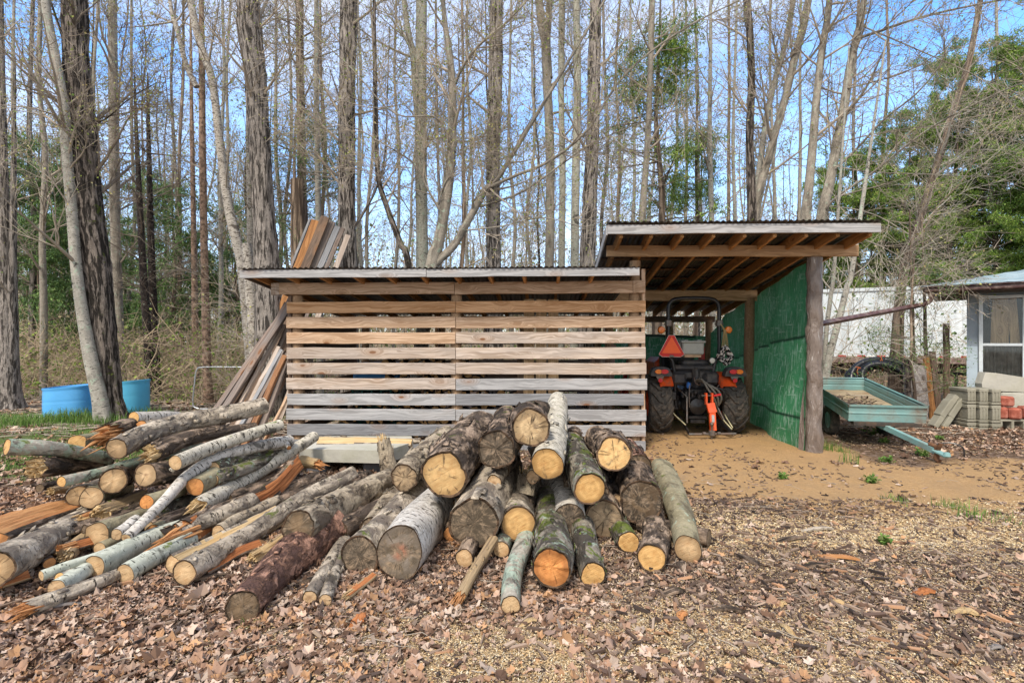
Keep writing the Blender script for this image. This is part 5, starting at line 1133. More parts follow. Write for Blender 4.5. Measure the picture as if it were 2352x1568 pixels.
lg(Z2,'long pale split timber lying on the concrete slab',[(640,350,6.25),(930,352,6.3),(1215,358,6.3)],74,62,bark_='poplar',cut='tan',split=(-1.0,.35),splitmat=m_sply)
lg(Z2,'thin grey pole end sticking out beyond the split timber',[(1270,345,6.45),(1000,352,6.6)],34,34,bark_='poplar',cut='tan')
lg(Z2,'brown broken slat of bark lying before the pale birch',[(820,1330,3.0),(985,1165,3.25)],52,46,bark_='rotten',cut='mud',splint=.5,split=(-1.2,.3),splitmat=m_splr)
# --- left pile
lg(Z1,'smooth pale green log, stoutest of the three smooth ones at the front',[(638,1255,3.3),(1000,1100,3.75),(1330,985,4.1)],140,120,bark_='aspen',cut='tan')
lg(Z1,'smooth pale green log lying nearest the split cut trunk',[(853,1313,3.22),(1310,1075,3.78)],114,100,bark_='aspen',cut='tan')
lg(Z1,'thin smooth pale pole, slimmest at the front of the left pile',[(280,1308,3.1),(760,1140,3.5)],64,62,bark_='aspen',cut='tan')
lg(Z1,'short smooth pale log under the thin pole with muddy cut',[(385,1420,3.04),(620,1270,3.35)],108,90,bark_='aspen',cut='heart')
lg(Z1,'small grey log with a slanting yellow cut under the thin pole',[(405,1322,3.13),(620,1270,3.4)],62,60,bark_='aspen_grey',cut='yellow')
lg(Z1,'bark covered half log lying flat at the very front left',[(215,1545,2.84),(480,1430,3.0),(820,1310,3.25)],100,80,bark_='poplar',cut='yellow',splint=.7)
lg(Z1,'massive grey barked trunk running out of the photo at the left',[(-60,1270,3.0),(300,1080,3.6),(650,900,4.3)],235,180,bark_='poplar',cut='tan',bump_=1.6)
lg(Z1,'broad split trunk with long bare yellow orange fibres at far left',[(-80,1030,3.4),(250,910,3.9),(600,800,4.5)],215,150,bark_='dark',cut='orange',split=(-1.1,.32),splitmat=m_spl)
lg(Z1,'rust orange wedge of wood under the massive grey trunk',[(0,1365,3.05),(190,1300,3.2)],60,80,bark_='rotten',cut='orange',split=(-.5,.3),splitmat=m_splr)
lg(Z1,'log with a big oval tan cut under the twisted birch',[(662,1030,3.7),(1000,900,4.2)],150,130,bark_='olive',cut='tan')
lg(Z1,'twisted white birch winding down through the left pile',[(862,1052,3.6),(1000,920,3.8),(1130,790,4.05),(1290,620,4.4),(1500,500,4.75),(1750,430,5.1),(1982,388,5.5)],62,84,bark_='birch',cut='heart',bump_=1.4,stub=[(.985,.3,.1,.045)])
lg(Z1,'short birch fork next to the foot of the twisted birch',[(795,1030,3.62),(930,930,3.85)],72,80,bark_='birch',cut='heart')
lg(Z1,'olive log with an oval orange end above the smooth pale ones',[(1053,1035,3.9),(1250,930,4.3)],98,95,bark_='olive',cut='orange')
lg(Z1,'green barked log with a half hidden orange end',[(1040,930,4.0),(1310,790,4.6)],80,90,bark_='mossy',cut='orange')
lg(Z1,'straight cream aspen with dark flecks lying on top of the left pile',[(1195,537,4.2),(1480,420,4.7),(1916,279,5.3)],88,72,bark_='aspen_grey',cut='tan',stub=[(.10,2.2,.05,.042)])
lg(Z1,'thick peeling birch pole lying highest on the left pile',[(800,440,4.2),(1000,340,4.55),(1250,260,4.95),(1500,215,5.2),(1804,145,5.6)],132,112,bark_='poplar',cut='heart',bump_=1.5,stub=[(.42,2.0,.05,.05),(.72,2.3,.02,.04)])
lg(Z1,'white papery log with a golden end on the crest of the left pile',[(910,232,4.8),(1310,235,5.6)],76,62,bark_='birch',cut='yellow')
lg(Z1,'pale log just under the white papery one',[(962,290,4.7),(1260,262,5.4)],76,62,bark_='poplar',cut='orange')
lg(Z1,'shattered log with long orange splinters on the left pile crest',[(770,345,4.5),(900,295,4.95)],150,120,bark_='dark',cut='orange',splint=1.0)
lg(Z1,'brown log end left of the orange splinters',[(525,395,4.5),(780,355,5.2)],92,80,bark_='olive',cut='yellow')
lg(Z1,'grey pole jutting out farthest left with a golden cut',[(45,428,4.0),(300,435,4.2),(520,465,4.45),(750,505,4.75)],100,78,bark_='lichen',cut='yellow')
lg(Z1,'greenish pole spotted with blue green lichen across the left pile',[(420,665,4.0),(700,600,4.35),(950,530,4.6),(1390,430,5.1)],66,58,bark_='lichen',cut='yellow')
lg(Z1,'crumbling broken log below the jutting grey pole',[(250,570,4.1),(500,550,4.5),(740,530,4.85)],125,90,bark_='dark',cut='tan',splint=.35)
lg(Z1,'log with reddish star heart in its broad pale cut',[(995,620,4.2),(1400,550,5.0)],148,130,bark_='dark',cut='heart')
lg(Z1,'log with ragged lower edge left of the star hearted one',[(770,660,4.2),(900,600,5.0)],148,130,bark_='dark',cut='tan',splint=.08)
lg(Z1,'plain sawn log with clean tan face in the middle of the left pile',[(625,775,4.1),(860,700,5.0)],122,110,bark_='olive',cut='tan')
lg(Z1,'pale log half hidden behind the plain sawn one',[(530,760,4.27),(720,690,5.1)],120,110,bark_='poplar',cut='tan')
lg(Z1,'brown log with a cracked orange end under the cream aspen',[(1332,700,4.3),(1600,555,4.9),(1900,430,5.6)],108,100,bark_='olive',cut='orange')
lg(Z1,'rotted block with crumbling yellow wood amid the left pile',[(700,880,4.0),(1000,765,4.6)],128,120,bark_='dark',cut='tan',splint=.3,split=(-.9,.25),splitmat=B_['rotten'])
lg(Z1,'long speckled aspen trunk with a torn straw coloured end',[(1365,835,4.2),(1700,640,4.95),(2150,357,5.9)],112,72,bark_='aspen_grey',cut='tan',splint=.55,bump_=1.6)
lg(Z1,'long trunk torn open to bright orange fibres',[(1270,1025,3.8),(1500,900,4.2),(1838,740,4.75),(2038,536,5.3)],185,110,bark_='rough',cut='orange',splint=.7,split=(-.30,.30),splitmat=m_splr)
lg(Z1,'trunk sawn twice leaving a split stepped face',[(1262,1290,3.16),(1700,1040,3.85),(2050,800,4.5),(2407,614,5.3)],150,90,bark_='poplar',cut='tan',bump_=1.3)
lg(Z1,'second half of the split stepped trunk lying along its top',[(1195,1225,3.28),(1500,1080,3.75),(1900,870,4.4)],125,90,bark_='poplar',cut='tan',split=(-1.0,.25),splitmat=m_sply)
lg(Z1,'small dark log with an orange end facing the trunk butts',[(340,1222,3.4),(150,1265,3.6)],66,70,bark_='dark',cut='orange')
lg(Z1,'rust ended olive log squeezed under the twisted birch',[(1000,805,4.0),(1280,690,4.6)],86,80,bark_='olive',cut='orange')
lg(Z1,'dull barkless log lying along the lower side of the torn orange trunk',[(1490,1010,3.9),(1900,830,4.7)],92,84,bark_='pale',cut='tan')
lg(Z1,'mossy brown log under the cream aspen and the white birch bend',[(1450,650,4.5),(1900,470,5.5)],92,84,bark_='mossy',cut='tan')
lg(Z1,'splintered orange slab leaning behind the rotted block',[(560,930,3.95),(900,820,4.6)],92,80,bark_='dark',cut='orange',splint=.5,split=(-.6,.3),splitmat=m_spl)
lg(Z1,'long orange torn strip of wood between the smooth pale logs and the big oval cut',[(460,1120,3.55),(1050,960,4.2)],70,60,bark_='dark',cut='orange',splint=.6,split=(-.6,.3),splitmat=m_splr)
lg(Z1,'crumbled red brown log between the massive trunk and smooth log',[(450,1185,3.5),(640,1090,3.95)],90,90,bark_='rotten',cut='orange',splint=.4)
lg(Z1,'small olive log end below the big oval tan cut',[(680,1125,3.62),(900,1040,3.95)],80,70,bark_='olive',cut='tan')
lg(Z1,'short dark stick on the leaves behind the left pile',[(270,710,5.0),(470,690,5.4)],48,44,bark_='dark',cut='mud')
lg(Z1,'yellowed hunk of wood behind the lichen spotted pole',[(350,730,4.8),(490,722,5.1)],50,46,bark_='rotten',cut='tan',splint=.4)
lg(Z1,'grey brown log with a torn end lying across the crest',[(1040,470,4.4),(1300,365,4.8),(1740,290,5.4)],125,62,bark_='rough',cut='tan',splint=.35)
lg(Z1,'thin grey branch snag standing out of the left pile',[(405,1125,3.45),(410,1215,3.5)],34,44,bark_='rotten',cut='tan',splint=.6)
lg(Z2,'green mossy log lying under the birches toward the shed',[(0,520,4.6),(430,430,5.6)],95,90,bark_='mossy',cut='tan')
lg(Z2,'split yellow board like log below the speckled aspen',[(370,715,4.9),(620,600,5.5)],46,46,bark_='rotten',cut='yellow',split=(-.9,.3),splitmat=m_sply)
lg(Z2,'greenish decayed plank beside the red pine log, upper one',[(-60,1140,3.35),(250,960,3.9),(520,800,4.45)],62,60,bark_='rotten',cut='tan',split=(-.9,.3),splitmat=B_['rotten'])
lg(Z2,'yellow brown decayed plank nearest the red pine log',[(250,1085,3.5),(520,890,4.1)],80,80,bark_='rotten',cut='tan',splint=.3,split=(-.8,.35),splitmat=m_sply)
lg(Z2,'dark bark slab on the ground under the decayed planks',[(-60,1210,3.3),(280,1040,3.75)],80,70,bark_='dark',cut='mud',split=(-.9,.3),splitmat=m_splr)
lg(Z2,'mossy straight pole ending near the concrete slab',[(560,690,4.7),(845,560,5.5)],62,58,bark_='mossy',cut='tan')
lg(Z2,'dull red splintered root end beside the concrete slab',[(640,490,5.6),(540,470,5.75)],60,70,bark_='rotten',cut='orange',splint=.7)
# logs buried in the hearts of the piles
rg=np.random.RandomState(77); k=0
for (cx,cy,ex,ey,zs_,n_) in ((-.05,4.5,.10,1.2,(.07,.18,.30,.42),12),(.55,4.6,.0,1.1,(.07,.2,.30),9),(-2.7,4.1,.25,.9,(.05,.08,.12),8),(-2.1,4.9,.3,.9,(.05,.09,.13),8),(-1.2,4.5,.4,.8,(.06,.10),6)):
    for q in range(n_):
        z=zs_[q%len(zs_)]; x=cx+rg.uniform(-.55,.55)*(1-z); y=cy+rg.uniform(-.15,.15); sc=rg.uniform(.75,1.)
        mklog('dark log buried in the heart of a pile, glimpsed only through gaps',[(x-ex*sc*.5 if cx<-.5 else x,y-ey*sc*.42+.05,z),(x+ex*sc*.5,y+ey*sc*.5+.1,z+.03)],rg.uniform(.10,.16),bark_=('dark','rough','dark','poplar')[k%4],cut=('mud','heart','dark')[k%3],n=16,group='logs buried inside the piles'); k+=1
# ---------------------------------------------------------------- trees
T_oak=bark('oak_bark',(.40,.35,.31),(.27,.235,.205),(.045,.038,.033),sxy=24,sz=3.2,thr=.405,soft=.09,moss=.12,bump=.05)
T_oakdark=bark('oak_bark_dark_mossy',(.27,.225,.19),(.16,.13,.11),(.025,.021,.018),sxy=22,sz=3.2,thr=.43,soft=.09,moss=.5,bump=.05)
T_maple=bark('maple_bark',(.37,.325,.265),(.25,.215,.175),(.12,.105,.085),sxy=7,sz=1.5,thr=.34,soft=.14,moss=.12,lichen=.25,bump=.02)
T_beech=bark('beech_bark',(.48,.46,.38),(.38,.36,.29),(.20,.19,.15),sxy=5,sz=2,thr=.28,soft=.12,lent=.55,lichen=.35,bump=.008)
T_pale=bark('young_maple_bark',(.40,.37,.32),(.30,.275,.235),(.20,.18,.15),sxy=5,sz=2.5,thr=.3,soft=.12,lent=.5,lichen=.35,bump=.008)
T_birch=bark('white_birch_bark',(.58,.53,.46),(.42,.37,.32),(.22,.18,.15),sxy=4,sz=8,thr=.32,soft=.1,lent=1.1,lentc=(.06,.045,.035),bump=.012)
T_pine=bark('pinkish_spruce_bark',(.46,.31,.22),(.33,.22,.155),(.13,.09,.07),sxy=12,sz=10,thr=.38,soft=.14,bump=.02)
T_spruce=bark('black_spruce_bark',(.085,.065,.055),(.055,.043,.037),(.025,.02,.018),sxy=12,sz=8,thr=.42,soft=.14,lichen=.05,bump=.02)
T_cedar=bark('cedar_bark',(.44,.33,.24),(.30,.22,.16),(.09,.065,.05),sxy=14,sz=.9,thr=.42,soft=.14,moss=.1,bump=.03)
T_twig=plain('twig_grey',(.34,.285,.225),.85,.15,var=.25,scale=3); T_twigd=plain('twig_dark',(.20,.16,.125),.85,.15,var=.25,scale=3); T_twigp=plain('twig_pale',(.42,.375,.31),.85,.15,var=.2,scale=3)
T_leaf=leafmat('bud_leaves',.6,.35); T_needle=leafmat('needle_foliage',.6,.15)
def trunk_mesh(b,P,Rr,sides=22,ridge=.07,seed=0,seg=.12):
    P=np.array(P,float); ln=np.sum(np.linalg.norm(np.diff(P,axis=0),axis=1)); K=max(8,int(ln/seg)); Q=smooth(P,K); r=smooth(np.c_[np.array(Rr),np.array(Rr)*0,np.array(Rr)*0],K)[:,0]; r=np.maximum(r,.004)
    T,U,Wv=[x[0] for x in frames(Q[None])]; a=np.arange(sides)/sides*2*PI; s=np.r_[0,np.cumsum(np.linalg.norm(np.diff(Q,axis=0),axis=1))]
    rm=r.mean(); c3=np.stack([np.broadcast_to(np.cos(a),(K,sides)),np.broadcast_to(np.sin(a),(K,sides)),np.broadcast_to(s[:,None],(K,sides))],-1)
    d=1+(fbm(c3*A3(1,1,.7)+seed,3,2)-.5)*.25+(fbm(c3*A3(4.5,4.5,.9)+seed,3,6)-.5)*2*ridge+(fbm(c3*A3(6,6,6)+seed,2,8)-.5)*ridge
    base=np.exp(-(Q[:,2]/.28).clip(0,9))[:,None]*.22*(1+.5*np.cos(a*4+seed)[None])
    rr=r[:,None]*(d+base)
    V_=Q[:,None]+rr[...,None]*(U[:,None]*np.cos(a)[None,:,None]+Wv[:,None]*np.sin(a)[None,:,None])
    co=np.stack([np.broadcast_to(np.cos(a)*rm,(K,sides)),np.broadcast_to(np.sin(a)*rm,(K,sides)),np.broadcast_to(s[:,None],(K,sides))],-1)
    i=np.arange(K-1)[:,None]; j=np.arange(sides)[None]; F=np.stack([i*sides+j,i*sides+(j+1)%sides,(i+1)*sides+(j+1)%sides,(i+1)*sides+j],-1).reshape(-1,4)
    b.add(V_.reshape(-1,3),F,co=co.reshape(-1,3)); b.add(V_[-1],[list(range(sides))]); return Q,r
def grow(P,Rr,n,t0,t1,L0,L1,ang,K,rng,up=.02,wig=.06,rk=.55,rmin=.0025,flat=None,taper=.2):
    """n children per parent path; P[N,K,3]"""
    N,Kp,_=P.shape; idx=np.repeat(np.arange(N),n); t=rng.uniform(t0,t1,N*n); f=t*(Kp-1); i=np.minimum(f.astype(int),Kp-2); u=(f-i)[:,None]
    o=P[idx,i]*(1-u)+P[idx,i+1]*u; T=unit(P[idx,i+1]-P[idx,i]); r0=Rr[idx,i]*(1-u[:,0])+Rr[idx,i+1]*u[:,0]
    rnd_=rng.normal(size=(N*n,3)); 
    if flat: rnd_[:,2]*=flat
    pr=unit(rnd_-T*np.sum(rnd_*T,1,keepdims=True)); aa=rng.normal(ang,.16,N*n)[:,None]
    d=unit(T*np.cos(aa)+pr*np.sin(aa)); L_=(rng.uniform(L0,L1,N*n)*(1-.45*t)); st=(L_/(K-1))[:,None]
    pts=[o]
    for k in range(K-1):
        pts.append(pts[-1]+d*st); d=unit(d+rng.normal(size=d.shape)*wig+A3(0,0,up))
    C_P=np.stack(pts,1); rb=np.maximum(np.minimum(r0*rk,L_*.020),rmin); tp=np.linspace(1,taper,K)[None]; return C_P,rb[:,None]*tp
def leaves_at(b,P,n,size,cols,rng,jit=.03,droop=0,norm=None,wid=.42):
    """n small leaf quads (folded) per path"""
    N,K,_=P.shape
    if N*n==0: return
    idx=rng.randint(0,N,int(N*n)) if n<1 or not float(n).is_integer() else np.repeat(np.arange(N),int(n))
    M_=len(idx); t=rng.uniform(.2,1,M_)*(K-1); i=np.minimum(t.astype(int),K-2); u=(t-i)[:,None]; o=P[idx,i]*(1-u)+P[idx,i+1]*u+rng.normal(size=(M_,3))*jit
    a=unit(rng.normal(size=(M_,3))+A3(0,0,-droop)); n_=rng.normal(size=(M_,3)); 
    if norm is not None: n_=n_*.5+norm
    w=unit(np.cross(a,n_)); s=size*rng.uniform(.6,1.35,M_)[:,None]; up=np.cross(w,a)
    v=np.stack([o-w*s*.1,o+a*s*.5-w*s*wid+up*s*.1,o+a*s,o+a*s*.5+w*s*wid+up*s*.1],1).reshape(-1,3)
    F=np.arange(M_*4).reshape(-1,4); c=np.array(cols)[rng.randint(0,len(cols),M_)]*rng.uniform(.75,1.25,M_)[:,None]
    b.add(v,F,col=np.repeat(c,4,0))
BUDS=[(.30,.36,.08),(.42,.42,.12),(.38,.30,.12),(.22,.32,.07),(.45,.40,.2)]
def crown(parent,P1,R1,rng,tw=T_twig,n2=7,n3=6,n4=0,L2=(.7,1.7),L3=(.3,.8),L4=(.15,.35),bud=1.,budsize=.037,wig=.09,up=.03,name='crown',lev1=True,rmin=.004):
    b=MB(); 
    if lev1: tubes(b,P1,R1,6)
    if n2:
        P2,R2=grow(P1,R1,n2,.15,1,L2[0],L2[1],.75,7,rng,up,wig,rmin=rmin*1.3); tubes(b,P2,R2,4)
        P3,R3=grow(P2,R2,n3,.1,1,L3[0],L3[1],.75,5,rng,up*.7,wig*1.2,rmin=rmin); tubes(b,P3,R3,3)
        PP=P3
        if n4: P4,R4=grow(P3,R3,n4,.1,1,L4[0],L4[1],.8,4,rng,up*.5,wig*1.3,rmin=rmin*.8); tubes(b,P4,R4,3); PP=P4
    o=b.obj(name,tw,parent); 
    if bud>0 and n2:
        l=MB(); leaves_at(l,PP,bud,budsize,BUDS,rng); 
        if not l.empty(): l.obj('spring_leaves',T_leaf,o)
    return o
def hw_tree(label,paths,Y,mat,tw=T_twig,seed=1,nb=22,t0=.25,t1=.97,Lb=(1.2,3.0),top=5.,ridge=.07,limbs=(),group=None,cat='tree',sides=22,bud=1.3,n2=7,n3=8,ang=.85,cut=False,n4=0,name='tree',up=.04,snag=False,lsub=9):
    """paths: trunks as [(xD,yD,widthD) ...] listed from the top down, all near depth Y"""
    rng=np.random.RandomState(seed); g=[]
    xb=paths[0][-1][0]; Yb=Y if not isinstance(Y,(list,tuple)) else Y[0]
    gx_,gy_=(xb-CX)/FPX*Yb,Yb; gz=float(ground_h(gx_,gy_)); root=thing(name,label,cat,(gx_,gy_,gz),group)
    tb=MB(); P1s=[];R1s=[]
    for pth in paths:
        pts=[];rr=[]
        for q in pth:
            x,y,w=q[:3]; yy=q[3] if len(q)>3 else Yb; pts.append(D(x,y,yy)); rr.append(w/2*yy/FPX)
        if pts[-1][2]>gz+.3 and pth is paths[0]:
            e=pts[-1].copy(); dd=unit(pts[-1]-pts[-2]); hgt=e[2]-gz; e=e+A3(dd[0]/max(-dd[2],.3)*hgt*.5,0,-hgt-.1); pts.append(e); rr.append(rr[-1]*1.12)
        elif pth is paths[0]: pts[-1][2]=min(pts[-1][2],gz-.08)
        if top and not snag:
            dd=unit(pts[0]-pts[1]); dd=unit(dd*A3(.6,.6,1)); pts.insert(0,pts[0]+dd*top); rr.insert(0,max(rr[0]*.35,.012))
        pts=pts[::-1]; rr=rr[::-1]; Q,r=trunk_mesh(tb,pts,rr,sides,ridge,seed)
        Kp=40; ii=np.linspace(0,len(Q)-1,Kp); Qp=np.stack([np.interp(ii,np.arange(len(Q)),Q[:,c]) for c in range(3)],1); rp=np.interp(ii,np.arange(len(Q)),r)
        if nb:
            P_,R_=grow(Qp[None],rp[None],max(2,nb//len(paths)) if len(paths)>1 else nb,t0,t1,Lb[0],Lb[1],ang,10,rng,up,.07,rk=.45); P1s.append(P_);R1s.append(R_)
    tb.obj('trunk',mat,root,smooth=True)
    for lm in limbs:
        r0,r1=lm[0]; P=smooth(np.array([D(*q) for q in lm[1:]]),24); rr=np.linspace(r0*.55,r1*.5,24); lb=MB(); tubes(lb,P[None],rr[None],8); lb.obj('limb',mat,root,smooth=True)
        P_,R_=grow(P[None],rr[None],lsub,.1,1,.6,2.0,.7,10,rng,.02,.07,rk=.6); P1s.append(P_); R1s.append(R_)
    if P1s: crown(root,np.concatenate(P1s),np.concatenate(R1s),rng,tw,n2=n2,n3=n3,n4=n4,bud=bud)
    return root
def twisty(rg,x0,x1,y0,y1,w0,w1,n=6,j=3.):
    return [(x0+(x1-x0)*t+rg.uniform(-j,j)*(0<t<1),y0+(y1-y0)*t,w0+(w1-w0)*t) for t in np.linspace(0,1,n)]
rg=np.random.RandomState(5)
# leaning pair at the left
hw_tree('large dark furrowed trunk patched with moss, leaning over the blue drums',[[(172,0,46),(174,120,48),(183,250,50),(196,390,54),(208,520,58),(226,640,56),(238,780,52),(250,900,50),(262,962,60)]],9.9,T_oakdark,T_twigd,1,9,.45,.95,(1.5,3.4),4,ridge=.16,sides=36,limbs=[((.035,.012),(160,310,9.9),(190,290,9.7),(240,275,9.5),(300,225,9.4),(360,190,9.3)),((.05,.02),(160,130,9.9),(135,60,9.9),(115,0,9.9),(90,-60,9.8))])
hw_tree('pale smooth grey trunk curving up beside the dark leaning one, lichen patched',[[(104,0,17),(125,120,18),(148,250,19),(153,340,20),(166,500,21),(176,620,22),(190,720,24),(212,840,28),(228,910,30),(240,966,32)]],9.6,T_pale,T_twig,2,9,.4,.95,(1.2,2.8),3.5,.03,sides=28)
hw_tree('stout mossy trunk at the photo left edge, forked low',[[(4,200,14),(8,420,18),(12,600,24),(16,760,34),(20,900,44),(22,945,58)],[(30,560,14),(28,700,20),(26,820,26),(24,900,30)]],11.2,T_oak,T_twig,3,10,.3,.95,(1,2.6),4)
hw_tree('tall grey trunk just right of the dark leaning one',[[(258,0,17),(260,200,18),(262,420,19),(268,640,20),(274,800,21),(276,905,24)]],15.,T_maple,T_twig,4,16,.35,.97,(1.2,3),5)
for k,(xa,xb,yt,lab) in enumerate(((313,346,300,'left of two thin black spruce trunks with bare dead side branches'),(341,360,290,'right of two thin black spruce trunks with bare dead side branches'))):
    hw_tree(lab,[[(xa,yt,8),((xa+xb)/2-2,600,15),(xb,882,19)]],14.2+.4*k,T_spruce,T_twigd,10+k,44,.22,.97,(.7,1.7),1.5,.04,n2=4,n3=4,ang=1.35,bud=.0,up=.015)
hw_tree('slim pinkish brown pine trunk in the clearing behind the tube frame',[[(463,60,12),(466,400,15),(472,700,17),(478,906,20)]],12.6,T_pine,T_twig,12,26,.3,.97,(.5,1.3),4,.03,n2=4,n3=3,ang=1.3,bud=.1)
hw_tree('slightly darker brown pine trunk left of the pinkish one',[[(440,250,8),(446,600,12),(450,880,15)]],16,T_pine,T_twigd,13,22,.3,.97,(.5,1.2),4,.03,n2=4,n3=3,ang=1.3,bud=.0)
hw_tree('curving white birch trunk with peeling bark, bowed to the right',[[(438,0,14),(463,110,16),(488,190,17),(506,340,18),(524,470,20),(545,560,22),(560,640,24)],[(390,0,8),(405,60,10),(428,150,11),(452,200,12)]],12.,T_birch,T_twig,14,14,.4,.95,(1,2.2),4,.03,limbs=[((.03,.012),(488,190,12),(520,150,12),(560,60,12),(570,-40,12))])
hw_tree('straight birch trunk standing behind the big oak',[[(572,280,13),(575,450,15),(578,600,17),(590,760,19)]],13.8,T_birch,T_twig,15,8,.4,.95,(1,2),5,.03)
hw_tree('mossy broken birch leaning close against the shed end',[[(566,560,20),(574,640,26),(584,740,30),(592,880,32)]],11,T_birch,T_twig,16,5,.1,.9,(.5,1.2),0,.06,snag=True)
hw_tree('massive furrowed oak rising behind the left end of the woodshed',[[(570,0,48),(578,100,48),(588,200,46),(596,340,46),(604,480,48),(613,610,54)]],10.6,T_oak,T_twig,17,9,.5,.97,(1.2,3.),5,.15,sides=40)
hw_tree('broken topped snag with shelf fungus near the leaning bundle of boards',[[(684,413,30),(686,500,31),(688,615,36)]],13,T_cedar,T_twigd,18,12,.3,.95,(.8,1.6),0,.10,snag=True,n2=4,n3=3,bud=0)
hw_tree('thick dark hemlock trunk left of the furrowed tree',[[(688,0,16),(690,200,17),(694,420,20),(702,640,24)]],14.6,T_cedar,T_twigd,19,34,.3,.97,(.9,2.2),5,.08,ang=1.2,bud=.1)
hw_tree('slim greenish grey trunk between the snag and the furrowed oak',[[(727,40,11),(728,280,12),(731,490,13),(733,640,14)]],13,T_pale,T_twig,20,14,.35,.97,(.8,2.),4,.03)
hw_tree('tall straight furrowed oak behind the left half of the shed roof',[[(800,0,36),(797,200,36),(795,400,36),(797,520,37),(800,615,40)]],11.4,T_oak,T_twig,21,10,.45,.97,(1.2,2.8),5,.13,sides=34,limbs=[((.055,.02),(812,525,11.4),(840,480,11.2),(865,430,11.),(885,350,10.9),(890,200,10.8),(895,60,10.7))])
hw_tree('smooth pale beech, broadest of the pale trunks behind the shed',[[(968,0,25),(966,200,26),(967,380,26),(968,500,27),(969,615,28)],[(930,20,12),(948,120,14),(955,220,14),(962,310,13)]],11.8,T_beech,T_twig,22,12,.4,.97,(1,2.6),5,.025,sides=28,limbs=[((.07,.03),(966,300,11.8),(952,230,11.6),(950,140,11.5),(925,80,11.4),(880,20,11.3)),((.04,.015),(985,320,11.8),(1030,315,11.5),(1060,330,11.3))])
hw_tree('many limbed maple whose stems sweep up from behind the roof centre',[[(1017,0,10),(1031,110,15),(1039,200,18),(1038,330,20),(1028,440,22),(1006,560,25),(990,620,30)],[(1150,400,11),(1120,430,14),(1090,480,16),(1045,560,18),(1000,605,20)]],10.2,T_maple,T_twig,23,16,.35,.97,(1,2.6),4,.05,
  limbs=[((.06,.03),(1040,205,10.2),(1065,150,10),(1105,100,9.8),(1165,50,9.6),(1230,-20,9.4)),
  ((.065,.02),(1102,440,10.2),(1180,405,10),(1262,370,9.8),(1348,300,9.6),(1420,190,9.4),(1500,115,9.2),(1600,50,9.0),(1700,0,8.8)),
  ((.045,.015),(1102,475,10.2),(1200,440,10.1),(1300,370,10),(1350,335,9.9),(1450,290,9.7),(1560,250,9.5)),
  ((.035,.012),(1004,475,10.2),(1022,420,10.1),(1040,400,10.1)),((.04,.012),(1020,500,10.2),(980,430,10),(955,380,9.9),(880,330,9.7),(800,290,9.5),(720,300,9.4)),
  ((.035,.012),(1035,330,10.2),(1000,270,10),(905,260,9.8),(800,150,9.6),(700,60,9.5),(640,0,9.4)),((.03,.01),(1060,530,10.2),(1150,520,10),(1250,500,9.8),(1350,520,9.6),(1430,470,9.5))])
hw_tree('thin curved stem rising left of the pale beech',[[(860,60,8),(863,250,10),(868,400,11),(890,480,12),(920,560,13),(940,615,14)]],10.6,T_oakdark,T_twig,24,12,.3,.97,(.8,2),3,.04)
hw_tree('furrowed oak standing behind the middle of the roof, right of the dark maple',[[(1140,0,30),(1138,150,31),(1134,330,31),(1132,480,31),(1134,615,34)]],11.6,T_oak,T_twig,25,9,.4,.97,(1.2,2.8),5,.13,sides=32)
hw_tree('wavy grey trunk with dark upper stem behind the roof',[[(1238,0,18),(1252,100,19),(1256,180,20),(1262,300,20),(1264,450,20),(1262,615,21)],[(1262,0,14),(1258,90,14),(1262,180,14)]],13,T_maple,T_twig,26,15,.35,.97,(1,2.5),5,.05)
hw_tree('greenish smooth maple second right of the wavy grey trunk',[[(1291,0,14),(1289,200,14),(1292,400,15),(1290,615,16)]],12.4,T_beech,T_twig,27,12,.35,.97,(.8,2.2),5,.03)
hw_tree('lichen green maple just left of the furrowed oak by the carport',[[(1324,0,15),(1326,200,17),(1322,400,18),(1320,615,19)]],12,T_beech,T_twig,28,12,.35,.97,(.8,2.2),5,.03,limbs=[((.03,.012),(1328,170,12),(1310,80,12),(1300,0,12))])
hw_tree('furrowed oak nearest the left corner of the carport roof',[[(1368,0,27),(1365,150,28),(1362,320,28),(1354,470,30),(1350,620,34)]],11.2,T_oak,T_twig,29,9,.4,.97,(1.2,2.8),5,.13,sides=32)
hw_tree('straight grey trunk in front of the cedar above the carport',[[(1498,0,13),(1493,180,13),(1487,330,14),(1478,450,16),(1474,560,18)]],13,T_maple,T_twig,30,12,.4,.97,(.8,2.2),5,.05)
hw_tree('thin trunk right of the cedar above the carport roof',[[(1632,120,8),(1630,300,10),(1634,510,12)]],16,T_pale,T_twig,31,16,.3,.97,(.8,2.2),5,.03)
for k,(p,lab) in enumerate((([(1716,0,16),(1722,70,16),(1726,190,16),(1722,330,17),(1728,520,20)],'dark stemmed clump maple, upright left stem above the carport'),([(1857,0,15),(1826,130,16),(1800,240,16),(1768,350,17),(1732,510,20)],'clump maple stem leaning right above the carport'),([(1812,60,11),(1776,200,12),(1756,300,13),(1738,430,14),(1722,510,15)],'paler middle stem of the clump above the carport'))):
    hw_tree(lab,[p],12.6+.15*k,(T_oakdark,T_maple,T_pale)[k],T_twig,32+k,14,.35,.97,(.9,2.4),4,.04)
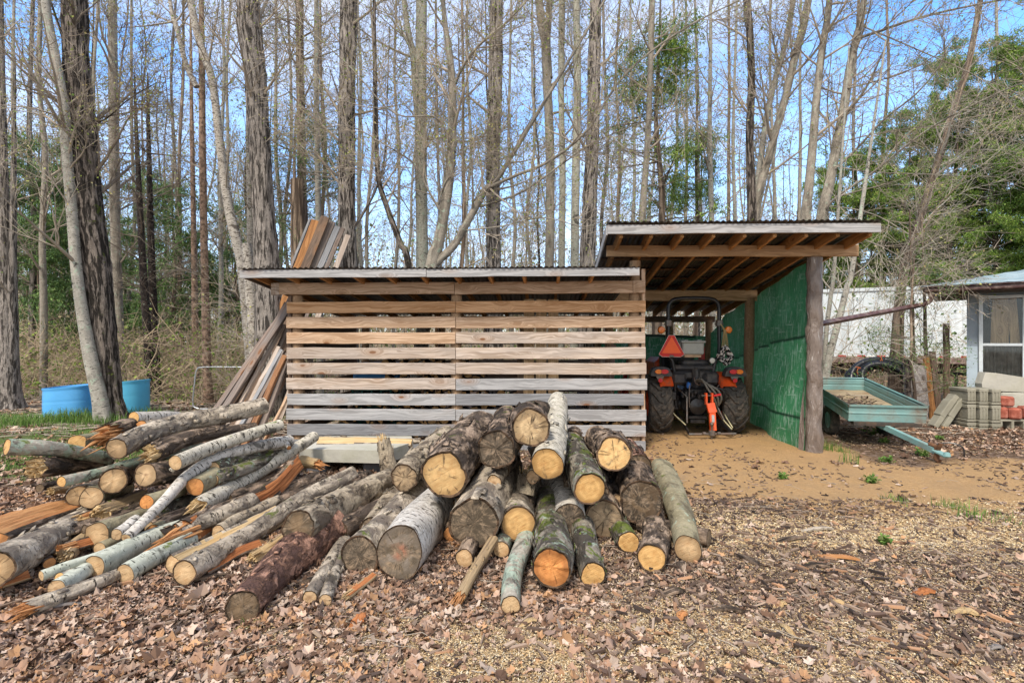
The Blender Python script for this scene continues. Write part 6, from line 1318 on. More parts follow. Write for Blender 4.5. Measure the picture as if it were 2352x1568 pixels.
for k,(p,lab,lm) in enumerate((([(1905,0,13),(1890,100,15),(1878,200,16),(1868,320,18),(1858,430,20),(1850,520,23)],'left of two pale grey maples leaning over the right end of the carport',[]),
   ([(1985,0,13),(1966,90,15),(1952,160,17),(1938,250,19),(1920,340,20),(1903,430,21),(1886,520,24)],'right of two pale grey maples, with long arching limbs to the photo edge',[
    ((.07,.03),(1960,92,12),(2020,72,11.6),(2100,45,11),(2200,20,10.4),(2352,-10,9.6)),((.05,.02),(1905,400,12),(1960,350,11.6),(2030,275,11.),(2105,215,10.4),(2165,140,10),(2168,90,9.8)),
    ((.055,.02),(1888,490,12),(1925,450,11.6),(2000,400,11),(2075,340,10.5),(2160,280,10),(2290,215,9.4),(2352,190,9.)),((.035,.012),(1938,205,12),(2000,190,11.5),(2080,165,11),(2160,120,10.5),(2210,70,10)),
    ((.03,.01),(1905,380,12),(2000,395,11.3),(2120,400,10.6),(2250,405,10),(2352,395,9.6)),((.028,.01),(1890,470,12),(2000,490,11.2),(2100,545,10.5),(2180,590,10)),((.03,.01),(1915,330,12),(2050,300,11.2),(2200,290,10.4),(2352,330,9.8)),
    ((.03,.01),(1980,60,12),(2120,120,11),(2250,180,10.2),(2352,260,9.6)),((.025,.01),(1895,520,12),(2010,560,11),(2080,600,10.4),(2120,650,10))]))):
    hw_tree(lab,[p],12.,T_maple,T_twig,40+k,16,.4,.97,(1,2.6),4,.03,limbs=lm,bud=.8,n2=6,n3=6,lsub=8)
hw_tree('tan barked cedar trunk leaning right, standing before the white trailer',[[(2232,110,12),(2200,220,13),(2145,400,14),(2110,510,16),(2085,590,18),(2068,680,20),(2058,835,28)]],12.5,T_cedar,T_twigp,44,13,.42,.97,(.8,2.4),4,.08,n2=5,n3=5,bud=.3,limbs=[((.03,.015),(2085,600,12.5),(2150,480,12.3),(2220,400,12),(2290,250,11.8))])
hw_tree('pale thin maple trunk beside the wrapped post, slanting right',[[(1962,590,10),(1945,660,12),(1925,740,14),(1905,820,15),(1895,880,17)]],9.6,T_pale,T_twigp,45,5,.5,.97,(.5,1.2),4,.03,bud=.15,n2=4,n3=3,limbs=[((.02,.008),(1908,832,9.6),(1950,790,9.5),(2000,745,9.4),(2060,690,9.3))])
hw_tree('thinner pale stem close behind the wrapped post',[[(1918,590,8),(1908,680,9),(1898,760,10),(1893,850,11)]],9.9,T_pale,T_twigp,46,5,.5,.97,(.5,1.2),4,.03,bud=.15,n2=4,n3=3)
for k,(x,Y,lab) in enumerate(((2092,10.2,'spindly brown sapling with bare twigs before the trailer end'),(2120,10.6,'crooked bare sapling near the yellow roller'))):
    hw_tree(lab,[[(x,600,4),(x+4,700,6),(x+6,800,8),(x+18,905,10)]],Y,T_cedar,T_twigd,47+k,8,.15,.97,(.4,1.0),1,.04,n2=3,n3=3,cat='sapling',name='sapling')
# more of the left wood and gaps behind the shed
spec=[(100,13,14,19),(75,17,12,18),(140,22,10,14),(38,16,9,19),(215,20,9,13),(300,24,8,11),(395,22,8,12),(420,19,8,13),(500,18,9,15),(520,24,8,12),(645,16,9,15),(660,20,8,12),(745,19,8,14),(830,16,9,14),(850,21,8,12),(905,19,8,12),(1005,20,8,12),(1055,17,9,14),(1080,22,8,12),(1180,19,8,13),(1215,24,8,11),(1390,18,9,14),(1420,23,8,12),(1450,20,8,12),(1545,19,8,13),(1580,24,8,11),(1605,20,8,12),(1670,22,9,12),(1690,18,8,13),(1780,22,8,12),(1830,19,8,13),(1960,26,8,12),(2030,28,8,12),(2280,24,9,13)]
mats=[T_maple,T_pale,T_oak,T_maple,T_cedar]; words=['grey','pale','furrowed','brownish grey','tan']
for k,(x,Y,w0,w1) in enumerate(spec):
    mi=(k*7)%5; side='left' if x<560 else ('behind the woodshed' if x<1400 else 'behind the carport')
    near_={'left':'in the open wood at the left'}.get(side,side)
    hw_tree('slender %s trunk %s, no. %s from the edge'%(words[mi],near_,'x') if 0 else 'slender %s tree trunk %s'%(words[mi],near_),[twisty(rg,x+rg.uniform(-12,12),x,0,784+1500/Y,w0*.62,w1*.8,6,9)],Y,mats[mi],T_twig,100+k,14,.25,.97,(.9,2.4),4,.05,sides=12,n2=5,n3=5,group='slender trees '+near_,bud=.3)
# ---------- prototypes of the deeper wood
def proto_hw(seed,h=14,r=.10,mat=T_maple,tw=T_twig,nb=30):
    rng=np.random.RandomState(seed); root=thing('tree','x','tree',(0,0,0)); b=MB(); n=8; P=np.c_[np.cumsum(rng.normal(0,.2,n)),np.cumsum(rng.normal(0,.2,n)),np.linspace(-.1,h,n)]; P[:2,:2]=P[0,:2]; P[:,:2]-=P[0,:2]
    Q,rr=trunk_mesh(b,P,np.linspace(r,.02,n),9,.05,seed,.35); b.obj('trunk',mat,root,smooth=True); ii=np.linspace(0,len(Q)-1,30); Qp=np.stack([np.interp(ii,np.arange(len(Q)),Q[:,c]) for c in range(3)],1); rp=np.interp(ii,np.arange(len(Q)),rr)
    P1,R1=grow(Qp[None],rp[None],nb,.15,.98,1.,2.8,.8,8,rng,.06,.08,rk=.45); crown(root,P1,R1,rng,tw,n2=5,n3=4,bud=1.2,rmin=.005,budsize=.085); return root
def foliage(b,P,n,rng,size,cols): leaves_at(b,P,int(n*1.7),size*1.5,cols,rng,jit=.06,droop=.6,norm=A3(0,0,.8),wid=.11)
GR_H=[(.10,.18,.055),(.14,.24,.07),(.07,.13,.045),(.19,.28,.08)]
GR_C=[(.16,.27,.045),(.22,.34,.06),(.10,.18,.04),(.30,.40,.07),(.20,.25,.07)]
def evergreen(label,loc,h,r,seed,cols,nb=60,Lb=(1.,2.6),t0=.12,den=9,size=.07,mat=T_cedar,up=-.01,ang=1.3,group=None,name='evergreen_tree',lean=(0,0),gap=.0,cat='tree',sub=(8,5)):
    rng=np.random.RandomState(seed); gz=float(ground_h(loc[0],loc[1])); root=thing(name,label,cat,(loc[0],loc[1],gz),group); b=MB(); n=7
    t=np.linspace(0,1,n); P=np.c_[loc[0]+lean[0]*t+rng.normal(0,.05,n),loc[1]+lean[1]*t,gz-.1+t*h]; P[0,:2]=loc[:2]
    Q,rr=trunk_mesh(b,P,np.linspace(r,.015,n),12,.07,seed,.3); b.obj('trunk',mat,root,smooth=True)
    ii=np.linspace(0,len(Q)-1,40); Qp=np.stack([np.interp(ii,np.arange(len(Q)),Q[:,c]) for c in range(3)],1); rp=np.interp(ii,np.arange(len(Q)),rr)
    P1,R1=grow(Qp[None],rp[None],nb,t0,.99,Lb[0],Lb[1],ang,8,rng,up,.06,rk=.4)
    P2,R2=grow(P1,R1,sub[0],.2,1,.3,.9,.8,5,rng,-.02,.08,flat=.35); cb=MB(); tubes(cb,P1,R1,4); tubes(cb,P2,R2,3); c=cb.obj('crown',T_twigd,root)
    P3,R3=grow(P2,R2,sub[1],.1,1,.12,.4,.7,3,rng,-.03,.06,flat=.3)
    if gap:      # bare patches in the crown
        keep=fbm(P3[:,0]*.55+seed,2,4)>gap; P3=P3[keep]
    l=MB(); foliage(l,P3,den,rng,size,cols); l.obj('foliage',T_needle,c); return root
def ex(xD,Y): return ((xD-CX)/FPX*Y,Y)
evergreen('tall ragged cedar with olive green sprays above the carport',ex(1515,14.6),11.5,.16,501,GR_C,nb=85,Lb=(.8,2.2),t0=.30,den=6,size=.075,gap=.46)
evergreen('smaller cedar right of the ragged one above the carport',ex(1600,17),10.5,.10,502,GR_C,nb=46,Lb=(.5,1.4),t0=.35,den=6,size=.07,gap=.47)
evergreen('hemlock with drooping green sprays beside the leaning bundle of boards',ex(672,13.6),7.5,.13,503,GR_H,nb=34,Lb=(.7,1.7),t0=.22,den=5,size=.05,gap=.47)
evergreen('dark hemlock behind the furrowed tree and bundle of boards',ex(735,16.5),10,.12,504,GR_H,nb=48,Lb=(.6,1.6),t0=.15,den=5,size=.06,gap=.47)
evergreen('feathery hemlock sapling in front of the white trailer end',ex(2098,9.7),3.2,.03,505,GR_H,nb=26,Lb=(.4,1.1),t0=.1,den=4,size=.035,gap=.5,up=.0,cat='sapling',name='hemlock_sapling')
for k,(x,Y,h,lab,ln) in enumerate(((2060,23,11,'leafy green cedar filling the gap over the white trailer, left one',(.6,0)),(2170,24,14.5,'tall yellow green cedar over the workshop roof, behind the tan trunk',(.8,0)),(2290,21.5,13.5,'nearest dense cedar above the workshop eave',(0,0)),(2390,20.5,14,'darkest tall cedar at the photo right edge',(0,0)),(1960,25,10.,'low cedar seen past the right end of the carport roof',(0,0)),(2225,27,15,'distant cedar between the two tall ones at the right',(0,0)),(2110,27,12.5,'thin topped cedar far behind the white trailer',(0,0)),(2500,18,11,'big cedar mostly outside the photo beyond the workshop',(0,0)))):
    evergreen(lab,ex(x,Y),h,.15,520+k,GR_C,nb=120,Lb=(1.3,3.6),t0=.06,den=15,size=.085,gap=.35,lean=ln)
for k,(x,Y,h,lab) in enumerate(((95,17,8.0,'green hemlock with loose sprays at the left, beyond the stout mossy trunk'),(128,21,9.5,'hemlock left of the dark leaning tree'),(205,19,5.5,'low hemlock seen between the leaning pair and its neighbour'),(40,24,9,'hemlock deep in the wood at the left edge'),(330,22,8.3,'open hemlock behind the two black spruces'),(400,18.5,7.6,'thin hemlock left of the pinkish pine'),(545,20,6.4,'bushy hemlock low down beside the shed end'),(455,26,6,'young hemlock in the shade right of the black spruces'),(290,27,8,'distant hemlock behind the grey trunk'))):
    evergreen(lab,ex(x,Y),h,.10,560+k,GR_H,nb=75,Lb=(.8,2.2),t0=.10,den=6,size=.085,gap=.42)
cop=[proto_hw(700+k,h=12.5+k,r=(.07,.09,.08,.11,.06,.08)[k],mat=(T_maple,T_pale,T_oak,T_maple,T_cedar,T_spruce)[k],tw=(T_twig,T_twig,T_twigd,T_twigp,T_twig,T_twigd)[k],nb=34) for k in range(6)]
labs=['grey barked bare tree','smooth pale bare tree','furrowed dark bare tree','stout grey bare tree','brown barked bare tree','thin blackish bare tree']
rg=np.random.RandomState(21); placed=[]; k=0
tries=0
while k<190 and tries<8000:
    tries+=1
    Y=19+34*rg.rand()**.9; x=rg.uniform(-1.45,1.45)*Y
    if x>9.5 and Y<23: continue
    if any((x-a)**2+(Y-b_)**2<1.0 for a,b_ in placed): continue
    placed.append((x,Y)); q=k%6; z=float(ground_h(x,Y)); far='deepest' if Y>38 else ('middle' if Y>27 else 'nearer')
    lr='left' if x/Y<-.35 else ('right' if x/Y>.35 else 'centre')
    pos={'left':'left of the woodshed','centre':'behind the woodshed','right':'behind the carport and trailer'}[lr]
    if k<6: o=cop[q]; o.location=(x,Y,z); o.rotation_euler=(0,0,rg.uniform(0,6.28))
    else: o=copy_tree(cop[q],(x,Y,z),rg.uniform(0,6.28),rg.uniform(.75,1.2))
    tag(o,'%s in the %s part of the wood, %s'%(labs[q],far,pos),'tree','%s, %s, %s'%(labs[q],far,pos)); k+=1
# far wood: a mass too deep to count
b=MB(); rng=np.random.RandomState(31)
def mass(b,N,Y0,Y1,z0,z1,L0,L1,r0,tilt,K=3,xr=1.15,wig=.15):
    Y=rng.uniform(Y0,Y1,N); X=rng.uniform(-xr,xr,N)*Y; z=rng.uniform(z0,z1,N)*rng.rand(N)**.2; L_=rng.uniform(L0,L1,N)
    d=unit(rng.normal(size=(N,3))*A3(tilt,tilt,.25)+A3(0,0,1)); p=np.stack([X,Y,z],1)+A3(0,0,0); P=[p]
    for q in range(K-1): P.append(P[-1]+d*(L_/(K-1))[:,None]); d=unit(d+rng.normal(size=d.shape)*wig)
    P=np.stack(P,1); R_=np.repeat((r0*rng.uniform(.6,1.4,N))[:,None],K,1)*np.linspace(1,.5,K)[None]; tubes(b,P,R_,3); return P
mass(b,1000,42,95,0,.2,6,12,.06,.05,5,wig=.03)
fo=b.obj('far_wood',T_maple); tag(fo,'distant mass of bare trunks deep in the wood','woods',kind='stuff')
b=MB(); P=mass(b,42000,38,85,.5,10.5,.8,2.6,.016,.8,3,wig=.3); b.obj('far_twigs',plain('far_twig',(.42,.33,.24),.9,.1,var=.2,scale=.5),fo)
l=MB(); leaves_at(l,P[:16000],1,.28,[(.22,.26,.10),(.32,.27,.13),(.12,.17,.07),(.38,.25,.17)],rng,.2); l.obj('far_leaves',T_leaf,fo)
# undergrowth of bare brush and small green leaves
b=MB()
def brush(N,xr,Yr,zmax,Lr,r):
    X=rng.uniform(*xr,N); Y=rng.uniform(*Yr,N); X=X*Y; z=ground_h(X,Y)+rng.rand(N)**1.6*zmax; L_=rng.uniform(*Lr,N); d=unit(rng.normal(size=(N,3))*A3(1.,1.,.6)+A3(0,0,.7)); P=[np.stack([X,Y,z],1)]
    for q in range(3): P.append(P[-1]+d*(L_/3)[:,None]); d=unit(d+rng.normal(size=d.shape)*.3)
    P=np.stack(P,1); tubes(b,P,np.repeat((r*rng.uniform(.5,1.5,N))[:,None],4,1)*np.array([1,.8,.6,.35]),3); return P
Pa=brush(6500,(-1.08,-.42),(12,24),1.6,(.4,1.5),.006); Pb=brush(9000,(-1.1,1.1),(17,38),2.6,(.6,2.2),.009); Pc=brush(500,(.55,.95),(12.5,16),.5,(.4,1.),.006)
ug=b.obj('undergrowth',plain('brush_tan',(.40,.31,.21),.9,.1,var=.3,scale=2)); tag(ug,'tangle of bare tan brush on the forest floor','undergrowth',kind='stuff')
l=MB(); leaves_at(l,Pa,2,.07,[(.20,.30,.05),(.34,.42,.09),(.12,.2,.04),(.40,.34,.18)],rng,.15); leaves_at(l,Pb[:7000],2,.12,[(.16,.22,.06),(.25,.30,.08),(.10,.15,.05)],rng,.2); leaves_at(l,Pc,1,.05,[(.20,.30,.05),(.12,.2,.04)],rng,.1); l.obj('undergrowth_leaves',T_leaf,ug)
# ---------------------------------------------------------------- litter on the ground (nobody could count it)
def scatter(N,xr,yr,dens,rng,ypow=1.):
    """rejection sample on the ground; dens(x,y)->0..1"""
    out=[];n=0
    while n<N:
        M_=N*2; Y=yr[0]+(yr[1]-yr[0])*rng.rand(M_)**ypow; X=rng.uniform(xr[0],xr[1],M_)*(Y if xr[2] else 1); k=rng.rand(M_)<dens(X,Y); out.append(np.stack([X[k],Y[k]],1)); n+=k.sum()
    return np.concatenate(out)[:N]
def orient(N,rng,tilt):
    nrm=unit(np.c_[rng.normal(0,tilt,N),rng.normal(0,tilt,N),np.ones(N)]); a=rng.rand(N)*2*PI; t=np.c_[np.cos(a),np.sin(a),np.zeros(N)]; u=unit(t-nrm*np.sum(t*nrm,1,keepdims=True)); return u,np.cross(nrm,u),nrm
LEAFP=np.array([(0,-.5),(.22,-.30),(.42,-.22),(.34,.02),(.46,.24),(.20,.30),(.0,.52),(-.20,.30),(-.42,.18),(-.34,.0),(-.40,-.28),(-.16,-.30)])
def leaf_scatter(b,XY,size,cols,rng,tilt=.35,lift=.012,curl=.25,simple=False):
    N=len(XY); u,v,n=orient(N,rng,tilt); s=size*np.exp(rng.normal(-.1,.35,N)); Lp=LEAFP if not simple else np.array([(0,-.5),(.3,0),(0,.5),(-.3,0)]); m=len(Lp)
    z=ground_h(XY[:,0],XY[:,1])+(fbm(np.c_[XY*7,np.zeros(N)],3,31)-.5)*.03*np.clip(1-np.hypot(XY[:,0],XY[:,1])/16,0,1)+.004+rng.rand(N)*lift
    c=np.c_[XY,z]; cu=rng.uniform(-curl,curl*1.6,N); w=rng.uniform(.55,1.,N)
    pts=c[:,None]+u[:,None]*(Lp[None,:,:1]*(s*w)[:,None,None])+v[:,None]*(Lp[None,:,1:2]*s[:,None,None])+n[:,None]*((Lp[None,:,0:1]**2*cu[:,None,None]*4+rng.normal(0,.12,(N,m,1))+Lp[None,:,1:2]**2*cu[:,None,None]*2)*s[:,None,None])
    pts[...,2]=np.maximum(pts[...,2],z[:,None]-.002)
    V_=np.concatenate([c[:,None]+n[:,None]*.0,pts],1).reshape(-1,3); k=np.arange(m); tri=np.stack([np.zeros(m,int),1+k,1+(k+1)%m],-1); F=(tri[None]+(np.arange(N)*(m+1))[:,None,None]).reshape(-1,3)
    if simple: F=(np.array([[1,2,3,4]])[None]+(np.arange(N)*(m+1))[:,None,None]).reshape(-1,4)
    cc=np.array(cols)[rng.randint(0,len(cols),N)]*rng.uniform(.7,1.3,N)[:,None]; b.add(V_,F,col=np.repeat(cc,m+1,0))
def chip_scatter(b,XY,l,w,t,cols,rng,tilt=.3,lift=.01):
    N=len(XY); u,v,n=orient(N,rng,tilt); L_=l*rng.uniform(.4,1.5,N)**1.3; W_=w*rng.uniform(.5,1.4,N); T2=t*rng.uniform(.5,1.5,N)
    z=ground_h(XY[:,0],XY[:,1])+(fbm(np.c_[XY*7,np.zeros(N)],3,31)-.5)*.03*np.clip(1-np.hypot(XY[:,0],XY[:,1])/16,0,1)+.002+rng.rand(N)*lift
    c=np.c_[XY,z]; q=np.array([(-1,-1),(1,-.7),(1,.8),(-1,1)])*.5; j=1+rng.uniform(-.4,.4,(N,4,1))
    top=c[:,None]+u[:,None]*(q[None,:,:1]*j*L_[:,None,None])+v[:,None]*(q[None,:,1:2]*j*W_[:,None,None])+n[:,None]*T2[:,None,None]
    bot=top-n[:,None]*(T2[:,None,None]*1.6)
    V_=np.concatenate([top,bot],1).reshape(-1,3); fs=np.array([(0,1,2,3),(0,4,5,1),(1,5,6,2),(2,6,7,3),(3,7,4,0)]); F=(fs[None]+(np.arange(N)*8)[:,None,None]).reshape(-1,4)
    cc=np.array(cols)[rng.randint(0,len(cols),N)]*rng.uniform(.7,1.3,N)[:,None]; b.add(V_,F,col=np.repeat(cc,8,0))
m_lit=leafmat('leaf_litter',.85,0); rng=np.random.RandomState(90)
LC=[(.29,.175,.115),(.38,.255,.18),(.19,.11,.07),(.44,.315,.235),(.12,.068,.043),(.33,.20,.13),(.24,.16,.12),(.38,.215,.11),(.46,.35,.27)]
def inside_build(x,y): return ((x>-3.3)&(x<1.9)&(y>7.0)&(y<10.3))
def dleaf(x,y):
    s,w,d,g=masks(x,y); p=(wob(x,y,.8,44)>.36)*1.
    a=np.where(x<.6+.3*(3-y),.85,.22)*np.where(y<6,1,.9); a=np.where((x>.9)&(y<3.4),.20,a); a=np.where((x>3.0)&(y<6.6),.10,a); a=np.where((x>5.6)&(y>7.2),.95,a)
    return np.clip(a*(1-.88*s)*(1-.55*w)*(1-.3*g),0,1)*(.35+.65*p)*(~((x>2)&(x<5)&(y>7)&(y<12.3)))
b=MB()
leaf_scatter(b,scatter(21000,(-1.3,1.3,1),(2.1,5.2),dleaf,rng,1.0),.052,LC,rng)
leaf_scatter(b,scatter(19000,(-1.35,1.35,1),(4.8,12.5),dleaf,rng,.9),.075,LC,rng,simple=False)
leaf_scatter(b,scatter(20000,(-1.4,1.4,1),(11,30),lambda x,y:.9*(~((x>2)&(x<5.2)&(y<12.5))),rng,1.),.11,LC,rng,simple=True)
tag(b.obj('leaf_litter',m_lit),'brown fallen leaves carpeting the yard','leaves',kind='stuff')
b=MB()
def dsaw(x,y): s,w,d,g=masks(x,y); return np.clip(.06+.9*w+.25*(x>.3)*(y<4.5)-.9*s*(y>5),0,1)
def ddark(x,y): s,w,d,g=masks(x,y); return np.clip(.22+.8*d+.35*(x>.3)*(y<4.3)-.45*s-.2*w,.015+.2*(wob(x,y,1.7,12)>.54),1)
chip_scatter(b,scatter(95000,(-1.0,1.0,1),(2.1,4.4),dsaw,rng,1.1),.0085,.0042,.0015,[(.52,.38,.21),(.60,.45,.27),(.42,.29,.15),(.52,.34,.16),(.34,.24,.14),(.62,.53,.38)],rng)
chip_scatter(b,scatter(24000,(-.6,1.0,1),(3.8,8.0),dsaw,rng,1.),.014,.006,.002,[(.62,.46,.25),(.70,.58,.38),(.50,.35,.17),(.42,.30,.17)],rng)
tag(b.obj('wood_chips',m_lit),'pale sawdust and small wood chips strewn on the yard','wood chips',kind='stuff')
b=MB()
DK=[(.075,.05,.037),(.12,.08,.057),(.05,.035,.028),(.17,.115,.08),(.22,.155,.11),(.10,.062,.045),(.30,.21,.15)]
chip_scatter(b,scatter(60000,(-1.0,1.0,1),(2.1,5.0),ddark,rng,1.05),.020,.006,.004,DK,rng)
chip_scatter(b,scatter(3400,(-1.0,1.0,1),(2.2,5.0),ddark,rng,1.05),.062,.015,.007,DK+[(.36,.20,.11),(.34,.25,.18)],rng,.22,.02)
chip_scatter(b,scatter(18000,(-.9,1.0,1),(4.4,10),ddark,rng,1.),.04,.014,.004,DK,rng)
tag(b.obj('bark_debris',m_lit),'dark bark crumbs and splinters trodden into the yard','bark debris',kind='stuff')
# twigs in the litter
b=MB()
def twigs(N,xr,yr,l,r,d):
    XY=scatter(N,xr,yr,d,rng); a=rng.rand(N)*2*PI; L_=l*rng.uniform(.3,1.5,N); P=[]
    for q in range(5): P.append(np.c_[XY[:,0]+np.cos(a)*L_*q/4,XY[:,1]+np.sin(a)*L_*q/4,ground_h(*XY.T)+.012+rng.rand(N)*.015]); a=a+rng.normal(0,.25,N)
    tubes(b,np.stack(P,1),np.full((N,5),r)*np.linspace(1,.6,5)[None],4)
twigs(260,(-1,1,1),(2.2,6),.22,.0024,lambda x,y:.5+0*x); twigs(900,(-1.05,-.3,1),(8.5,16),.9,.007,lambda x,y:.5+0*x); twigs(300,(.6,1.05,1),(8.5,16),.8,.006,lambda x,y:.5+0*x)
tag(b.obj('fallen_twigs',T_twig),'thin fallen twigs lying in the leaves','twigs',kind='stuff')
# grass
GG=[(.10,.20,.035),(.15,.27,.05),(.08,.15,.03),(.20,.30,.07),(.24,.28,.10)]
def blades(b,XY,h,w,rng,cols=GG,lean=.35):
    N=len(XY); a=rng.rand(N)*2*PI; z=ground_h(*XY.T)-.01; c=np.c_[XY,z]; d=np.c_[np.cos(a),np.sin(a),np.zeros(N)]; s=np.c_[-np.sin(a),np.cos(a),np.zeros(N)]; H=h*rng.uniform(.5,1.4,N)[:,None]; ln=rng.uniform(.1,lean*2,N)[:,None]; w=w*rng.uniform(.6,1.3,N)[:,None]; up=A3(0,0,1)
    v=np.stack([c-s*w,c+s*w,c+up*H*.6+d*H*ln*.3-s*w*.7,c+up*H*.6+d*H*ln*.3+s*w*.7,c+up*H*.95+d*H*ln],1).reshape(-1,3)
    F4=(np.array([[0,1,3,2]])[None]+(np.arange(N)*5)[:,None,None]).reshape(-1,4); F3=(np.array([[2,3,4]])[None]+(np.arange(N)*5)[:,None,None]).reshape(-1,3)
    cc=np.repeat(np.array(cols)[rng.randint(0,len(cols),N)]*rng.uniform(.75,1.25,N)[:,None],5,0); b.add(v,F4,col=cc); b.f.append(F3+b.n-N*5); b.m.append(np.zeros(len(F3),int))
b=MB()
dg=lambda x,y: np.clip(masks(x,y)[3]*(wob(x,y,1.6,71)>.42)*1.,0,1)*(y<13)
blades(b,scatter(30000,(-11,-2.8,0),(5.4,12.5),dg,rng),.05,.004,rng)
for (x,y,n_,h) in ((-8.6,9.6,500,.17),(-8.0,9.7,600,.24),(-9.3,9.6,300,.14),(-7.6,9.5,350,.18),(-8.9,9.2,500,.16),(-7.3,10.2,350,.2)):
    blades(b,np.c_[rng.normal(x,.32,n_),rng.normal(y,.16,n_)],h,.006,rng,lean=.3)
blades(b,scatter(5000,(-1.1,1.1,1),(12.5,30),lambda x,y:.3*(wob(x,y,.6,72)>.55),rng),.16,.012,rng,cols=[(.12,.18,.05),(.2,.26,.07)])
tag(b.obj('grass',leafmat('grass_blades',.6,.3)),'short green grass around the drums and left of the pile','grass',kind='stuff')
# weed tufts one can tell apart in the sand
def tuft(x,y,lab,h=.12,n=60,broad=False):
    n=max(n,24)
    Y=1800/(y-784); X=(x-CX)/FPX*Y; b=MB(); XY=np.c_[rng.normal(X,.06,n),rng.normal(Y,.06,n)]
    if broad:
        P=[];a=rng.rand(n)*2*PI; el=rng.uniform(.3,1.2,n); L_=h*rng.uniform(.6,1.3,n); z=float(ground_h(X,Y))
        o=np.c_[np.full(n,X),np.full(n,Y),np.full(n,z)]; d=np.c_[np.cos(a)*np.cos(el),np.sin(a)*np.cos(el),np.sin(el)]; P=np.stack([o,o+d*L_[:,None]*.5,o+d*L_[:,None]+A3(0,0,-.01)],1); tubes(b,P,np.full((n,3),.0018),3,col=(.12,.22,.04)); leaves_at(b,P,5,.035,GG,rng,.01,norm=A3(0,0,2))
    else: blades(b,XY,h,.003,rng)
    o=b.obj('weed',leafmat('grass_blades'),); rebase(o,(X,Y,0)); tag(o,lab,'weed',group='weeds in the sand')
for a_ in ((2002,1000,'fern like green weed under the front of the teal trailer',.16,26,True),(2030,1018,'small leafy weed between the trailer and its tongue end',.07,20,True),(1898,1030,'grass tuft at the foot of the wrapped post',.14,90),(1930,1035,'second grass tuft just right of the wrapped post foot',.10,60),(1946,1060,'tall thin grass tuft in front of the wrapped post',.16,50),(2118,1045,'bright green weed near the trailer coupler',.10,30,True),(2035,1062,'broad leaved weed cluster in the sand below the trailer',.09,30,True),(1800,1098,'small weed alone in the sand before the carport',.06,18,True),(2000,1105,'thin weed in the sand, right of the lone small one',.08,24,True),(2060,1150,'low grass patch half way across the sand at the right',.07,70),(2185,1165,'grass tuft in the sawdust at the right',.10,60),(2235,1190,'weed with blades near the right edge',.12,50),(2030,1250,'small green weed among the bark scraps at the right',.05,26,True),(2300,1195,'sparse tuft closest to the right photo edge',.08,40),(2160,1010,'tiny weed behind the trailer coupler',.05,16,True),(560,1436,'little green sprout by the end of the red pine log',.05,14)): tuft(*a_)
# bark slabs and broken pieces that can be told apart
def slabp(x,y,L_,w,ang,mat,lab,curl=.3,t=.012,cat='bark piece',name='bark_piece'):
    Y=1800/(y-784); X=(x-CX)/FPX*Y; b=MB(); n=12;m=7; rgl=np.random.RandomState(int(x+y)); v=[]
    d=A3(math.cos(ang),math.sin(ang),0); s=A3(-math.sin(ang),math.cos(ang),0); z0=float(ground_h(X,Y))+.006
    for i_ in range(n):
        u=i_/(n-1)-.5; ww=w*(1-.7*abs(u*2)**3)*(.8+.4*rgl.rand())
        for j_ in range(m):
            q=j_/(m-1)-.5; v.append(A3(X,Y,z0)+d*(u*L_+rgl.uniform(-.01,.01))+s*q*ww+EZ*(t+max(0,curl*w*(.25-q*q))+.02*math.sin(u*5)+.0))
    v=np.array(v); F=[[i_*m+j_,i_*m+j_+1,(i_+1)*m+j_+1,(i_+1)*m+j_] for i_ in range(n-1) for j_ in range(m-1)]; co=np.array([(q%m*.02,0,q//m*L_/n) for q in range(n*m)])
    b.add(v,F,co=co); b.add(v-EZ*t,[f[::-1] for f in F],co=co); e=[j_ for j_ in range(m)]; N_=n*m
    per=list(range(m))+[i_*m+m-1 for i_ in range(1,n)]+[(n-1)*m+j_ for j_ in range(m-2,-1,-1)]+[i_*m for i_ in range(n-2,0,-1)]
    b.add(np.vstack([v,v-EZ*t]),[[per[k],per[(k+1)%len(per)],N_+per[(k+1)%len(per)],N_+per[k]] for k in range(len(per))],co=np.vstack([co,co]))
    o=b.obj(name,mat); rebase(o,(X,Y,z0)); tag(o,lab,cat,group='bark and wood pieces on the yard')
dkb,ror=B_['dark'],m_spl
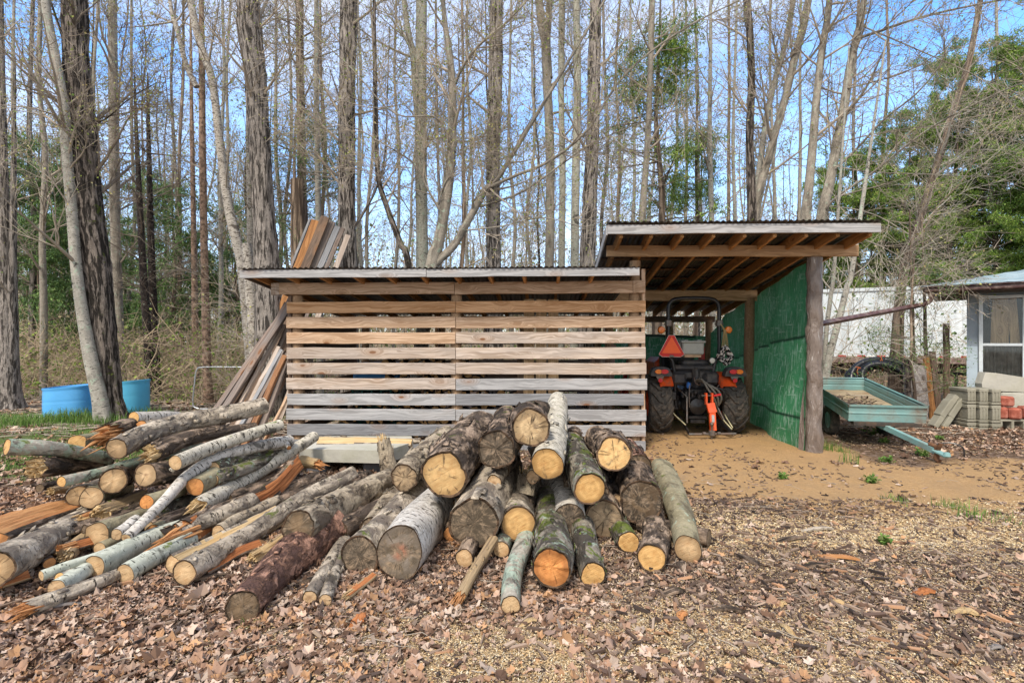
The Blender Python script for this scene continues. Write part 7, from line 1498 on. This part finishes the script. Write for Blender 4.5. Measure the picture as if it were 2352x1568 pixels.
for a_ in ((1560,1312,.24,.09,1.1,B_['rough'],'upright looking flat bark piece before the lone olive log'),(1745,1300,.35,.05,2.2,dkb,'dark forked bark strip left of the middle of the right yard'),(1790,1245,.45,.05,.15,dkb,'long dark bark sliver beyond the forked strip'),(1860,1220,.34,.05,-.1,B_['poplar'],'long grey flat splinter on the sawdust'),(1890,1285,.42,.05,-.35,ror,'orange broken splinter longest on the right yard'),(1850,1305,.30,.05,-.3,dkb,'dark bark strip just below the orange splinter'),(2110,1370,.16,.06,-.2,m_splr,'rust orange bark chunk at the right yard'),(2200,1410,.16,.06,-.9,m_sply,'shaggy straw coloured bark fibre below the rust orange chunk'),(1560,1420,.09,.05,.3,m_spl,'orange block chip on the sawdust before the pile'),(1530,1365,.22,.06,.1,dkb,'curved dark bark piece right of the mossy log ends'),(1640,1400,.30,.05,-.4,B_['dark'],'flat grey bark shard beyond the orange block chip'),(1790,1395,.07,.03,.1,m_sply,'small orange stick lying on the dark crumbs'),(1910,1390,.12,.03,-.7,m_sply,'tan wood splinter pointing down right'),(1820,1460,.14,.025,1.9,m_sply,'thin yellow splinter near the bottom'),(2270,1500,.12,.02,-.2,m_silver,'grey stick at the bottom right'),(1200,1440,.14,.02,.3,m_sply,'curved yellow shaving beyond the middle bottom'),(700,1340,.4,.06,.1,dkb,'dark flat bark lying before the split stepped trunk'),(420,1340,.5,.05,.3,dkb,'dark bark strip under the smooth pale logs'),(820,1440,.14,.06,1.3,m_splr,'red brown curled bark below the twin grey logs'),(60,1410,.5,.02,.4,m_silver,'pale curved stick at the lower left')): slabp(*a_)
# stone foot of the pile: small pink flower like leaf
# debris lying in the trailer box
b=MB(); N=500; u=rng.rand(N); w=rng.rand(N)**1.2; XY=np.array([G(.05+.75*u[q],.1+w[q]*1.5,-hh+.03) for q in range(N)])
un,vn,nn_=orient(N,rng,.3); Lh=.05*rng.uniform(.3,1.5,N)[:,None]; Wh=.008*rng.uniform(.5,1.6,N)[:,None]; V_=np.stack([XY-un*Lh-vn*Wh,XY+un*Lh-vn*Wh,XY+un*Lh+vn*Wh,XY-un*Lh+vn*Wh],1); V_[...,2]+=rng.rand(N,1)*.02
b.add(V_.reshape(-1,3),np.arange(N*4).reshape(-1,4),col=np.repeat(np.array(DK)[rng.randint(0,len(DK),N)],4,0)); tag(b.obj('leaf_debris',m_lit),'dead twigs and leaves lying in the trailer box','debris',kind='stuff')
